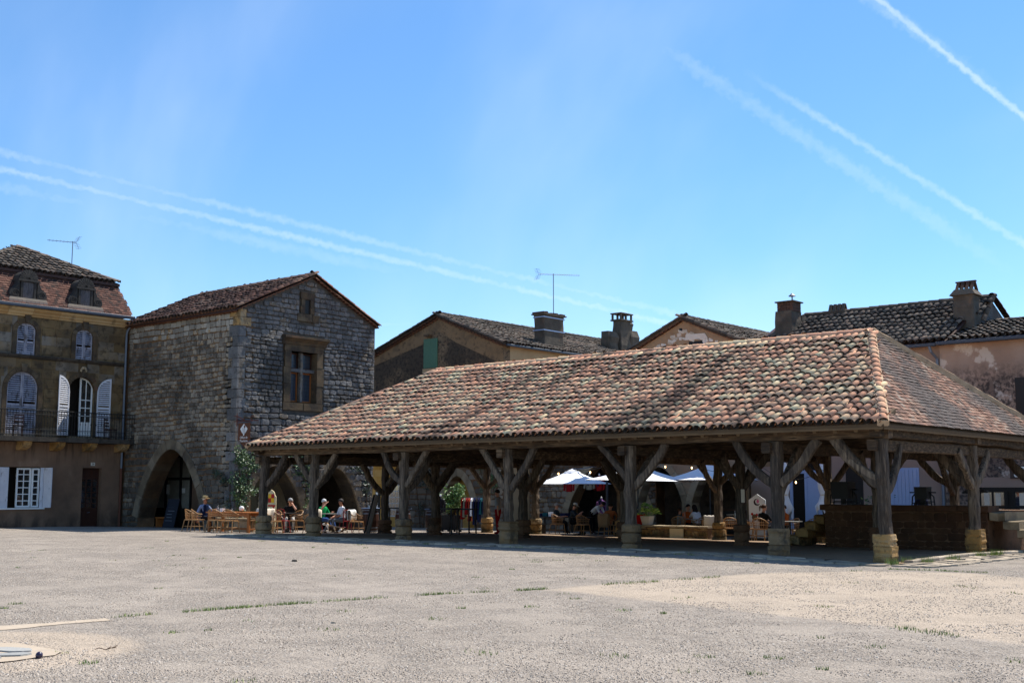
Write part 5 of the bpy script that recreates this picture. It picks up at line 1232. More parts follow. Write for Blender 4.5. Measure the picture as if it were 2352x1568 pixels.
c2 = chimney(ch, 'chimney', -29.35, -28.75, 30.6, 31.6, 9.4, 11.45, MT['chim'], seed=2)
for a in ((-29.5, 29.6, 9.4, -28.9, 30.6, 10.75), (-29.3, 31.6, 9.4, -28.7, 32.4, 10.95), (-29.2, 31.6, 10.9, -28.9, 32.05, 11.5)):
    q = MB(); q.beam(((a[0]+a[3])/2, (a[1]+a[4])/2, a[2]), ((a[0]+a[3])/2, (a[1]+a[4])/2, a[5]), a[3]-a[0], a[4]-a[1], 4, .04, up=(0, 1, 0), seed=int(a[1]*7)); o = obj('flue', q, MT['chim']); o.parent = c2
q = MB(); q.box((-29.45, 30.5, 11.45), (-28.65, 31.75, 11.53)); q.box((-29.45, 30.5, 11.86), (-28.65, 31.75, 11.92))
for a in (-29.4, -28.8):
    for e in (30.55, 31.05, 31.6): q.box((a, e, 11.53), (a+.1, e+.1, 11.86))
o = obj('cap', q, MT['chim']); o.parent = c2
aerial('tv_aerial', 'tall television aerial with a long comb-like boom standing on a strapped chimney', (-27.75, 22.95, 10.7), 13.0, 3.4, (.05, 1, 0), .11, 17, .35)
# ---- D: small rubble gable
dh = thing('rubble_gable_house', 'small house with pale rubble stones in its gable and a bird nest hole', 'house', (-16.5, YF, -.4))
dx0, dx1, dxm, dze, dzr, dd = -19.4, -13.5, -16.5, 7.62, 8.92, 8.
darch = [(-17.9, 1.15, 1.0, 2.55), (-15.1, 1.15, 1.0, 2.55)]
b = MB(); pts = [(dx0, -.9)]
for a in darch: pts += [(a[0]-a[1], -.9)]+arch_pts(*a, 9)+[(a[0]+a[1], -.9)]
b.prism(pts+[(dx1, -.9), (dx1, dze), (dxm, dzr), (dx0, dze)], fc, -.6, 0); obj('wall', b, MT['render_cream'] if False else mat('rough_beige_render', [(0., S(142, 118, 92)), (1., S(166, 142, 114))], 0., (1.5, 6, .6), stains=[(S(110, 90, 72), 1.2, .52, .7, .5)], bump=(26, .6, .03)), dh)
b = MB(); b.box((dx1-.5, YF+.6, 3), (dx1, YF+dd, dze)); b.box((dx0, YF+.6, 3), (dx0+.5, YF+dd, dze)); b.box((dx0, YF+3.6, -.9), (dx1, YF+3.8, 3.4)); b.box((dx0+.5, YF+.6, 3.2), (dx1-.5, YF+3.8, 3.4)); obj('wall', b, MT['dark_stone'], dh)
rr = random.Random(55)
MT['pale_rubble'] = mat('pale_rubble', [(0., S(170, 158, 140)), (.6, S(198, 190, 176)), (1., S(214, 208, 198))], 1., (4, 5, .3), stains=[(S(110, 98, 84), 2, .58, .72, .5)], bump=(18, .8, .02))
pc = Pieces()
for k in range(560):
    x = rr.uniform(dx0+.1, dx1-.1); z = rr.uniform(6.6, dzr-.3)
    if z > dze+(dzr-dze)*(1-abs(x-dxm)/(dx1-dxm))-.35: continue
    if -17 < x < -15.6 and 7.4 < z < 8.0: continue
    pc.add(rr.randrange(10), Matrix.Translation((x, YF+.01, z)) @ Matrix.Rotation(rr.uniform(-.5, .5), 4, 'Y') @ Matrix.Diagonal((rr.uniform(.1, .32), rr.uniform(.02, .035), rr.uniform(.08, .17), 1)))
pc.emit(dh, 'stone', [p.copy() for p in STONES], MT['pale_rubble'], 260, face=(0, -1, 0))
b = MB(); b.prism([(-16.45, 8.05), (-15.3, 8.05), (-15.45, 8.28), (-16.4, 8.3)], fc, -.05, .03); obj('lintel', b, MT['pale_rubble'], dh)
b = MB(); b.prism([(-16.28, 7.3), (-15.5, 7.3), (-15.5, 7.98), (-16.28, 7.98)], fc, -.1, .005); obj('opening', b, MT['black'], dh)
b = MB(); b.prism([(-16.75, 8.42), (-16.6, 8.42), (-16.6, 8.6), (-16.75, 8.6)], fc, -.1, .004); obj('opening', b, MT['black'], dh)
saddle(dh, dx0, dx1, dxm, dze, dzr, YF, YF+dd, [MT['dark_tile']], 51)
scallops(dh, (dx0, YF, dze+.06), (dxm, YF, dzr+.06), (0, -1, 0), MT['genoise'], 1, .25); scallops(dh, (dx1, YF, dze+.06), (dxm, YF, dzr+.06), (0, -1, 0), MT['genoise'], 1, .25)
for a in darch: voussoirs(dh, fc, [(a[0]-a[1], .0)]+arch_pts(*a, 9)+[(a[0]+a[1], .0)], .3, -.6, .05, MT['arch'], 2)
pc = Pieces()
def insD(s, z): return not any(abs(s-a[0]) < a[1]+.34 and z < 2.95 for a in darch)
lay(pc, fc, courses(dx0+.05, dx1-.05, 2.2, 3.6, (.24, .34), (.35, .75), insD, rr), rr, (.02, .04)); pc.emit(dh, 'stone', [p.copy() for p in STONES], MT['pale_rubble'], 60, face=(0, -1, 0))
# ---- E: long pink house
eh = thing('long_pink_house', 'long pink rendered house with lichened tiles, tall chimneys and pale blue doors', 'house', (-8, YF, -.4))
ex0, exs, ex1 = -13.4, -5.27, 6.0; eze = 6.98; ery, erz, erz2 = 22.0, 9.18, 8.15
b = MB(); b.prism([(ex0, -.9), (exs, -.9), (exs, eze), (ex0, eze)], fc, -6, 0); obj('wall', b, MT['render_clean'], eh)
b = MB(); b.prism([(exs+.002, -.9), (ex1, -.9), (ex1, eze-.05), (exs+.002, eze-.05)], fc, -6, .06); obj('wall', b, MT['render_pink'], eh)
up = Vector((0, ery-YF+.35, erz-eze-.1)); L = up.length; P = (0, YF-.35, eze+.08)
def ebd(x0, x1, P, up):
    b = MB(); vs = [(x0, P[1], P[2]-.03), (x1, P[1], P[2]-.03), (x1, P[1]+up.y, P[2]+up.z-.03), (x0, P[1]+up.y, P[2]+up.z-.03)]
    yb, zb2 = P[1]+up.y*2, P[2]-.03
    b.add(vs+[(v[0], v[1], v[2]-.08) for v in vs]+[(x0, yb, zb2), (x1, yb, zb2)], [(0, 1, 2, 3), (0, 4, 5, 1), (7, 6, 5, 4), (1, 5, 6, 2), (0, 3, 7, 4), (3, 2, 9, 8)]); obj('roof_boards', b, MT['brownwood'], eh)
exr = -4.55
ebd(ex0-.3, exs+.4, P, up); 
canal_roof(eh, P, (1, 0, 0), up, L, lambda t: (ex0-.3+1.1*t/L, exs+.30+(exr-exs-.3)*min(1, max(0, (t-2.7)/.05))), [MT['dark_tile']], spacing=.27, exposure=.46, limit=300, seed=61, sag=lambda x, t: .05*mnoise.noise(Vector((x*.35, t*.5, 3)))-.05*math.sin(math.pi*t/L))
ridge_tiles(eh, (ex0+.7, ery, erz+.02), (exr, ery, erz+.02), [MT['dark_tile']], seed=62, step=.42)
ridge_tiles(eh, (ex0-.3, YF-.3, eze+.1), (ex0+.7, ery, erz+.02), [MT['dark_tile']], seed=65, step=.42, name='hip_tile')
up2 = Vector((0, ery-YF+.35, erz2-eze-.02)); P2 = (0, YF-.40, eze+.06)
ebd(exs+.42, ex1+.3, P2, up2)
canal_roof(eh, P2, (1, 0, 0), up2, up2.length, lambda t: (exs+.45, ex1+.3), [MT['dark_tile']], spacing=.27, exposure=.46, limit=300, seed=63, sag=lambda x, t: .04*mnoise.noise(Vector((x*.35, t*.5, 8))))
ridge_tiles(eh, (exs+.4, ery, erz2+.02), (ex1, ery, erz2+.02), [MT['dark_tile']], seed=64, step=.42)
# end gable of the higher roof, standing above the lower one
ge = frame((exr-.05, 0, 0), (0, 1, 0), (1, 0, 0))
b = MB(); b.prism([(YF+1.5, 7.0), (ery+3.6, 7.0), (ery+3.6, 7.5), (ery, erz-.12), (YF+2, 7.9)], ge, -.4, 0); obj('wall', b, MT['gstone'], eh)
ridge_tiles(eh, (exr+.02, ery+3.8, 7.55), (exr+.02, ery, erz+.0), [MT['brick']], seed=66, step=.4, name='verge_tile'); ridge_tiles(eh, (exr+.02, YF+2.6, 8.0), (exr+.02, ery, erz+.02), [MT['dark_tile']], seed=67, step=.38, name='verge_tile')
b = MB(); b.beam((ex0-.2, YF-.42, eze-.04), (exs-.0, YF-.42, eze-.04), .13, .12, 6); obj('gutter', b, MT['gutter'], eh)
b = MB(); b.beam((exs+.05, YF-.50, eze-.02), (ex1, YF-.50, eze-.02), .13, .13, 6); obj('gutter', b, MT['gutter'], eh)
b = MB(); b.tube([(exs-.25, YF-.42, eze-.08), (exs-.2, YF-.38, eze-.3), (exs-.08, YF-.12, eze-.55), (exs-.08, YF-.10, 1.6), (exs-.08, YF-.10, -.4)], .055, 8); obj('downpipe', b, MT['zinc'], eh)
ck = chimney(eh, 'chimney', -5.36, -4.56, 19.8, 20.6, 7.4, 9.08, MT['chim'], seed=4)
q = MB(); q.add([(-5.46, 19.7, 9.06), (-4.46, 19.7, 9.06), (-4.46, 20.7, 9.06), (-5.46, 20.7, 9.06), (-5.30, 19.85, 9.3), (-4.62, 19.85, 9.3), (-4.62, 20.55, 9.3), (-5.30, 20.55, 9.3)], [(0, 3, 2, 1), (4, 5, 6, 7), (0, 1, 5, 4), (1, 2, 6, 5), (2, 3, 7, 6), (3, 0, 4, 7)]); o = obj('cap', q, MT['chim']); o.parent = ck
for i in range(4):
    for sg in (-1, 1):
        q = MB(); x = -5.22+.19*i; q.beam((x, 20.2+sg*.30, 9.28), (x, 20.2+sg*.05, 9.62), .12, .05, 1); o = obj('flue_tile', q, MT['brick']); o.parent = ck
q = MB(); q.beam((-5.34, 20.2, 9.63), (-4.56, 20.2, 9.63), .16, .05); o = obj('ridge_cap', q, MT['brick']); o.parent = ck
cb = chimney(eh, 'chimney', -13.1, -12.3, 19.9, 20.9, 7.6, 9.2, MT['chim'], seed=6)
q = MB(); q.beam((-12.95, 20.9, 8.0), (-12.3, 20.9, 8.0), .5, 1.6, 1); q.add([(-13.1, 20.9, 7.8), (-12.3, 20.9, 7.8), (-12.3, 22.4, 8.6), (-13.1, 22.4, 8.6), (-13.1, 20.9, 9.05), (-12.3, 20.9, 9.05), (-12.3, 22.0, 8.95), (-13.1, 22.0, 8.95)], [(0, 3, 2, 1), (4, 5, 6, 7), (0, 1, 5, 4), (1, 2, 6, 5), (2, 3, 7, 6), (3, 0, 4, 7)]); o = obj('stack', q, MT['chim']); o.parent = cb
for j in range(3):
    for i in range(5): q = MB(); q.box((-13.02+.15*i, 20.0, 9.2+.13*j), (-13.02+.15*i+.14, 20.75, 9.2+.13*j+.12)); o = obj('brick', q, MT['brick']); o.parent = cb
q = MB(); q.box((-13.1, 19.92, 9.59), (-12.2, 20.85, 9.64)); o = obj('cap', q, MT['chim']); o.parent = cb
q = MB(); q.tube([(-12.45, 20.3, 9.62), (-12.45, 20.3, 9.86)], .03, 6); q.lathe([(.02, .12), (.15, .0), (.16, -.02)], 10, (-12.45, 20.3, 9.88)); o = obj('cowl', q, MT['zinc']); o.parent = cb
pt = MB(); 
for i in range(4):
    for sg in (-1, 1): pt.beam((-11.45+.2*i, 22.0+sg*.22, 9.2), (-11.45+.2*i, 22.0+sg*.04, 9.58), .13, .05, 1)
pt.box((-11.65, 21.7, 9.12), (-10.7, 22.3, 9.24)); obj('chimney', pt, MT['chim'], eh)
# openings of the ground floor: blue doors, white glazed door, dark shutter upstairs
b = MB(); b.prism([(-2.58, 4.05), (-1.9, 4.05), (-1.9, 5.55), (-2.58, 5.55)], fc, .05, .12); obj('shutter', b, MT['black'], eh)
def boards_door(x0, x1, z0, z1, m, n, d=.02):
    b = MB(); b.prism([(x0-.08, z0), (x1+.08, z0), (x1+.08, z1+.08), (x0-.08, z1+.08)], fc, d-.02, d); fr_ = obj('door', b, MT['blue'] if m is MT['blue'] else m, eh)
    for i in range(n):
        q = MB(); a = x0+(x1-x0)*i/n; e = x0+(x1-x0)*(i+1)/n; q.prism([(a+.004, z0), (e-.004, z0), (e-.004, z1), (a+.004, z1)], fc, d, d+.03); o = obj('plank', q, m); o.parent = fr_
boards_door(-8.05, -7.45, -.5, 2.28, MT['blue'], 4); boards_door(-7.40, -6.35, -.5, 2.30, MT['blue'], 7)
b = MB()
for a, e, p, q_ in ((-11.6, -11.48, -.5, 3.0), (-10.28, -10.16, -.5, 3.0), (-10.95, -10.85, -.5, 3.0)): b.prism([(a, p), (e, p), (e, q_), (a, q_)], fc, .0, .06)
b.prism([(-11.6, 3.0), (-10.16, 3.0), (-10.16, 3.1), (-11.6, 3.1)], fc, .001, .06); b.prism([(-11.48, 2.2), (-10.28, 2.2), (-10.28, 2.32), (-11.48, 2.32)], fc, .001, .055); b.prism([(-10.85, -.5), (-10.28, -.5), (-10.28, 2.2), (-10.85, 2.2)], fc, .001, .03)
wd = obj('door', b, MT['blue'], eh)
for a, e, p, q_ in ((-11.48, -10.95, 2.32, 3.0), (-10.85, -10.28, 2.32, 3.0), (-11.48, -10.95, -.5, 2.2)): g_ = MB(); g_.prism([(a, p), (e, p), (e, q_), (a, q_)], fc, .002, .012); o = obj('pane', g_, MT['dark_in']); o.parent = wd
b = MB(); b.prism([(-11.9, 3.12), (-9.9, 3.12), (-9.9, 3.42), (-11.9, 3.42)], fc, -.01, .05); obj('lintel', b, MT['concrete'] if False else MT['gplinth'], eh)
b = MB(); b.prism([(-13.3, 2.5), (-12.2, 2.5), (-12.2, 3.0), (-13.3, 3.0)], fc, -.01, .04); obj('lintel', b, MT['gplinth'], eh)
b = MB(); b.prism([(-9.2, -.5), (-8.5, -.5), (-8.5, 2.5), (-9.2, 2.5)], fc, .0, .02); obj('door', b, MT['black'], eh)
rr = random.Random(71); pc = Pieces()
lay(pc, fc, courses(-13.3, -9.0, 3.1, 4.4, (.26, .36), (.4, .9), lambda s, z: not (-12 < s < -9.8 and z < 3.45), rr), rr, (.02, .04)); pc.emit(eh, 'stone', [p.copy() for p in STONES], MT['pale_rubble'], 60, face=(0, -1, 0))
# far right shop front with a sign
YS = 17.9; fsx = frame((0, YF-.08, 0), (1, 0, 0), (0, -1, 0))
shp = thing('glazed_shop', 'black timber shop front with small panes and white curtains under the pink house', 'shop front', (-2.5, YF-.1, -.42))
b = MB(); b.prism([(-4.1, -.6), (1.2, -.6), (1.2, 1.64), (-4.1, 1.64)], fsx, -.02, .02); obj('backing', b, MT['black'], shp)
for a in (-4.1, -3.15, -2.9, -1.75, -1.6, -.4, .8):
    q = MB(); q.prism([(a, -.6), (a+.12, -.6), (a+.12, 1.62), (a, 1.62)], fsx, .02, .07); obj('stile', q, MT['black'], shp)
for a, e in ((-.6, .32), (.9, .98), (1.46, 1.62)):
    q = MB(); q.prism([(-4.1, a), (1.2, a), (1.2, e), (-4.1, e)], fsx, .021, .062); obj('rail', q, MT['black'], shp)
for i, (a, e) in enumerate(((-3.98, -3.6), (-3.52, -3.15), (-2.78, -2.3), (-2.2, -1.75), (-1.48, -.98), (-.9, -.4))):
    for p, q_ in ((.32, .9), (.98, 1.46)):
        q = MB(); q.prism([(a, p), (e, p), (e, q_), (a, q_)], fsx, .022, .03); obj('pane', q, MT['glass'], shp)
        k = MB(); n = 8; c0 = a+(e-a)*(.15 if i % 2 else .3); c1 = c0+(e-a)*.5
        for j in range(n): s0_ = c0+(c1-c0)*j/n; k.prism([(s0_, p+.02), (s0_+(c1-c0)/n, p+.02), (s0_+(c1-c0)/n, q_-.02), (s0_, q_-.02)], fsx, .030, .034+.006*(j % 2))
        if i < 4: obj('curtain', k, MT['blanket'], shp)
b = MB(); b.prism([(-4.3, 1.64), (1.3, 1.64), (1.3, 2.0), (-4.3, 2.0)], fc, .06, .12); obj('lintel', b, MT['render_clean'], shp)
ssg = thing('shop_sign', 'white enamel shop sign with black letters on a dark board above the shop front', 'sign', (-1.9, YF-.14, 2.05))
b = MB(); b.prism([(-2.9, 1.95), (-.9, 1.95), (-.9, 2.42), (-2.9, 2.42)], fc, .125, .16); obj('board', b, plain('dark_sign_board', S(74, 62, 54), .7), ssg)
b = MB(); b.prism([(-2.76, 2.05), (-2.72, 2.0), (-1.08, 2.0), (-1.04, 2.05), (-1.04, 2.32), (-1.08, 2.37), (-2.72, 2.37), (-2.76, 2.32)], fc, .16, .175); obj('plate', b, MT['clean_white'], ssg)
text('AT', frame((0, YF, 0), (1, 0, 0), (0, -1, 0)), -2.38, 2.185, .26, MT['black'], ssg, .18)
# ---- setback stone house with an arch, in the street between the gabled houses
bh = thing('arched_stone_house', 'rough sunlit stone house with a wide arched shop opening behind the white umbrellas', 'house', (-23, YF+2, -.4))
fb_ = frame((0, YF+2.0, 0), (1, 0, 0), (0, -1, 0)); ba = (-22.2, 2.3, .6, 2.9)
b = MB(); b.prism([(-27.0, -.9), (ba[0]-ba[1], -.9)]+arch_pts(*ba, 9)+[(ba[0]+ba[1], -.9), (-19.42, -.9), (-19.42, 5.4), (-27.0, 5.4)], fb_, -.7, 0); obj('wall', b, MT['mortar'], bh)
rr = random.Random(81); pc = Pieces(); hb = in_poly([(ba[0]-ba[1], -.9)]+arch_pts(*ba, 9)+[(ba[0]+ba[1], -.9)])
lay(pc, fb_, courses(-26.95, -19.45, -.4, 4.2, (.2, .32), (.25, .6), lambda s, z: not hb(s, z), rr), rr, (.04, .08)); pc.emit(bh, 'stone', [p.copy() for p in STONES], MT['stone'], 150, face=(0, -1, 0))
voussoirs(bh, fb_, [(ba[0]-ba[1], .0)]+arch_pts(*ba, 9)+[(ba[0]+ba[1], .0)], .35, -.6, .07, MT['arch'], 1)
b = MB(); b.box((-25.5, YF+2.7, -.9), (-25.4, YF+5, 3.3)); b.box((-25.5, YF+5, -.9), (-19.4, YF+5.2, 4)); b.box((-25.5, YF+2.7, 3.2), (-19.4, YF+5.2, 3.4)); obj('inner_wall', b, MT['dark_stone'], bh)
# ---- ochre house seen through the passage
oh = thing('yellow_house', 'sunlit yellow stone house with a tall white arched window beyond the passage', 'house', (-44, 30, -.4))
fo = frame((0, 18.9, 0), (1, 0, 0), (0, -1, 0)); oh.location = (-36, 18.9, -.4); oh['label'] = 'yellow stone house with a tall white arched window beyond the covered passage'
MT['yellow'] = mat('yellow_ochre_stone', [(0., S(196, 146, 66)), (.5, S(214, 166, 84)), (1., S(224, 186, 116))], .8, (3, 6, .4), stains=[(S(190, 176, 150), 1.5, .58, .7, .6)], bump=(18, .6, .02))
b = MB(); b.prism([(-40, -.9), (-28.2, -.9), (-28.2, 3.3), (-40, 3.3)], fo, -.4, 0); obj('wall', b, MT['yellow'], oh)
rr = random.Random(91); pc = Pieces(); wy = (-35.5, .5)
lay(pc, fo, courses(-38.5, -28.4, -.5, 3.2, (.3, .38), (.4, .8), lambda s, z: not (abs(s+35.5) < .62 and z < 2.1), rr), rr, (.015, .03), 6); pc.emit(oh, 'ashlar_block', [p.copy() for p in ASH], MT['yellow'], 90, face=(0, -1, 0))
b = MB(); t_ = arch_top(-35.5, .5, 1.55, 1.95)
hd = [(x, t_(x)) for x in np.linspace(-36.0, -35.0, 9)]
b.prism([(-36.0, .1), (-35.0, .1)]+list(reversed(hd)), fo, .0, .03); wn = obj('window', b, MT['clean_white'], oh)
for i in range(4):
    for j in range(5):
        a, e = -35.95+.24*i, -35.95+.24*i+.20; p = .18+.33*j; q_ = min(p+.28, t_((a+e)/2)-.05)
        if q_ > p+.06: g_ = MB(); g_.prism([(a, p), (e, p), (e, q_), (a, q_)], fo, .03, .036); o = obj('pane', g_, MT['glass']); o.parent = wn
ex_ = thing('exit_sign', 'small green emergency exit sign on the yellow wall', 'sign', (-36.7, 18.85, 1.3))
b = MB(); b.prism([(-36.95, 1.24), (-36.45, 1.24), (-36.45, 1.42), (-36.95, 1.42)], fo, .05, .07); obj('plate', b, plain('exit_green', S(30, 130, 84), .5, emit=None), ex_)
b = MB(); b.prism([(-36.93, 1.28), (-36.83, 1.28), (-36.83, 1.38), (-36.93, 1.38)], fo, .07, .074); b.prism([(-36.56, 1.28), (-36.47, 1.28), (-36.47, 1.38), (-36.56, 1.38)], fo, .07, .074); b.prism([(-36.78, 1.31), (-36.62, 1.31), (-36.62, 1.35), (-36.78, 1.35)], fo, .07, .074); obj('symbol', b, MT['clean_white'], ex_)
# ------------------------------------------------------------------ raised platform with grain measures, low walls
pfm = thing('stone_platform', 'raised stone platform with steps at both ends inside the market hall', 'platform', (-2.9, 7.6, -.2))
PX0, PX1, PY, PZ = -5.25, -.35, 7.75, 1.08
b = MB(); b.box((PX0+.05, PY+.05, -.6), (PX1-.05, 12.6, PZ-.14)); obj('core', b, MT['dplinth'], pfm)
fp = frame((0, PY+.05, 0), (1, 0, 0), (0, -1, 0)); rr = random.Random(101); pc = Pieces()
MT['plat'] = mat('red_brown_platform_stone', [(0., S(62, 40, 27)), (.5, S(80, 53, 35)), (1., S(104, 74, 50))], 0.35, (3, 6, .5), stains=[(S(52, 38, 28), 1.4, .45, .68, .6)], bump=(14, .9, .03))
lay(pc, fp, courses(PX0+.02, PX1, -.25, PZ-.16, (.14, .24), (.2, .5), lambda s, z: True, rr, gap=.010), rr, (.022, .034)); pc.emit(pfm, 'stone', [p.copy() for p in STONES], MT['plat'], 120)
x = PX0-.06
while x < PX1+.05:
    l_ = min(R.uniform(.5, .9), PX1+.08-x); b = MB(); b.beam((x, PY+.35, PZ-.06+R.uniform(-.01, .008)), (x+l_-.012, PY+.35, PZ-.06), .9, .17, 2, .012, seed=int(x*31), ch=.04); obj('coping_stone', b, MT['plat'], pfm); x += l_
for i in range(5):     # steps on the right end
    zz = PZ-.05-.22*(i+1); b = MB(); b.beam((PX1+.02+.36*i, PY+1.0, zz), (PX1+.44+.36*i, PY+1.0, zz), 1.7, .23, 2, .018, seed=i+3, ch=.05); obj('step', b, MT['arch'] if i < 3 else MT['gplinth'], pfm)
for i in range(5):     # steps on the left end
    zz = PZ-.15-.22*(i+1); b = MB(); b.beam((PX0-.02-.30*i, PY+.8, zz-.05), (PX0-.42-.30*i, PY+.8, zz-.05), 1.3, .30, 2, .03, seed=i+13, ch=.12); obj('step', b, MT['plinth'], pfm)
def grain_measure(name, label, x, y, w_, h, z0, group):
    t = thing(name, label, 'grain measure', (x, y, z0), group=group); m = MB()
    zb = z0+.17; a, c = w_/2, w_/2*.94
    m.add([(x-c, y-c, zb), (x+c, y-c, zb), (x+c, y+c, zb), (x-c, y+c, zb), (x-a, y-a, zb+h), (x+a, y-a, zb+h), (x+a, y+a, zb+h), (x-a, y+a, zb+h)], [(0, 3, 2, 1), (4, 5, 6, 7), (0, 1, 5, 4), (1, 2, 6, 5), (2, 3, 7, 6), (3, 0, 4, 7)]); obj('hopper', m, MT['black'], t)
    for sx in (-1, 1):
        for sy in (-1, 1):
            m = MB(); m.tube([(x+sx*(a+.10), y+sy*.12, z0), (x+sx*(a+.08), y+sy*.12, zb+h*.2), (x+sx*(a+.03), y, zb+h*.48)], .02, 5); obj('leg', m, MT['iron'], t)
        m = MB(); m.tube([(x+sx*a, y, zb+h*.55), (x+sx*(a+.2), y, zb+h*.55)], .018, 5); obj('handle', m, MT['iron'], t)
    m = MB(); m.tube([(x-a-.1, y-.12, z0+.06), (x+a+.1, y-.12, z0+.06)], .014, 5); m.tube([(x-a-.1, y+.12, z0+.1), (x+a+.1, y+.12, z0+.1)], .014, 5); m.box((x-.06, y-.06, z0), (x+.06, y+.06, zb)); obj('frame', m, MT['iron'], t)
grain_measure('grain_measure', 'large black iron grain measure on legs at the left end of the platform', -4.85, 8.35, .56, .52, PZ+.03, 'old grain measures on the platform')
grain_measure('grain_measure', 'small black iron grain measure on legs standing before the blue door', -2.35, 8.3, .38, .36, PZ+.03, 'old grain measures on the platform')
m1 = thing('iron_stand', 'thin black iron stand with a leafless twig and a tall rod on the platform', 'stand', (-.95, 8.4, PZ+.03)); b = MB(); X_, Y_, Z_ = -.95, 8.4, PZ+.03
for a in (-.12, 0, .12): b.tube([(X_+a, Y_+abs(a), Z_), (X_+a*.4, Y_, Z_+.3)], .012, 5)
b.tube([(X_, Y_, Z_+.2), (X_-.03, Y_, Z_+1.0)], .010, 5); obj('stem', b, MT['iron'], m1)
b = MB()
for k in range(26):
    a = R.uniform(-1, 1); q = Vector((X_+a*.34+.1, Y_+R.uniform(-.1, .1), Z_+.36+R.uniform(-.08, .2)*(1.2-abs(a)))); b.tube([(X_, Y_, Z_+.3), q], .005, 3); b.ball(q, (.05, .03, .03), 5, 3)
obj('twig', b, MT['black'], m1)
def low_wall(label, x0, x1, y0, y1, z1, m, group=None, seed=0):
    z0 = ground_z(0, y0)-.1; t = thing('low_wall', label, 'wall', (x0, y0, ground_z(0, y0)), group=group); b = MB(); b.box((x0+.02, y0+.03, z0), (x1-.02, y1, z1-.06)); obj('core', b, MT['mortar'], t)
    f = frame((0, y0+.03, 0), (1, 0, 0), (0, -1, 0)); rr = random.Random(seed); pc = Pieces(); lay(pc, f, courses(x0, x1, z0, z1-.07, (.15, .24), (.2, .42), lambda s, z: True, rr), rr, (.02, .05)); pc.emit(t, 'stone', [p.copy() for p in STONES], m, 200)
    x = x0-.03
    while x < x1: l_ = min(rr.uniform(.5, .8), x1+.03-x); b = MB(); b.beam((x, (y0+y1)/2, z1-.03), (x+l_-.01, (y0+y1)/2, z1-.03), y1-y0+.06, .07, 2, .006, seed=int(x*17)); obj('coping_stone', b, MT['arch'], t); x += l_
    return t
lwl = low_wall('long low stone wall with a beige panel on its face at the edge of the cafe terrace', -15.6, -12.15, 12.4, 12.85, .20, MT['plinth'], 'low terrace walls', 5)
low_wall('short low stone wall beside the steps of the platform', -8.35, -6.2, 11.9, 12.4, .16, MT['plinth'], 'low terrace walls', 6)
low_wall('low grey stone block beside the ochre plinth near the white umbrella', -21.9, -21.1, 13.6, 14.0, .12, MT['gplinth'], 'low terrace walls', 7)
b = MB(); b.box((-13.75, 12.33, -.34), (-13.15, 12.37, .10)); obj('service_panel', b, plain('beige_panel', S(196, 178, 140), .7), lwl)

# ------------------------------------------------------------------ cafe furniture
def rattan_chair(mt=None):
    mt = mt or MT['rattan']; t = thing('rattan_chair', '-', 'chair', (0, 0, 0)); lv = []
    m = MB(); n = 16
    seat = [(.25*math.copysign(abs(math.cos(a))**.6, math.cos(a)), .24*math.copysign(abs(math.sin(a))**.6, math.sin(a))) for a in np.linspace(0, 2*math.pi, n+1)[:-1]]
    m.add([(x, y, .46) for x, y in seat]+[(x, y, .42) for x, y in seat], [tuple(range(n)), tuple(reversed(range(n, 2*n)))]+[(i+n, (i+1) % n+n, (i+1) % n, i) for i in range(n)]); obj('seat', m, mt, t)
    for sx, sy in ((-1, 1), (1, 1), (-1, -1), (1, -1)):
        m = MB(); m.tube([(sx*.21, sy*.19, .44), (sx*.25, sy*.26-.02, 0)], [.02, .016], 6); obj('leg', m, mt, t)
    A = np.linspace(-.15*math.pi, 1.15*math.pi, 17)     # hoop round the back
    hoop = [Vector((.28*math.cos(a), -.27*math.sin(a)+.02, .66+.18*max(0, math.sin(a))**1.2)) for a in A]
    m = MB(); m.tube(hoop, .019, 6); obj('top_rail', m, mt, t)
    for k, (zz, r) in enumerate(((.60, .268), (.68, .274))):
        m = MB(); m.tube([Vector((r*math.cos(a), -.26*math.sin(a)+.015, zz if math.sin(a) > .2 else zz-.02)) for a in A], .010, 5); obj('band', m, mt, t)
    m = MB()
    for h in hoop[1:-1]:
        q = Vector((h.x*.86, h.y*.86, .44)); m.tube([q, h], .009, 4)
    o = obj('spindles', m, mt, t); o['kind'] = 'stuff'
    m = MB(); m.tube([(-.23, .22, .2), (.23, .22, .2)], .011, 5); m.tube([(-.23, -.22, .2), (.23, -.22, .2)], .011, 5); m.tube([(-.23, -.22, .2), (-.23, .22, .2)], .011, 5); m.tube([(.23, -.22, .2), (.23, .22, .2)], .011, 5); obj('stretcher', m, mt, t)
    return t
RC0 = rattan_chair(); rc_used = False
def chair(x, y, rz, label, group='honey rattan chairs'):
    global rc_used
    z = ground_h(x, y)
    if x < .4 and -23 < x and -.2 < y < 12: z = ground_z(x, y)+.03
    if not rc_used: rc_used = True; o = RC0; o.location = (x, y, z); o.rotation_euler = (0, 0, rz); o['label'] = label; o['group'] = group; return o
    return dup(RC0, (x, y, z), rz, label, group)
GL = 'rattan chairs round the long wooden table'
chair(-27.85, .75, -.2, 'rattan chair on the left in front of the man in the straw hat', GL)
chair(-27.0, .45, -.6, 'rattan chair turned sideways at the left end of the long wooden table', GL)
chair(-25.75, .35, .35, 'rattan chair with its back to the square, middle of the long wooden table', GL)
chair(-24.95, .42, .35, 'rattan chair with its back to the square, right end of the long wooden table', GL)
chair(-25.75, 2.15, math.pi-.2, 'rattan chair facing out from the far side of the long wooden table', GL)
chair(-24.75, 2.25, math.pi+.5, 'rattan chair just left of the leftmost hall post', GL)
chair(-24.15, 1.75, -1.4, 'rattan chair with a pale shawl just right of the leftmost hall post', 'rattan chairs at the black tables')
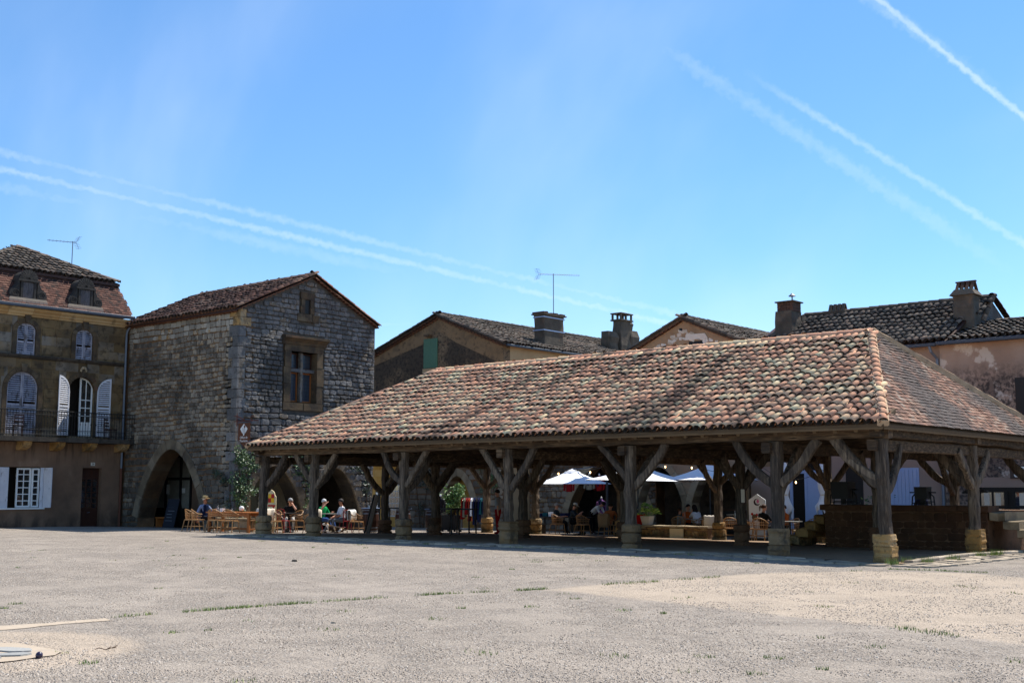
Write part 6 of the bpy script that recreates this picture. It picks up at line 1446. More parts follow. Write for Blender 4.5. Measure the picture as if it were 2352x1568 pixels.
chair(-24.05, 3.5, 1.5, 'rattan chair with a light blanket to the right of the crossed red chair', 'rattan chairs at the black tables')
chair(-23.6, 5.35, -1.2, 'rattan chair draped with a thick white blanket beside the man in a white polo shirt', 'rattan chairs at the black tables')
chair(-25.6, 4.0, math.pi, 'rattan chair across the black table from the crossed red chair', 'rattan chairs at the black tables')
GR = 'rattan chairs on the far terrace'
chair(-19.85, 13.2, -.35, 'rattan chair under the white umbrella nearest the stone block', GR)
chair(-18.35, 12.95, .0, 'rattan chair with an open back before the man with the cap', GR)
chair(-17.4, 13.3, .1, 'rattan chair covered by a brown blanket under the white umbrellas', GR)
chair(-17.85, 14.3, math.pi, 'dark shaded rattan chair of the diner in a floral shirt', GR)
chair(-15.85, 13.6, .4, 'rattan chair with a red coat over it behind the potted palm', GR)
chair(-14.35, 13.9, .5, 'rattan chair just right of the potted palm behind the low wall', GR)
chair(-13.85, 14.5, math.pi/2+.2, 'rattan chair of the woman in the white top', GR)
chair(-12.75, 13.55, .7, 'rattan chair with a white blanket left of the lit ochre plinth', GR)
chair(-11.35, 12.75, .3, 'rattan chair right of the lit ochre plinth at the table with the bottle', GR)
chair(-10.05, 12.6, .15, 'rattan chair of the woman in black with her back to the square', GR)
chair(-10.75, 13.0, -1.2, 'rattan chair draped with a white blanket between two hall posts', GR)
chair(-9.3, 13.6, math.pi-.4, 'rattan chair behind the small black pedestal table', GR)
chair(-8.45, 14.0, math.pi-.9, 'rattan chair by the short low wall in front of the folded umbrella', GR)
chair(-7.7, 13.6, math.pi+.8, 'rattan chair half hidden by the platform steps', GR)
chair(-9.4, 15.4, math.pi, 'rattan chair in the shade against the glazed white door', GR)
# long wooden table
t = thing('wooden_table', 'long orange brown wooden table of the cafe with six rattan chairs', 'table', (-25.7, 1.2, ground_h(-25.7, 1.2)), .14)
def lobj(n, mb, m, t): return obj(n, mb, m, t, world=False)
for i in range(4): b = MB(); b.box((-1.15, -.42+.21*i, .72), (1.15, -.42+.21*i+.205, .76)); lobj('plank', b, MT['table_wood'], t)
for sx in (-1, 1):
    for sy in (-1, 1): b = MB(); b.beam((sx*1.02, sy*.34, 0), (sx*1.02, sy*.34, .72), .10, .10, 1, up=(0, 1, 0)); b.beam((sx*.84, sy*.34, .70), (sx*1.0, sy*.34, .52), .07, .06); lobj('leg', b, MT['table_wood'], t)
b = MB(); b.box((-1.0, -.36, .60), (1.0, -.33, .72)); b.box((-1.0, .33, .60), (1.0, .36, .72)); b.beam((-1.0, 0, .14), (1.0, 0, .14), .07, .08); b.beam((-1.02, -.34, .14), (-1.02, .34, .14), .06, .06); b.beam((1.02, -.34, .14), (1.02, .34, .14), .06, .06); lobj('rail', b, MT['table_wood'], t)
t = thing('stone_bench', 'pale rough stone bench standing behind the long wooden table', 'bench', (-27.4, 2.3, ground_h(-27.4, 2.3)))
for x0, x1 in ((-1.2, -.5), (.3, 1.3)): b = MB(); b.beam(((x0+x1)/2, 0, 0), ((x0+x1)/2, 0, .42), x1-x0, .4, 3, .02, up=(0, 1, 0), seed=int(x0*9)); lobj('block', b, MT['arch'], t)
b = MB(); b.beam((-1.4, 0, .47), (1.4, 0, .47), .5, .10, 5, .01); lobj('seat', b, MT['arch'], t)
def on_table(x, y): return ground_h(x, y)+.765
def tableware(kind, label, x, y, z):
    t = thing(kind, label, kind.replace('_', ' '), (x, y, z)); b = MB()
    if kind == 'carafe': b.lathe([(.05, 0), (.055, .1), (.025, .16), (.035, .22)], 10); lobj('body', b, MT['cglass'], t)
    if kind == 'glass': b.lathe([(.03, 0), (.038, .12)], 8); lobj('body', b, MT['cglass'], t)
    if kind == 'flower_ball': b.ball((0, 0, .12), .10, 8, 6); lobj('bloom', b, MT['clean_white'], t); b = MB(); b.lathe([(.05, 0), (.06, .06)], 8); lobj('pot', b, MT['black'], t)
    if kind == 'napkin_box': b.box((-.09, -.06, 0), (.09, .06, .12)); lobj('box', b, MT['clean_white'], t)
    if kind == 'bottle': b.lathe([(.04, 0), (.042, .2), (.015, .27), (.015, .34)], 9); lobj('body', b, MT['cglass'], t)
    return t
MT['cglass'] = plain('pale_glass', S(170, 176, 176), .08, .6, 0, .05, trans=.6)
tz = on_table(-25.7, 1.2)
tableware('carafe', 'clear glass carafe on the long wooden table near the man in the straw hat', -26.55, 1.0, tz); tableware('glass', 'drinking glass beside the carafe on the long wooden table', -26.4, 1.15, tz); tableware('napkin_box', 'white napkin box on the long wooden table', -26.25, 1.0, tz); tableware('glass', 'drinking glass alone in the middle of the long wooden table', -25.95, 1.2, tz); tableware('flower_ball', 'round white flower ball in a dark pot on the wooden table', -25.35, 1.2, tz)
# black tables
def square_table(label, x, y, rz=0, w_=.7, z=None, top=MT['black'], group='small black cafe tables'):
    z = ground_h(x, y) if z is None else z
    t = thing('cafe_table', label, 'table', (x, y, z), rz, group); b = MB(); b.box((-w_/2, -w_/2, .72), (w_/2, w_/2, .745)); lobj('tabletop', b, top, t)
    b = MB(); b.tube([(0, 0, .04), (0, 0, .72)], .035, 8); lobj('column', b, MT['black'], t); b = MB(); b.beam((-.25, 0, .03), (.25, 0, .03), .07, .05); b.beam((0, -.25, .031), (0, .25, .031), .07, .05); lobj('foot', b, MT['black'], t); return t
MT['slate'] = plain('grey_table_top', S(120, 118, 112), .4, .4)
square_table('black cafe table in front of the grey haired person', -25.2, 3.3, 0, .75); square_table('small cafe table between the man in a polo and the person in green', -24.9, 5.1, .2, .7, top=MT['slate'])
square_table('black cafe table of the man with the cap under the umbrella', -19.2, 13.9, 0, .9); square_table('cafe table under the boy with a drink', -14.6, 14.8, 0, .7, top=MT['slate']); square_table('cafe table with a pale top above the beige panel of the low wall', -13.3, 13.9, .3, .7, top=MT['slate'])
square_table('cafe table with a bottle and glass right of the lit ochre plinth', -11.55, 13.6, .1, .75, top=MT['slate']); square_table('black pedestal table standing alone right of the woman in black', -8.85, 12.55, .2, .72, top=MT['slate'])
tableware('bottle', 'clear glass bottle on the cafe table right of the lit plinth', -11.6, 13.5, ground_h(-11.5, 13.6)+.75); tableware('glass', 'drinking glass next to the clear bottle on the cafe table', -11.42, 13.55, ground_h(-11.5, 13.6)+.75)
# red crossed chairs
def bistro_chair(label, x, y, rz, first=[None]):
    if first[0] is not None: return dup(first[0], (x, y, ground_h(x, y)), rz, label, 'dark red metal bistro chairs')
    t = thing('bistro_chair', label, 'chair', (x, y, ground_h(x, y)), rz, 'dark red metal bistro chairs'); m = MT['red']
    b = MB(); b.lathe([(.19, .44), (.2, .455), (.19, .47)], 14); lobj('seat', b, m, t)
    for sx in (-1, 1):
        b = MB(); b.tube([(sx*.15, .13, .45), (sx*.19, .2, 0)], .015, 6); lobj('leg', b, m, t)
        b = MB(); b.tube([(sx*.19, -.22, 0), (sx*.16, -.17, .46), (sx*.17, -.21, .86)], .015, 6); lobj('leg', b, m, t)
    b = MB(); b.tube([(-.17, -.21, .86), (0, -.24, .90), (.17, -.21, .86)], .016, 6); lobj('top_rail', b, m, t)
    b = MB(); b.tube([(-.15, -.19, .50), (.16, -.21, .84)], .011, 5); b.tube([(.15, -.19, .50), (-.16, -.22, .84)], .011, 5); lobj('cross_back', b, m, t)
    b = MB(); b.tube([(-.17, .16, .22), (.17, .16, .22)], .010, 5); b.tube([(-.17, -.19, .22), (.17, -.19, .22)], .010, 5); lobj('stretcher', b, m, t); first[0] = t; return t
bistro_chair('dark red metal chair with a crossed back turned to the square', -24.75, 2.7, .25); bistro_chair('dark red metal chair under the man in a white polo shirt', -24.15, 5.25, 1.3); bistro_chair('dark red metal chair half hidden behind the second hall post', -25.9, 5.3, -1.0)
# blankets over chair backs
def blanket(label, x, y, rz, m, zt=.86, hf=.42, hb=.36, w_=.46, cat='blanket', dy=-.27, name='blanket'):
    z = ground_h(x, y); b = MB(); b.sm = True; n, k = 8, 12; T = Matrix.Translation((x, y, z)) @ Matrix.Rotation(rz, 4, 'Z')
    prof = [(dy-.045-.03*math.sin(q*2), zt-hb*(1-q)) for q in np.linspace(0, 1, 5)]+[(dy-.02, zt+.03), (dy+.03, zt+.03)]+[(dy+.055+.02*math.sin(q*3), zt-hf*q) for q in np.linspace(.05, 1, 5)]
    vs = []
    for i in range(n+1):
        s = -w_/2+w_*i/n; cv = .06*(1-(2*s/w_)**2)
        for a, h in prof: vs.append(T @ Vector((s*(1+.02*math.sin(h*9)), a-cv+.06+.012*math.sin(i*1.9+h*7), h+.012*math.sin(i*2.3))))
    kk = len(prof); fs = [(i*kk+j, i*kk+j+1, (i+1)*kk+j+1, (i+1)*kk+j) for i in range(n) for j in range(kk-1)]
    b.add(vs, fs); o = obj(name, b, m); so_ = o.modifiers.new('thick', 'SOLIDIFY'); so_.thickness = .012; tag(o, label, cat); return o
MT['brownbl'] = plain('beige_brown_wool', S(150, 124, 96), .95, .1); MT['redcloth'] = plain('bright_red_cloth', S(196, 24, 20), .9, .1)
blanket('pale knitted shawl hanging over the chair beside the leftmost hall post', -24.15, 1.75, -1.4, MT['blanket'], hf=.5); blanket('light blanket over the chair right of the crossed red chair', -24.05, 3.5, 1.5, MT['blanket'])
blanket('thick white blanket draped over the chair beside the man in a white polo shirt', -23.6, 5.35, -1.2, MT['clean_white'], hf=.4, w_=.5); blanket('brown blanket over the chair under the white umbrellas', -17.4, 13.3, .1, MT['brownbl'], hb=.5); blanket('white blanket over the chair left of the lit plinth', -12.75, 13.55, .7, MT['blanket']); blanket('white blanket over the chair between two hall posts', -10.75, 13.0, -1.2, MT['blanket']); blanket('red coat hung over the chair behind the potted palm', -15.85, 13.6, .4, MT['redcloth'], cat='coat', name='coat')
blanket('grey white towel on the chair at the far side of the long wooden table', -25.75, 2.15, math.pi-.2, MT['blanket'])
# barrel tables
def barrel(label, x, y, first=[None], z=None):
    z = ground_z(x, y)+.03 if z is None else z
    if first[0] is not None: return dup(first[0], (x, y, z), 0, label, 'blue rimmed barrels used as tables')
    t = thing('barrel', label, 'barrel', (x, y, z), group='blue rimmed barrels used as tables'); pr = lambda q: .27+.07*math.sin(math.pi*q)
    for i in range(16):
        a0, a1 = 2*math.pi*i/16+.01, 2*math.pi*(i+1)/16-.01; b = MB(); vs = []
        for q in np.linspace(0, 1, 5): vs += [(pr(q)*math.cos(a0), pr(q)*math.sin(a0), q*.92), (pr(q)*math.cos(a1), pr(q)*math.sin(a1), q*.92)]
        b.add(vs, [(2*k, 2*k+1, 2*k+3, 2*k+2) for k in range(4)]); lobj('plank', b, MT['brownwood'], t)
    for q in (.06, .2, .8, .95): b = MB(); b.lathe([(pr(q)+.006, q*.92-.02), (pr(q)+.009, q*.92), (pr(q)+.006, q*.92+.02)], 16); lobj('hoop', b, MT['zinc'], t)
    b = MB(); b.lathe([(.36, .93), (.37, .945), (.36, .96)], 18); lobj('top', b, plain('blue_grey_barrel_top', S(96, 116, 148), .5), t); first[0] = t; return t
barrel('dark barrel table with two glasses behind the man in a white polo shirt', -23.95, 6.4); barrel('dark barrel table behind the third front post of the hall', -22.6, 8.6); barrel('dark barrel table with pink flowers beneath the white arched window', -25.7, 9.9)
tableware('glass', 'drinking glass on the barrel behind the man in a polo', -24.0, 6.35, ground_z(0, 6.4)+.99); tableware('glass', 'second drinking glass on the barrel, to the right', -23.8, 6.5, ground_z(0, 6.4)+.99)
fl = thing('flower_pot', 'small pot of pink flowers on the barrel beneath the arched window', 'flower pot', (-25.7, 9.9, ground_z(0, 9.9)+.99)); b = MB(); b.lathe([(.06, 0), (.08, .1)], 8); lobj('pot', b, MT['black'], fl); b = MB(); [b.ball((R.uniform(-.12, .12), R.uniform(-.12, .12), .15+R.uniform(0, .1)), .035, 5, 4) for _ in range(18)]; lobj('bloom', b, plain('pink_petal', S(170, 40, 110), .8), fl)
# high black bistro tables and stools in the shade
def high_table(label, x, y, first=[None], w_=1.1):
    z = ground_z(x, y)+.03
    if first[0] is not None: return dup(first[0], (x, y, z), .1, label, 'high black bar tables in the hall')
    t = thing('bar_table', label, 'table', (x, y, z), .1, 'high black bar tables in the hall'); b = MB(); b.box((-w_/2, -.3, .94), (w_/2, .3, .99)); lobj('tabletop', b, MT['black'], t)
    for sx in (-1, 1):
        for sy in (-1, 1): b = MB(); b.beam((sx*(w_/2-.06), sy*.24, 0), (sx*(w_/2-.1), sy*.2, .94), .05, .05, 1, up=(0, 1, 0)); lobj('leg', b, MT['black'], t)
    first[0] = t; return t
high_table('high black bar table left of the leaning board', -22.75, 6.6); high_table('high black bar table between the third front post and the passage', -20.6, 7.2); high_table('high black bar table left of the oleander planter', -21.9, 9.6)
lb = thing('leaning_board', 'tall narrow board leaning against the dark inner hall post', 'board', (-22.35, 5.1, ground_z(0, 5.1)+.03)); b = MB(); b.beam((-.35, 0, .0), (.05, .1, 1.45), .22, .05, 1, up=(0, 1, 0)); lobj('panel', b, plain('weathered_panel', S(96, 84, 72), .8), lb); b = MB(); b.beam((-.38, -.12, .0), (.02, -.02, 1.46), .04, .06, 1); b.beam((-.38, .12, .0), (.02, .22, 1.46), .04, .06, 1); lobj('frame', b, MT['black'], lb)
# vertical signpost with white arrows
ps = thing('signpost', 'narrow dark signpost with a column of white squares and arrows by the yellow wall', 'signpost', (-24.6, 7.4, -.14)); b = MB(); b.box((-.13, -.02, 0), (.13, .02, 1.7)); lobj('board', b, MT['black'], ps)
for i in range(9): b = MB(); b.box((-.1, -.03, .1+.17*i), (.02, -.02, .1+.17*i+.13)); lobj('symbol', b, MT['clean_white'], ps)
# painted wooden heraldic cut-out
pn = thing('painted_panel', 'cream arched wooden panel painted with red and yellow shields beside the left hall post', 'panel', (-26.5, 3.3, ground_h(-26.5, 3.3)), .25); fpn = frame((0, 0, 0), (1, 0, 0), (0, -1, 0))
b = MB(); b.prism([(-.42, 0), (.42, 0), (.42, 1.35)]+[(.36*math.cos(a), 1.42+.24*math.sin(a)) for a in np.linspace(0, math.pi, 9)]+[(-.42, 1.35)], fpn, 0, .04); lobj('board', b, plain('cream_board', S(206, 190, 150), .8), pn)
MT['yel'] = plain('yellow_paint', S(226, 176, 30), .6); MT['redp'] = plain('red_paint', S(176, 34, 26), .6); MT['bluep'] = plain('sky_paint', S(110, 150, 180), .6)
for k, (a, e, p, q, m) in enumerate(((-.2, .0, 1.15, 1.45, 'bluep'), (.06, .2, 1.3, 1.46, 'yel'), (.2, .34, 1.3, 1.46, 'redp'), (.06, .2, 1.13, 1.3, 'redp'), (.2, .34, 1.13, 1.3, 'yel'), (.05, .4, .98, 1.04, 'redp'), (.28, .34, .7, 1.0, 'redp'))): b = MB(); b.prism([(a, p), (e, p), (e, q), (a, q)], fpn, .041, .05+.001*k); lobj('painted_field', b, MT[m], pn)
shd = [(-.36*math.sin(a) if False else .30*math.cos(a)-.1, .42+.42*math.sin(a)) for a in np.linspace(0, 2*math.pi, 17)[:-1]]
for sgn, (ma, mb_) in ((-1, ('yel', 'redp')), (1, ('redp', 'yel'))):
    for up_ in (0, 1):
        pts = [(x, z) for x, z in shd if (x+.1)*sgn >= -.001 and ((z-.42 >= -.001) if up_ else (z-.42 <= .001))]+[(-.1, .42)]; c_ = (sum(p[0] for p in pts)/len(pts), sum(p[1] for p in pts)/len(pts)); pts.sort(key=lambda p: math.atan2(p[1]-c_[1], p[0]-c_[0])); b = MB(); b.prism(pts, fpn, .041, .055); lobj('shield_quarter', b, MT[ma if up_ else mb_], pn)
# chalkboard, postcard rack in the left arch
ab = thing('chalkboard', 'dark chalkboard on an A-frame standing in the left stone arch', 'chalkboard', (-34.2, 4.2, ground_h(-33.6, 4.2)), .1); b = MB(); b.beam((0, -.3, 0), (0, 0, 1.25), .75, .04, 1, up=(0, 1, 0)); lobj('front_board', b, plain('slate_board', S(34, 38, 48), .7), ab); b = MB(); b.beam((0, .3, 0), (0, .02, 1.25), .75, .04, 1, up=(0, 1, 0)); lobj('back_board', b, MT['black'], ab)
b = MB()
for i in range(6): b.box((-.25+.05*(i % 2), -.27+.04*i, .3+.14*i), (.2-.06*(i % 3), -.262+.04*i, .32+.14*i))
lobj('chalk_line', b, plain('chalk', S(120, 126, 134), .9), ab)
pr_ = thing('postcard_rack', 'tall dark wire rack of postcards at the right of the left stone arch', 'rack', (-32.0, 4.2, ground_h(-32.0, 4.2))); b = MB(); b.tube([(0, 0, 0), (0, 0, 1.75)], .03, 6); b.box((-.3, -.12, .02), (.3, .12, .06)); lobj('stand', b, MT['black'], pr_)
CP = [plain('postcard_'+n_, c, .5) for n_, c in (('grey', S(110, 112, 118)), ('green', S(86, 100, 84)), ('sepia', S(130, 110, 90)))]
for i in range(8):
    for j in range(2): b = MB(); z = .3+.18*i; b.prism([(-.26+.28*j, z), (-.04+.28*j, z), (-.04+.28*j, z+.15), (-.26+.28*j, z+.15)], fpn, .06, .07); lobj('postcard', b, CP[(i+j*2) % 3], pr_); b = MB(); b.tube([(-.27+.28*j, -.1, z), (-.03+.28*j, -.1, z)], .01, 4); lobj('wire', b, MT['zinc'], pr_)
bc = thing('wooden_bench', 'low dark wooden bench in the shade of the left arch', 'bench', (-35.0, 4.3, ground_h(-35, 4.3))); b = MB(); b.box((-.5, -.2, .40), (.5, .2, .45)); lobj('seat', b, MT['table_wood'], bc)
for s in (-.42, .42): b = MB(); b.box((s-.04, -.18, 0), (s+.04, .18, .4)); lobj('leg', b, MT['table_wood'], bc)
# chairs on the balcony
def plain_chair(label, x, y, z, rz, m, first=[None]):
    if first[0] is not None: return dup(first[0], (x, y, z), rz, label, 'wooden chairs on the balcony')
    t = thing('wooden_chair', label, 'chair', (x, y, z), rz, 'wooden chairs on the balcony'); b = MB(); b.box((-.2, -.2, .42), (.2, .2, .46)); lobj('seat', b, m, t)
    for sx in (-1, 1):
        b = MB(); b.tube([(sx*.17, .17, 0), (sx*.17, .17, .42)], .02, 6); lobj('leg', b, m, t); b = MB(); b.tube([(sx*.17, -.17, 0), (sx*.17, -.17, .45), (sx*.17, -.23, .92)], .02, 6); lobj('leg', b, m, t)
    for q in (.6, .74, .88): b = MB(); b.beam((-.17, -.17-.06*(q-.45)/.47, q), (.17, -.17-.06*(q-.45)/.47, q), .02, .06); lobj('slat', b, m, t)
    first[0] = t; return t
plain_chair('wooden chair with a white cushion on the balcony before the closed shutters', XA+.45, -1.95, 3.75, 1.2, MT['brownwood']); plain_chair('wooden chair in the shade at the right end of the balcony', XA+.45, 2.3, 3.75, -1.2, MT['brownwood'])
# ------------------------------------------------------------------ umbrellas, lights
def parasol(label, x, y, ztop, r, tilt=0., rot=0., mast=True, drop=.55):
    z0 = ground_h(x, y); t = thing('parasol', label, 'parasol', (x, y, z0), rot, 'white cafe parasols'); b = MB(); n = 8; R_ = [r*(1.0) for _ in range(n)]
    T = Matrix.Rotation(tilt, 4, 'Y')
    for i in range(n):
        a0, a1 = 2*math.pi*i/n, 2*math.pi*(i+1)/n; vs = []
        b = MB(); K = 5
        for j in range(K+1):
            q = j/K; sag = -.05*math.sin(math.pi*q)
            for a in (a0, (a0+a1)/2, a1):
                rr_ = r*(.12+.88*q)*(1 if a != (a0+a1)/2 else .925+.0*q); vs.append(Vector((rr_*math.cos(a), rr_*math.sin(a), ztop-drop*q+sag*(1 if a != (a0+a1)/2 else 1.5))))
        vs = [T @ v for v in vs]; b.add(vs, [(j*3+k, (j+1)*3+k, (j+1)*3+k+1, j*3+k+1) for j in range(K) for k in range(2)])
        lobj('canopy_panel', b, MT['umbrella'], t)
        b = MB(); b.tube([T @ Vector((.1*math.cos(a0), .1*math.sin(a0), ztop-.06)), T @ Vector((r*.97*math.cos(a0), r*.97*math.sin(a0), ztop-drop-.03))], .012, 4); lobj('rib', b, MT['gutter'], t)
    b = MB(); b.lathe([(r*.24, ztop-.13), (r*.2, ztop-.03), (.06, ztop+.09), (.02, ztop+.12)], 12, mat=T); lobj('vent', b, MT['umbrella'], t)
    if mast: b = MB(); b.tube([(0, 0, 0), T @ Vector((0, 0, ztop))], .03, 8); lobj('pole', b, MT['gutter'], t); b = MB(); b.box((-.3, -.3, 0), (.3, .3, .08)); lobj('base', b, MT['black'], t)
    else:
        b = MB(); b.tube([(r*.95, .3, 0), (r*.95, .3, ztop+.35)], .05, 8); b.tube([(r*.95, .3, ztop+.3), (r*.3, .1, ztop+.12), (0, 0, ztop+.1)], .03, 6); lobj('pole', b, MT['gutter'], t); b = MB(); b.box((r*.95-.4, -.1, 0), (r*.95+.4, .7, .08)); lobj('base', b, MT['black'], t)
    return t
parasol('white open parasol with a side arm above the man with the cap', -20.9, 15.6, 2.72, 1.75, mast=False)
parasol('bright white open parasol nearest the hall with long pointed sides', -16.5, 14.2, 2.80, 2.3, tilt=.02, rot=.3)
parasol('bluish shaded parasol right of the bright white one', -14.1, 15.9, 2.86, 2.1, rot=.1)
def folded(label, x, y, zt, zb, rot=0.):
    z0 = ground_h(x, y); t = thing('folded_parasol', label, 'parasol', (x, y, z0), rot, 'folded white parasols'); b = MB(); b.sm = True; n = 20; vs = []; prof = [(.03, zt), (.10, zt-.25), (.17, zt-.7), (.16, zt-1.0), (.09, zt-1.25), (.17, zt-1.5), (.28, zb+.25), (.24, zb)]
    for k, (r, z) in enumerate(prof):
        for j in range(n): a = 2*math.pi*j/n; f_ = 1+.28*math.cos(5*a+k*.25)*(.4+.6*k/7); vs.append((r*f_*math.cos(a), r*f_*math.sin(a)*.8, z+(.16*math.cos(3*a+1) if k == 7 else 0)))
    b.add(vs, [(k*n+j, k*n+(j+1) % n, (k+1)*n+(j+1) % n, (k+1)*n+j) for k in range(len(prof)-1) for j in range(n)]); lobj('canopy', b, MT['umbrella'], t)
    b = MB(); b.tube([(0, 0, 0), (0, 0, zt+.1)], .03, 8); lobj('pole', b, MT['gutter'], t); b = MB(); b.box((-.3, -.3, 0), (.3, .3, .08)); lobj('base', b, MT['black'], t); b = MB(); b.lathe([(.10, zt-1.27), (.105, zt-1.22)], 10); lobj('strap', b, MT['blanket'], t)
folded('folded white parasol tied at its waist between two hall posts', -10.0, 14.5, 2.95, .95); folded('folded white parasol behind the post beside the platform steps', -8.7, 14.9, 2.95, 1.05, 1.)
sl_ = thing('string_lights', 'string of small warm bulbs hung from the hall to the terrace', 'string lights', (-13, 12.9, 2.6)); cab_ = MB(); bulbs = []
pts = []
for A_, B_, sg, nb in (((-21.5, 12.2, 2.75), (-17.6, 13.6, 2.5), .3, 3), ((-17.6, 13.6, 2.5), (-13.5, 12.6, 2.75), .3, 3), ((-13.5, 12.6, 2.75), (-10.2, 13.2, 2.35), .35, 3), ((-10.2, 13.2, 2.35), (-7.2, 12.4, 2.4), .45, 3)):
    A_, B_ = Vector(A_), Vector(B_); L_ = [A_.lerp(B_, q)-Vector((0, 0, sg*4*q*(1-q))) for q in np.linspace(0, 1, 13)]; cab_.tube(L_, .008, 4); bulbs += [L_[int(12*(k+.5)/nb)] for k in range(nb)]
obj('cable', cab_, MT['black'], sl_); MT['bulb'] = plain('warm_bulb', S(255, 200, 120), .3, emit=((1, .62, .28), 5.))
for p in bulbs: b = MB(); b.tube([p, p-Vector((0, 0, .07))], .018, 5); obj('socket', b, MT['black'], sl_); b = MB(); b.ball(p-Vector((0, 0, .11)), (.03, .03, .045), 6, 5); obj('bulb', b, MT['bulb'], sl_)
# pentagon ice cream sign
ic = thing('menu_sign', 'white house-shaped sign with a dark crescent emblem and a picture of a dessert', 'sign', (-10.75, 13.7, ground_h(-10.75, 13.7)), .2); b = MB(); b.prism([(-.32, .1), (.32, .1), (.32, 1.5), (0, 1.72), (-.32, 1.5)], fpn, 0, .05); lobj('board', b, MT['clean_white'], ic)
cr_ = [(.13*math.cos(a), 1.42+.13*math.sin(a)) for a in np.linspace(.9, 5.6, 14)]; cr2 = [(.03+.10*math.cos(a), 1.44+.10*math.sin(a)) for a in np.linspace(5.4, 1.1, 12)]; b = MB(); b.prism(cr_+cr2, fpn, .05, .055); lobj('emblem', b, plain('dark_plum', S(44, 26, 40), .6), ic)
b = MB(); b.ball((.03, -.055, 1.45), (.05, .006, .07), 8, 5); lobj('emblem', b, plain('pink_print', S(210, 110, 150), .6), ic)
for (x, z, r, m) in ((-.1, .86, .12, 'gplinth'), (.05, .80, .10, 'blanket'), (.12, .9, .09, 'redp'), (-.02, .95, .05, 'redp'), (.2, .93, .06, 'green'), (-.2, .98, .05, 'redp')): b = MB(); b.ball((x, -.052, z), (r, .008+.02*r, r), 9, 6); lobj('picture', b, MT[m], ic)
b = MB(); b.box((-.3, -.3, 0), (.3, .3, .1)); lobj('foot', b, MT['black'], ic)
cb2 = thing('chalkboard', 'low dark chalkboard with white writing lines behind the woman in white', 'chalkboard', (-13.2, 16.2, ground_h(-13.2, 16.2)), .1); b = MB(); b.prism([(-.5, .4), (.5, .4), (.5, 1.1), (-.5, 1.1)], fpn, 0, .04); lobj('board', b, MT['black'], cb2); b = MB(); b.prism([(-.54, 1.1), (.54, 1.1), (.54, 1.15), (-.54, 1.15)], fpn, -.01, .06); [b.beam((s, .0, 0), (s, .0, 1.1), .05, .05, 1, up=(0, 1, 0)) for s in (-.52, .52)]; lobj('frame', b, MT['brownwood'], cb2); b = MB(); [b.prism([(-.3, z), (.2, z), (.2, z+.03), (-.3, z+.03)], fpn, .04, .045) for z in (.6, .75, .92)]; lobj('chalk_line', b, MT['blanket'], cb2)
# clothes shop: rack, display torsos
CL = {k: plain('cloth_'+k, c, .9, .1) for k, c in dict(red=S(130, 22, 24), navy=S(24, 32, 66), dark=S(36, 34, 38), teal=S(30, 80, 90), grey=S(120, 118, 104), lilac=S(122, 84, 136), rust=S(150, 60, 40), white=S(220, 220, 222)).items()}
rk = thing('clothes_rack', 'metal clothes rack of red and blue garments in the lit passage', 'clothes rack', (-24.8, 13.4, ground_h(-24.8, 13.4)), .5); b = MB(); b.tube([(-.6, 0, 1.5), (.6, 0, 1.5)], .015, 6); [b.tube([(s, 0, 0), (s, 0, 1.55)], .018, 6) for s in (-.55, .55)]; b.box((-.6, -.25, .12), (.6, .25, .15)); lobj('frame', b, MT['zinc'], rk)
for i, k in enumerate(('red', 'grey', 'red', 'rust', 'white', 'navy', 'dark', 'navy', 'teal', 'navy')):
    b = MB(); x = -.5+.11*i; h = R.uniform(.6, 1.1); b.add([(x-.02, -.2, 1.42), (x+.03, -.2, 1.42), (x+.03, .2, 1.42), (x-.02, .2, 1.42), (x-.04+R.uniform(-.02, .02), -.26, 1.42-h), (x+.05, -.26, 1.4-h), (x+.05, .26, 1.42-h), (x-.04, .26, 1.4-h), (x-.02, -.06, 1.5), (x+.03, -.06, 1.5), (x+.03, .06, 1.5), (x-.02, .06, 1.5)], [(4, 5, 1, 0), (5, 6, 2, 1), (6, 7, 3, 2), (7, 4, 0, 3), (0, 1, 9, 8), (1, 2, 10, 9), (2, 3, 11, 10), (3, 0, 8, 11), (7, 6, 5, 4)]); lobj('garment', b, CL[k], rk)
def torso(label, x, y, z, m, scarf=True, stand=True, rz=0.):
    t = thing('display_torso', label, 'mannequin', (x, y, z), rz, 'shop display torsos'); b = MB(); b.sm = True; n = 12; vs = []
    prof = [(.16, .10, 0), (.17, .11, .18), (.16, .10, .32), (.2, .12, .5), (.2, .10, .58), (.07, .06, .64), (.05, .05, .70)]
    for rx, ry, zz in prof: vs += [(rx*math.cos(2*math.pi*j/n), ry*math.sin(2*math.pi*j/n), zz) for j in range(n)]
    b.add(vs, [(k*n+j, k*n+(j+1) % n, (k+1)*n+(j+1) % n, (k+1)*n+j) for k in range(6) for j in range(n)]); lobj('garment', b, m, t)
    for s in (-1, 1): b = MB(); b.tube([(s*.19, 0, .55), (s*.26, .01, .35), (s*.27, -.02, .05)], [.06, .055, .05], 7); lobj('sleeve', b, m, t)
    b = MB(); b.ball((0, 0, .74), (.045, .045, .06), 8, 5); lobj('neck', b, CL['white'], t)
    if scarf: b = MB(); b.tube([(-.08, -.10, .62), (0, -.12, .56), (.08, -.10, .62)], .03, 6); b.tube([(0, -.13, .56), (.02, -.14, .2)], [.035, .03], 6); lobj('scarf', b, CL['navy'], t)
    if stand: b = MB(); b.tube([(0, 0, 0), (0, 0, -.75)], .02, 6); lobj('pole', b, MT['black'], t)
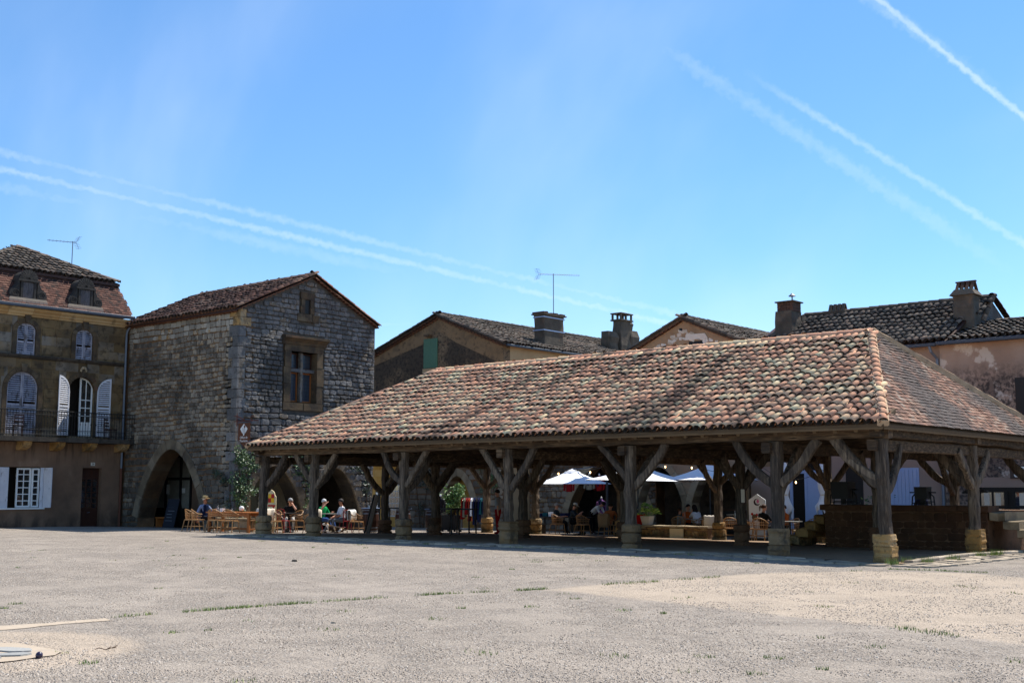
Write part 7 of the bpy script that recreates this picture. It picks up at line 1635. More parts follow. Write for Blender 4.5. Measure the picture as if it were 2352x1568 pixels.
torso('red top on a hanging torso at the left of the clothes shop', -23.4, 18.6, 1.45, CL['red'], False, False); torso('grey flecked top with a dark scarf on a hanging torso', -22.2, 18.6, 1.55, CL['grey'], True, False); torso('red jacket on a hanging torso beside the grey top', -21.7, 18.7, 1.5, CL['red'], True, False); torso('lilac top with a dark scarf on a standing torso', -20.5, 17.2, .45, CL['lilac'])
torso('black jacket on a standing torso left of the oleander planter', -25.3, 11.8, .55, CL['dark'], False)
sh_ = thing('shop_table', 'dark table piled with folded clothes in front of the arched shop', 'table', (-23.2, 17.2, ground_h(-23.2, 17.2))); b = MB(); b.box((-.9, -.35, .68), (.9, .35, .73)); lobj('tabletop', b, MT['black'], sh_); [lobj('leg', MB().box((sx*.8-.03, sy*.3-.03, 0), (sx*.8+.03, sy*.3+.03, .68)), MT['black'], sh_) for sx in (-1, 1) for sy in (-1, 1)]
for i, k in enumerate(('navy', 'teal', 'white', 'grey', 'navy')): b = MB(); b.box((-.85+.35*i, -.25, .73), (-.57+.35*i, .2, .85+.04*(i % 3))); tag(obj('folded_clothes', [setattr(b, 'v', [(v[0]-23.2, v[1]+17.2, v[2]+ground_h(-23.2, 17.2)) for v in b.v]), b][1], CL[k]), ('navy', 'teal', 'white', 'grey', 'dark blue')[i]+' folded clothes on the shop table, '+('far left', 'second', 'middle', 'fourth', 'far right')[i]+' pile', 'clothes', 'piles of folded clothes')
nb = thing('notice_case', 'narrow glazed notice case on the inner hall post', 'notice case', (PX[2]+.2, 5.6, 1.35)); b = MB(); b.box((-.08, -.05, -.2), (.08, 0.0, .25)); lobj('case', b, MT['brownwood'], nb); b = MB(); b.box((-.06, -.056, -.17), (.06, -.05, .22)); lobj('sheet', b, MT['blanket'], nb)
wl_ = thing('wall_lamp', 'dark wall lamp with a warm shade under the bluish parasol', 'lamp', (-14.2, YF-.1, 1.95)); b = MB(); b.lathe([(.22, 0), (.1, .16), (.05, .2)], 12); lobj('shade', b, MT['black'], wl_); b = MB(); b.tube([(0, .1, .2), (0, 0, .22), (0, 0, .18)], .015, 5); lobj('arm', b, MT['black'], wl_); b = MB(); b.ball((0, 0, .0), .05, 8, 5); lobj('bulb', b, MT['bulb'], wl_)
# ------------------------------------------------------------------ people
SK = {k: mat('skin_'+k, [(0., tuple(x*.9 for x in c)), (1., c)], 0., (8, 3, .5), bump=None, rough=.55) for k, c in dict(fair=S(206, 150, 124), tan=S(176, 120, 92)).items()}
def cloth(name, c): return mat('cloth_'+name, [(0., tuple(x*.82 for x in c)), (1., c)], 0., (10, 4, .5), bump=(30, .3, .01), rough=.9, spec=.1)
def striped(name, c1, c2):
    m = cloth(name, c1); t = m.node_tree; b = t.nodes['Principled BSDF']; tcn = t.nodes.new('ShaderNodeTexCoord'); wv = t.nodes.new('ShaderNodeTexWave'); wv.inputs['Scale'].default_value = 14; wv.bands_direction = 'X'; t.links.new(tcn.outputs['Object'], wv.inputs['Vector'])
    mx_ = t.nodes.new('ShaderNodeMix'); mx_.data_type = 'RGBA'; mx_.inputs['A'].default_value = (*c1, 1); mx_.inputs['B'].default_value = (*c2, 1); t.links.new(wv.outputs['Fac'], mx_.inputs['Factor']); t.links.new(mx_.outputs['Result'], b.inputs['Base Color']); return m
CW = dict(white=cloth('white', S(224, 224, 228)), black=cloth('black', S(26, 26, 30)), navy=cloth('navy', S(28, 34, 58)), grey=cloth('grey', S(112, 114, 118)), ltgrey=cloth('light_grey', S(150, 152, 156)), green=cloth('green', S(20, 150, 84)), jeans=cloth('jeans', S(52, 78, 128)), cream=cloth('cream', S(206, 200, 190)), red=cloth('red', S(150, 22, 24)), ltblue=cloth('light_blue', S(130, 160, 180)), stripes=striped('striped', S(84, 100, 136), S(150, 160, 184)), floral=striped('floral', S(70, 110, 60), S(190, 60, 50)), dkgrey=cloth('dark_grey', S(60, 66, 70)), orange=cloth('orange', S(196, 96, 40)), shoe=cloth('shoe', S(70, 50, 40)), wshoe=cloth('pale_shoe', S(196, 170, 150)))
HAIR = {k: plain('hair_'+k, c, .7, .2) for k, c in dict(grey=S(150, 148, 146), white=S(206, 206, 204), dark=S(34, 26, 22), brown=S(70, 46, 30), short=S(58, 54, 52)).items()}
def person(label, loc, rz, pose='sit', shirt='white', legs='jeans', skin='fair', shoes='shoe', lh=(-.20, .34, .74), rh=(.20, .34, .74), lean=0., turn=0., hair='grey', long=False, sleeve=.55, hat=None, glasses=False, bun=False, vest=None, h=1., legoff=(0., 0.), bald=False, stride=0., nod=0.):
    """one continuous skinned body; y forward, x to the person's left is negative"""
    t = thing('person', label, 'person', loc, rz, None); SKN = SK[skin]
    J = {}; E = []; rad = {}; lab = []
    def j(n, p, r): J[n] = Vector(p)*h; rad[n] = r*h
    if pose == 'sit': hz = .50
    else: hz = .92
    c_, s_ = math.cos(lean), math.sin(lean)
    def up(d, x=0., y=0.): return (x, y*c_+d*s_, hz+d*c_-y*s_)
    j('pelvis', (0, 0, hz+.02), .135); j('waist', up(.17), .125); j('chest', up(.38), .140); j('neckb', up(.50), .075); j('neck', up(.57, 0, .02), .054)
    hd = Vector(up(.57, 0, .02)); hv = Vector((0, math.sin(lean+nod), math.cos(lean+nod))); fw = Vector((0, math.cos(lean+nod), -math.sin(lean+nod)))
    fw = Matrix.Rotation(turn, 3, 'Z') @ fw
    j('jaw', hd+hv*.07+fw*.03, .070); j('mid', hd+hv*.14+fw*.02, .088); j('top', hd+hv*.215+fw*.005, .074)
    E += [('pelvis', 'waist', 's'), ('waist', 'chest', 's'), ('chest', 'neckb', 's'), ('neckb', 'neck', 'k'), ('neck', 'jaw', 'k'), ('jaw', 'mid', 'k'), ('mid', 'top', 'k')]
    for sg, n, hand in ((-1, 'l', lh), (1, 'r', rh)):
        sh = Vector(up(.46, sg*.185)); wr = Vector(hand); d = wr-sh; L = min(d.length, .53); wr = sh+d.normalized()*L; up_l, fo_l = .29, .26
        a = (up_l**2-fo_l**2+L*L)/(2*L); hh = math.sqrt(max(0, up_l**2-a*a)); ax = d.normalized(); pole = Vector((sg*.6, -.5, -.8)); pole = (pole-ax*pole.dot(ax)).normalized(); el = sh+ax*a+pole*hh
        j('sh'+n, sh, .072); j('el'+n, el, .046); j('wr'+n, wr, .031)
        hdv = (wr-el).normalized(); j('pa'+n, wr+hdv*.07, .038); E += [('chest', 'sh'+n, 's'), ('sh'+n, 'el'+n, 'a'), ('el'+n, 'wr'+n, 'f'), ('wr'+n, 'pa'+n, 'k')]
    for sg, n, off in ((-1, 'l', legoff[0]), (1, 'r', legoff[1])):
        if pose == 'sit':
            j('hip'+n, (sg*.10, .02, hz), .098); j('kn'+n, (sg*(.13+.02), .42+off*.3, hz+.01), .066); j('an'+n, (sg*.13, .44+off, .09), .043); j('to'+n, (sg*.14, .60+off, .045), .040)
        else:
            st = stride*sg; j('hip'+n, (sg*.10, 0, hz-.06), .100); j('kn'+n, (sg*.11, .03+st*.6, .49), .066); j('an'+n, (sg*.11, -.02+st*1.1, .085), .043); j('to'+n, (sg*.13, .14+st*1.1, .04), .040)
        E += [('pelvis', 'hip'+n, 'p'), ('hip'+n, 'kn'+n, 'p'), ('kn'+n, 'an'+n, 'p'), ('an'+n, 'to'+n, 'o')]
    names = list(J); idx = {n: i for i, n in enumerate(names)}
    me = bpy.data.meshes.new('body'); me.from_pydata([J[n] for n in names], [(idx[a], idx[b]) for a, b, _ in E], [])
    o = bpy.data.objects.new('tmp_body', me); col.objects.link(o); md = o.modifiers.new('skin', 'SKIN'); md.use_smooth_shade = True; o.modifiers.new('sub', 'SUBSURF').levels = 1
    if not me.skin_vertices: 
        import bmesh
        bm = bmesh.new(); bm.from_mesh(me); bm.verts.layers.skin.verify(); bm.to_mesh(me); bm.free()
    for i, n in enumerate(names):
        sv = me.skin_vertices[0].data[i]; r = rad[n]; fx = 1.18 if n in ('pelvis', 'waist', 'chest') else 1.; sv.radius = (r*fx, r*(.86 if fx > 1 else 1.)); sv.use_root = (n == 'pelvis')
    dg = bpy.context.evaluated_depsgraph_get(); bme = bpy.data.meshes.new_from_object(o.evaluated_get(dg)); bpy.data.objects.remove(o); bme.name = 'body'
    mb = MB(); mb.sm = True; mb.v = [tuple(v.co) for v in bme.vertices]; mb.f = [list(p.vertices) for p in bme.polygons]; mb.smf = [True]*len(mb.f)
    SL = dict(k=0, s=1, a=1, f=0, p=2, o=3)
    def nearest(c):
        best = 9, 's', 0
        for a, b, l in E:
            A, B = J[a], J[b]; d = B-A; u = max(0., min(1., (c-A).dot(d)/d.length_squared)); q = (c-A-d*u).length-(rad[a]*(1-u)+rad[b]*u)
            if q < best[0]: best = (q, l, u)
        return best
    for f in mb.f:
        c = sum((Vector(mb.v[i]) for i in f), Vector())/len(f); _, l, u = nearest(c)
        if l == 'a' and u > sleeve*1.9: l = 'f'
        if l == 'f' and sleeve > .9: l = 'a' if u < .9 else 'f'
        mb.m.append(SL[l])
    mb.mi = 0
    for n in 'lr':      # five fingers on each hand, rooted in the palm, curled
        P = J['pa'+n]; d = (J['pa'+n]-J['wr'+n]).normalized(); sd = d.cross(Vector((0, 0, 1))); sd = sd.normalized() if sd.length > .1 else Vector((1, 0, 0)); nn_ = sd.cross(d).normalized()
        for k, ln in enumerate((.066, .076, .072, .056)):
            q = P+sd*(.026-.0175*k)*h+d*.01; mb.tube([q-d*.03, q+d*ln*.55*h, q+(d*.9-nn_*.35)*ln*.95*h], [.0095*h, .0088*h, .006*h], 5)
        q = P-d*.03*h+sd*.034*h; mb.tube([q-sd*.02*h, q+(sd*.6+d*.8)*.035*h, q+(sd*.35+d)*.065*h], [.011*h, .010*h, .007*h], 5)
    hc = (J['mid']+J['jaw'])/2; sdx = fw.cross(hv).normalized()
    nose = J['mid']*.62+J['jaw']*.38+fw*.088*h; mb.add([nose+hv*.035*h-fw*.012*h, nose-sdx*.016*h-fw*.006*h, nose+sdx*.016*h-fw*.006*h, nose+fw*.024*h-hv*.004*h], [(0, 1, 3), (0, 3, 2), (1, 2, 3)])
    for sg in (-1, 1): mb.ball(J['mid']+sdx*sg*.086*h-hv*.02*h, (.014*h, .022*h, .032*h), 6, 4)
    body = obj('body', mb, [SKN, CW[shirt], CW[legs], CW[shoes]], t, world=False)
    fb_ = MB()
    for sg in (-1, 1): fb_.ball(J['mid']-hv*.012*h+fw*.083*h+sdx*sg*.032*h, .009*h, 6, 4)
    obj('eye', fb_, MT['black'], t, world=False)
    b = MB(); b.tube([J['jaw']+fw*.074*h-sdx*.026*h, J['jaw']+fw*.080*h, J['jaw']+fw*.074*h+sdx*.026*h], .006*h, 4); obj('mouth', b, CW['red'], t, world=False)
    B = Matrix((sdx, fw, hv)).transposed()
    if hair and not bald:
        b = MB(); b.sm = True; n = 12; vs = []; K = 7
        for i in range(K+1):
            th_ = math.pi*.62*i/K
            for q in range(n):
                a = 2*math.pi*q/n; front = max(0, math.sin(a)); r = .104*h*math.sin(max(th_*(1-.30*front), .02)); z = .108*h*math.cos(th_*(1-.30*front)); vs.append(J['mid']+hv*.02*h-fw*.012*h+B @ Vector((r*math.cos(a)*.95, r*math.sin(a)*1.02, z)))
        b.add(vs, [(i*n+q, i*n+(q+1) % n, (i+1)*n+(q+1) % n, (i+1)*n+q) for i in range(K) for q in range(n)])
        if long:
            for k in range(9):
                a = math.pi*(1.0+k/8); q = J['mid']+B @ Vector((math.cos(a)*.085*h, math.sin(a)*.07*h, 0)); b.tube([q+hv*.04*h, q-hv*.13*h-fw*.03*h, q-hv*.27*h-fw*.02*h], [.032*h, .036*h, .016*h], 6)
        if bun: q = J['top']-fw*.09*h; b.tube([q, q-fw*.05*h-hv*.04*h, q-fw*.06*h-hv*.2*h], [.03*h, .035*h, .014*h], 7)
        obj('hair', b, HAIR[hair], t, world=False)
    if hat:
        T = Matrix.Translation(J['mid']+hv*.055*h) @ B.to_4x4(); b = MB(); b.sm = True
        if hat == 'straw': b.lathe([(.165, -.015), (.168, -.005), (.115, .0), (.108, .06), (.095, .105), (.05, .112)], 18, mat=T); obj('hat', b, plain('straw', S(206, 170, 112), .8), t, world=False); b = MB(); b.lathe([(.117, .002), (.114, .032)], 18, mat=T); obj('hat_band', b, MT['black'], t, world=False)
        else:
            b.lathe([(.108, -.01), (.106, .03), (.08, .075), (.03, .09)], 14, mat=T); b.add([T @ Vector(p) for p in ((-.08, .07, -.005), (.08, .07, -.005), (.06, .19, -.02), (-.06, .19, -.02), (-.08, .07, -.015), (.08, .07, -.015), (.06, .19, -.03), (-.06, .19, -.03))], [(0, 1, 2, 3), (7, 6, 5, 4), (2, 6, 7, 3), (0, 3, 7, 4), (1, 5, 6, 2)]); obj('cap', b, plain('beige_cap', S(176, 164, 144), .8), t, world=False)
    if glasses: b = MB(); [b.ball(J['mid']-hv*.012*h+fw*.094*h+sdx*sg*.034*h, (.024*h, .008*h, .018*h), 8, 5, B) for sg in (-1, 1)]; b.tube([J['mid']+sdx*.085*h, J['mid']+fw*.09*h+sdx*.05*h], .004*h, 4); b.tube([J['mid']-sdx*.085*h, J['mid']+fw*.09*h-sdx*.05*h], .004*h, 4); obj('glasses', b, MT['black'], t, world=False)
    if vest:
        b = MB(); b.sm = True; n = 14; vs = []
        for d, rx, ry in ((.02, .175, .135), (.17, .165, .125), (.36, .185, .135), (.46, .175, .115), (.51, .11, .09)): vs += [Vector(up(d, rx*math.cos(2*math.pi*(q+.5)/n), ry*math.sin(2*math.pi*(q+.5)/n)))*h for q in range(n)]
        b.add(vs, [(i*n+q, i*n+(q+1) % n, (i+1)*n+(q+1) % n, (i+1)*n+q) for i in range(4) for q in range(n) if q not in (3,)]); o = obj('vest', b, CW[vest], t, world=False)
    return t
gz = lambda x, y: ground_h(x, y)
person('seated man in a straw hat, dark vest and blue striped shirt', (-28.05, 1.45, gz(-28.05, 1.45)), -1.35, shirt='stripes', legs='black', rh=(.36, -.02, .42), lh=(-.16, .42, .82), hat='straw', glasses=True, vest='navy', hair='white', sleeve=.6, skin='tan', shoes='wshoe', legoff=(.15, .1))
person('grey haired person in black resting chin on a hand', (-26.15, 4.15, gz(-26.15, 4.15)), -2.3, shirt='black', legs='cream', lh=(-.10, .22, 1.06), rh=(.22, .34, .74), hair='grey', lean=.12, glasses=True, shoes='black')
person('white haired person in a green shirt raising a hand', (-25.85, 5.5, gz(-25.85, 5.5)), -1.45, shirt='green', legs='jeans', rh=(.16, .36, 1.12), lh=(-.18, .40, .78), hair='white', lean=.12, legoff=(.2, .25))
person('seated man in a white polo shirt and grey trousers on a red chair', (-24.2, 5.15, gz(-24.2, 5.15)), 2.75, shirt='white', legs='grey', skin='tan', rh=(.06, .36, .62), lh=(-.06, .34, .60), hair='short', legoff=(.02, .22), lean=.06, turn=.15, shoes='wshoe')
person('walking person in red trousers half hidden behind the fourth post', (-19.75, 9.3, ground_z(0, 9.3)+.03), 1.9, pose='stand', shirt='ltgrey', legs='red', stride=.07, rh=(.26, .1, .86), lh=(-.26, -.1, .86), hair='dark', shoes='red')
person('older man with sunglasses in a dark shirt at the dim table by the shop', (-20.95, 14.5, gz(-20.9, 14.5)), -1.2, shirt='dkgrey', legs='black', hair='grey', glasses=True)
person('man in a beige cap and dark shirt looking at his phone', (-19.95, 14.3, gz(-19.9, 14.3)), -1.15, shirt='dkgrey', legs='black', rh=(.10, .42, .90), lh=(-.08, .42, .88), hat='cap', hair='short', lean=.12, nod=.2)
person('person in a white top bending over the clothes shop display', (-20.15, 16.0, gz(-20.1, 16)), -1.5, pose='stand', shirt='white', legs='black', lean=.95, rh=(.12, .75, .75), lh=(-.12, .75, .75), hair='dark')
person('diner in a flowered shirt seen from behind under the parasols', (-17.9, 14.25, gz(-17.9, 14.25)), .2, shirt='floral', legs='black', hair='dark')
person('young boy in a pale blue shirt drinking from a cup', (-15.05, 15.05, gz(-15, 15)), -1.2, shirt='ltblue', legs='dkgrey', rh=(.06, .26, 1.10), lh=(-.06, .26, 1.06), hair='brown', h=.86, glasses=True)
person('person in a dark cap and rust shirt behind the boy', (-15.3, 16.1, gz(-15.3, 16)), -2., shirt='orange', legs='black', hair='dark')
person('woman with long dark hair in a white top leaning on the table', (-14.0, 14.75, gz(-14, 14.7)), 1.35, shirt='white', legs='black', lh=(-.05, .26, 1.04), rh=(.2, .36, .76), hair='dark', long=True, lean=.2)
person('woman in black with a brown ponytail seated with her back to the square', (-10.05, 12.85, gz(-10, 12.85)), -.25, shirt='black', legs='black', hair='brown', bun=True, glasses=True, turn=-.7, sleeve=.5)
person('person in an orange top seated behind the inner hall post', (-9.75, 13.9, gz(-9.7, 13.9)), 2.6, shirt='orange', legs='black', hair='brown')
person('bald man with sunglasses and a dark shirt behind the platform', (-4.2, 12.95, .25), 2.75, shirt='navy', legs='black', bald=True, glasses=True, skin='tan', lean=.06)
phn = thing('phone', 'dark phone held up by the man in the beige cap', 'phone', (-19.5, 14.5, gz(-19.5, 14.5)+.9)); b = MB(); b.box((-.04, -.008, -.07), (.04, .008, .07)); obj('body', b, MT['black'], phn, world=False)
# dog lying under the table
dg_ = thing('dog', 'small patched brown and white dog lying at the feet of the polo shirt man', 'dog', (-23.75, 4.4, gz(-23.75, 4.4)), 2.2)
J = dict(hip=((0, -.24, .17), .10), mid=((0, -.03, .18), .10), chest=((0, .17, .20), .115), neck=((0, .29, .29), .07), head=((0, .35, .37), .072), muz=((0, .46, .345), .040), nose=((0, .51, .34), .026), hl=((-.11, -.24, .09), .055), hl2=((-.13, -.08, .05), .030), hl3=((-.14, .03, .03), .026), hr=((.11, -.24, .09), .055), hr2=((.13, -.08, .05), .030), hr3=((.14, .03, .03), .026), fl=((-.09, .2, .10), .045), fl2=((-.09, .24, .04), .030), fl3=((-.09, .42, .03), .026), fr=((.09, .2, .10), .045), fr2=((.09, .24, .04), .030), fr3=((.09, .42, .03), .026), t1=((0, -.38, .14), .026), t2=((.09, -.50, .08), .018))
Ed = [('hip', 'mid'), ('mid', 'chest'), ('chest', 'neck'), ('neck', 'head'), ('head', 'muz'), ('muz', 'nose'), ('hip', 'hl'), ('hl', 'hl2'), ('hl2', 'hl3'), ('hip', 'hr'), ('hr', 'hr2'), ('hr2', 'hr3'), ('chest', 'fl'), ('fl', 'fl2'), ('fl2', 'fl3'), ('chest', 'fr'), ('fr', 'fr2'), ('fr2', 'fr3'), ('hip', 't1'), ('t1', 't2')]
nm = list(J); me = bpy.data.meshes.new('body'); me.from_pydata([J[k][0] for k in nm], [(nm.index(a), nm.index(b)) for a, b in Ed], [])
o = bpy.data.objects.new('tmp_body', me); col.objects.link(o); md = o.modifiers.new('skin', 'SKIN'); md.use_smooth_shade = True; o.modifiers.new('sub', 'SUBSURF').levels = 1
for i, k in enumerate(nm): sv = me.skin_vertices[0].data[i]; sv.radius = (J[k][1],)*2; sv.use_root = k == 'hip'
bme = bpy.data.meshes.new_from_object(o.evaluated_get(bpy.context.evaluated_depsgraph_get())); bpy.data.objects.remove(o); bme.name = 'body'
MT['fur'] = mat('patched_fur', [(0., S(40, 32, 28)), (.42, S(60, 42, 30)), (.46, S(150, 112, 70)), (.54, S(160, 124, 82)), (.58, S(222, 216, 206)), (1., S(230, 226, 218))], 0., (5., 1, 1.2), bump=(60, .5, .01), objrot=True)
obj('body', bme, MT['fur'], dg_, world=False)
b = MB()
for sg in (-1, 1): b.add([(sg*.03, .33, .43), (sg*.07, .34, .41), (sg*.085, .37, .33), (sg*.06, .32, .36)], [(0, 1, 2, 3), (3, 2, 1, 0)])
obj('ear', b, HAIR['brown'], dg_, world=False); b = MB(); b.ball((0, .535, .345), .016, 6, 4); [b.ball((sg*.035, .41, .395), .009, 5, 4) for sg in (-1, 1)]; obj('nose', b, MT['black'], dg_, world=False)
# ------------------------------------------------------------------ plants
def leafmat(name, a, b_, c): 
    m = mat(name, [(0., a), (.5, b_), (1., c)], 1., (6, 3, .3), bump=None, rough=.42, spec=.5); return m
MT['leaf'] = leafmat('glossy_leaf', S(34, 58, 28), S(58, 88, 44), S(102, 126, 72)); MT['leaf2'] = leafmat('oleander_leaf', S(60, 92, 40), S(98, 134, 66), S(150, 172, 104)); MT['leafd'] = leafmat('dark_vine_leaf', S(26, 40, 24), S(40, 58, 34), S(60, 78, 48)); MT['palmleaf'] = leafmat('palm_leaf', S(70, 110, 46), S(110, 150, 66), S(170, 186, 100)); MT['grassm'] = leafmat('short_grass', S(70, 92, 34), S(98, 124, 48), S(150, 160, 80)); MT['stem'] = plain('bark', S(84, 66, 50), .9)
def leaves(mb, pts, size, rr, long=1.5, flat=None):
    for p in pts:
        d = Vector((rr.gauss(0, 1), rr.gauss(0, 1), rr.gauss(0, .8))).normalized(); n = Vector((rr.gauss(0, 1), rr.gauss(0, 1), rr.gauss(0.6, 1)))
        if flat is not None: n = n*.6+Vector(flat)*1.2; d = d-n.normalized()*d.dot(n.normalized())*.8
        s = d.cross(n).normalized(); l = size*rr.uniform(.6, 1.3)*long; w_ = size*rr.uniform(.6, 1.1)*.5; n2 = s.cross(d).normalized(); p = Vector(p)
        mb.add([p, p+d*l*.45+s*w_+n2*w_*.25, p+d*l, p+d*l*.45-s*w_+n2*w_*.25], [(0, 1, 2), (0, 2, 3)])
def vine(name, label, stems, blobs, m, f, seed, size=.07):
    """stems: lists of (s,z) on wall frame f; blobs: (s,z,rs,rz,count)"""
    rr = random.Random(seed); t = thing(name, label, 'climbing plant', tuple(f(stems[0][0][0], stems[0][0][1], .08))); b = MB()
    for st in stems: b.tube([f(s+rr.uniform(-.03, .03), z, .06+.02*rr.random()) for s, z in st], [.03]+[.016]*(len(st)-1), 5)
    obj('stem', b, MT['stem'], t); b = MB()
    for s, z, rs, rz, c in blobs:
        pts = []
        for _ in range(c):
            a, r = rr.uniform(0, 6.28), math.sqrt(rr.random()); k = 1+.35*math.sin(a*3+seed)+.2*math.sin(a*7); pts.append(f(s+rs*r*k*math.cos(a), z+rz*r*k*math.sin(a), .05+.22*rr.random()*(1-r*.6)))
        leaves(b, pts, size, rr, 1.4, tuple(f.n))
    o = obj('foliage', b, m, t); return t
vine('climbing_plant', 'sunlit green creeper on the corner of the stone house below the brown sign', [[(3.55, -.1), (3.5, .8), (3.6, 1.6), (3.45, 2.4), (3.6, 3.0)], [(3.5, 1.1), (3.75, 1.9), (3.9, 2.4)]], [(3.55, 2.95, .45, .36, 240), (3.85, 2.55, .62, .48, 560), (3.5, 1.75, .52, .46, 420), (3.95, 1.5, .50, .30, 260), (3.55, .95, .32, .5, 240), (3.42, .35, .22, .4, 110)], MT['leaf'], fg, 1)
vine('climbing_plant', 'dark shaded vine spreading along the wires left of the house corner', [[(-28.75, .2), (-28.85, 1.2), (-28.9, 1.8)], [(-28.9, 1.8), (-29.4, 2.0), (-29.95, 2.25)]], [(-29.8, 2.2, .35, .16, 90), (-29.2, 1.95, .35, .18, 100), (-28.95, .8, .2, .4, 90)], MT['leafd'], fl_ if False else frame((0, YT, 0), (1, 0, 0), (0, -1, 0)), 2)
vine('climbing_plant', 'glossy creeper between the two pointed arches of the stone house', [[(7.02, -.1), (7.0, 1.0), (6.9, 2.2), (6.6, 2.9)], [(6.95, 1.9), (7.5, 2.8)]], [(6.75, 2.5, .5, .45, 330), (7.15, 2.05, .35, .5, 240), (7.2, 2.9, .5, .25, 180), (6.1, 3.0, .5, .15, 90), (7.0, 1.1, .15, .4, 70)], MT['leaf'], fg, 3)
vine('climbing_plant', 'thin dark vine climbing right of the second arch of the stone house', [[(10.3, -.2), (10.2, 1.1), (9.9, 2.2), (9.3, 3.0)], [(10.4, -.2), (10.5, 1.5), (10.6, 2.8)]], [(10.0, 2.6, .5, .4, 200), (9.2, 2.95, .5, .2, 110), (10.45, 1.7, .25, .5, 100)], MT['leafd'], fg, 4)
vine('climbing_plant', 'dark vine on the arcade left of the oleander arch', [[(-32.4, -.4), (-32.3, 1.0), (-32.0, 2.2)], [(-32.6, -.4), (-32.9, 1.4), (-33.2, 2.6)]], [(-32.3, 1.9, .6, .35, 220), (-31.7, 2.6, .6, .25, 150), (-32.6, .6, .35, .35, 90)], MT['leafd'], fc, 5)
vine('climbing_plant', 'green creeper hanging over the arcade right of the oleander arch', [[(-27.4, -.4), (-27.5, 1.2), (-27.8, 2.4)], [(-28.0, -.4), (-28.1, 1.6), (-28.6, 2.9)]], [(-28.7, 2.75, .8, .3, 260), (-27.6, 2.0, .45, .5, 240), (-28.2, 1.7, .3, .5, 130)], MT['leaf'], fc, 6)
# oleander in a dark box
pl_ = thing('planter', 'tall oleander shrub in a black square planter in the lit passage', 'planter', (-25.75, 13.0, gz(-25.7, 13)), .3); b = MB(); b.box((-.38, -.38, .06), (.38, .38, .72)); obj('box', b, MT['black'], pl_, world=False)
for sx in (-1, 1):
    for sy in (-1, 1): b = MB(); b.box((sx*.3-.04, sy*.3-.04, -.02), (sx*.3+.04, sy*.3+.04, .06)); obj('foot', b, MT['black'], pl_, world=False)
rr = random.Random(8); b = MB(); fo_ = MB()
for k in range(34):
    a = rr.uniform(0, 6.28); r = rr.uniform(.1, .75); tp = Vector((r*math.cos(a), r*math.sin(a), rr.uniform(1.2, 2.35)*(1-.18*r))); bs = Vector((math.cos(a)*.12, math.sin(a)*.12, .7)); md_ = (bs+tp)/2+Vector((0, 0, .15)); b.tube([bs, md_, tp], [.014, .010, .005], 4)
    for q in np.linspace(.25, 1, 12):
        p = bs.lerp(md_, q*2) if q < .5 else md_.lerp(tp, q*2-1)
        leaves(fo_, [p+Vector((rr.uniform(-.06, .06), rr.uniform(-.06, .06), 0)) for _ in range(4)], .075, rr, 2.0)
obj('stem', b, MT['stem'], pl_, world=False); obj('foliage', fo_, MT['leaf2'], pl_, world=False)
# fan palm in a pale pot
pm = thing('potted_palm', 'leafy fan palm in a pale tapered pot behind the low stone wall', 'potted plant', (-14.95, 12.62, .20)); b = MB()
b.add([(-.20, -.20, 0), (.20, -.20, 0), (.20, .20, 0), (-.20, .20, 0), (-.29, -.29, .52), (.29, -.29, .52), (.29, .29, .52), (-.29, .29, .52), (-.26, -.26, .50), (.26, -.26, .50), (.26, .26, .50), (-.26, .26, .50)], [(0, 3, 2, 1), (0, 1, 5, 4), (1, 2, 6, 5), (2, 3, 7, 6), (3, 0, 4, 7), (4, 5, 9, 8), (5, 6, 10, 9), (6, 7, 11, 10), (7, 4, 8, 11), (8, 9, 10, 11)]); obj('pot', b, plain('pale_pot', S(186, 180, 166), .7), pm, world=False)
rr = random.Random(12)
for k in range(26):
    a = 2.4*k+rr.uniform(-.3, .3); el = rr.uniform(.25, 1.35); L = rr.uniform(.35, .68); b = MB(); bs = Vector((rr.uniform(-.12, .12), rr.uniform(-.12, .12), .5)); dr_ = Vector((math.cos(a)*math.cos(el), math.sin(a)*math.cos(el), math.sin(el))); tp = bs+dr_*L; b.tube([bs, tp], .008, 4)
    sd = dr_.cross(Vector((0, 0, 1))).normalized(); u2 = sd.cross(dr_).normalized()
    for q in np.linspace(-1.25, 1.25, 11):
        d = (dr_*math.cos(q)+sd*math.sin(q)).normalized(); l = .34*(1-.18*abs(q)); w_ = sd*math.cos(q)-dr_*math.sin(q); m_ = tp+d*l*.5+u2*.015; e = tp+d*l-Vector((0, 0, .09))
        b.add([tp, m_+w_*.024, e, m_-w_*.024], [(0, 1, 2), (0, 2, 3)])
    obj('frond', b, MT['palmleaf'], pm, world=False)
pm.scale = (.7, .7, .66)
sp = thing('shrub', 'small leafy shrub in the shade behind the left end of the platform', 'shrub', (-6.9, 15.2, gz(-6.9, 15.2))); b = MB(); rr = random.Random(3); leaves(b, [Vector((rr.gauss(0, .35), rr.gauss(0, .3), 1.1+rr.gauss(0, .22))) for _ in range(420)], .07, rr); obj('foliage', b, MT['leaf'], sp, world=False); b = MB(); b.tube([(0, 0, 0), (0, 0, 1.1)], .03, 6); obj('stem', b, MT['stem'], sp, world=False)
bsh = thing('shrub', 'bright green weed beneath the right end of the long wooden table', 'shrub', (-26.4, 2.75, gz(-26.4, 2.75))); b = MB(); leaves(b, [Vector((rr.gauss(0, .28), rr.gauss(0, .2), abs(rr.gauss(.22, .16)))) for _ in range(260)], .07, rr); obj('foliage', b, MT['leaf2'], bsh, world=False)
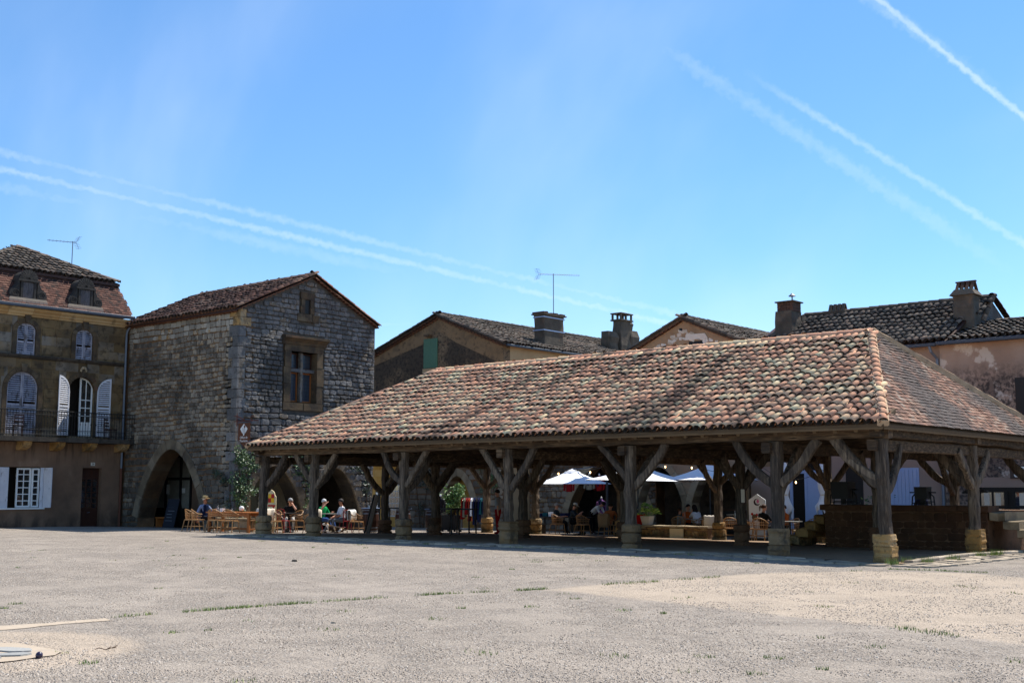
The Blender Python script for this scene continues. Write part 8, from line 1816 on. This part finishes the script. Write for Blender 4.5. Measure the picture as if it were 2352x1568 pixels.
# ------------------------------------------------------------------ grass in the joints, weeds, litter
gr = MB(); rr = random.Random(14)
def tuft(x, y, n, r, hgt):
    for _ in range(n):
        a, q = rr.uniform(0, 6.28), r*math.sqrt(rr.random()); px, py = x+q*math.cos(a), y+q*math.sin(a); z = ground_h(px, py); d = rr.uniform(0, 6.28); h = hgt*rr.uniform(.5, 1.2); w_ = .004+.003*rr.random(); c, s = math.cos(d), math.sin(d)
        gr.add([(px-w_*s, py+w_*c, z-.004), (px+w_*s, py-w_*c, z-.004), (px+c*h*.5, py+s*h*.5, z+h)], [(0, 1, 2)])
line = [Vector(p) for p in [(-2.28, -17.92), (-2.12, -17.03), (-2.01, -15.73), (-1.86, -14.77), (-1.46, -13.06), (-0.91, -11.26), (-0.75, -10.79)]]
for i in range(6):
    A_, B_ = line[i], line[i+1]; L = (B_-A_).length; n = int(L/.03)
    for k in range(n):
        q = A_.lerp(B_, k/n); dens = mnoise.noise(Vector((q.x*1.7, q.y*1.7, 4)))+(.30 if i < 3 else .02 if i < 5 else .0)
        if dens > .0: tuft(q.x+rr.gauss(0, .03), q.y+rr.gauss(0, .02), int(4+14*dens), .07, .045)
for A_, B_, dn_ in (((6.76, -13.24), (5.4, -12.7), .1), ((5.4, -12.7), (-.7, -11.3), -.22), ((-.7, -10.9), (.1, -5.5), -.22), ((.1, -5.5), (1.06, -3.71), -.12), ((1.2, -2.6), (3.6, -2.9), 0.02), ((-22, -3.2), (-8, -2.9), -.3)):
    A_, B_ = Vector(A_), Vector(B_); n = int((B_-A_).length/.04)
    for k in range(n):
        q = A_.lerp(B_, k/n); dens = mnoise.noise(Vector((q.x*1.3, q.y*1.3, 9)))+dn_
        if dens > .0: tuft(q.x+rr.gauss(0, .05), q.y+rr.gauss(0, .05), int(4+14*dens), .09, .045)
for _ in range(95):
    ze = rr.uniform(9.5, 40); lx = rr.uniform(-.45, .45)*ze; x = CAM.x+math.cos(YAW)*lx-math.sin(YAW)*ze; y = CAM.y+math.sin(YAW)*lx+math.cos(YAW)*ze
    if y < -1.5: tuft(x, y, rr.randrange(8, 40), rr.uniform(.05, .2), .035)
for _ in range(26): x = rr.uniform(-22, 0); tuft(x, -1.25+rr.uniform(-.1, .2), 20, .12, .06)
for x, y in ((.3, .5), (.62, .8), (.72, 2.2), (.6, 4.3), (.75, 4.9), (.62, 5.6), (.3, -.35)): tuft(x, y, 130, .16, .17)
obj('grass', gr, MT['grassm'], kind='stuff')
def lit(name, label, cat, x, y, mb, m): o = obj(name, mb, m); o.location = (x, y, ground_h(x, y)); tag(o, label, cat); return o
b = MB(); b.sm = True; b.ball((0, 0, .03), .034, 10, 8); lit('ball', 'small dark purple ball lying on the pale stone patch', 'ball', .42, -20.32, b, plain('dark_purple', S(40, 30, 56), .3, .5))
def twigm(seed):
    r_ = random.Random(seed); b = MB(); 
    for _ in range(4): a = r_.uniform(0, 6.28); l = r_.uniform(.05, .12); b.tube([(0, 0, .01), (l*.6*math.cos(a), l*.6*math.sin(a), .03), (l*math.cos(a+.4), l*math.sin(a+.4), .02+.03*r_.random())], .004, 4)
    return b
lit('twig', 'small dry brown twig beside the pale stone patch', 'twig', .40, -19.62, twigm(1), MT['stem'])
def chip(seed, s): 
    r_ = random.Random(seed); b = MB(); n = 6; pts = [(s*math.cos(6.28*i/n)*r_.uniform(.7, 1.2), s*.55*math.sin(6.28*i/n)*r_.uniform(.7, 1.2)) for i in range(n)]; b.add([(x, y, 0) for x, y in pts]+[(x*.7, y*.7, s*.45) for x, y in pts], [tuple(range(n, 2*n))]+[(i, (i+1) % n, (i+1) % n+n, i+n) for i in range(n)]); return b
lit('pebble', 'small pale pebble nearer the grass line', 'pebble', .30, -16.6, chip(4, .05), MT['concrete']); lit('pebble', 'dark lone pebble before the arches', 'pebble', -9.5, -9.2, chip(5, .09), MT['chim'])
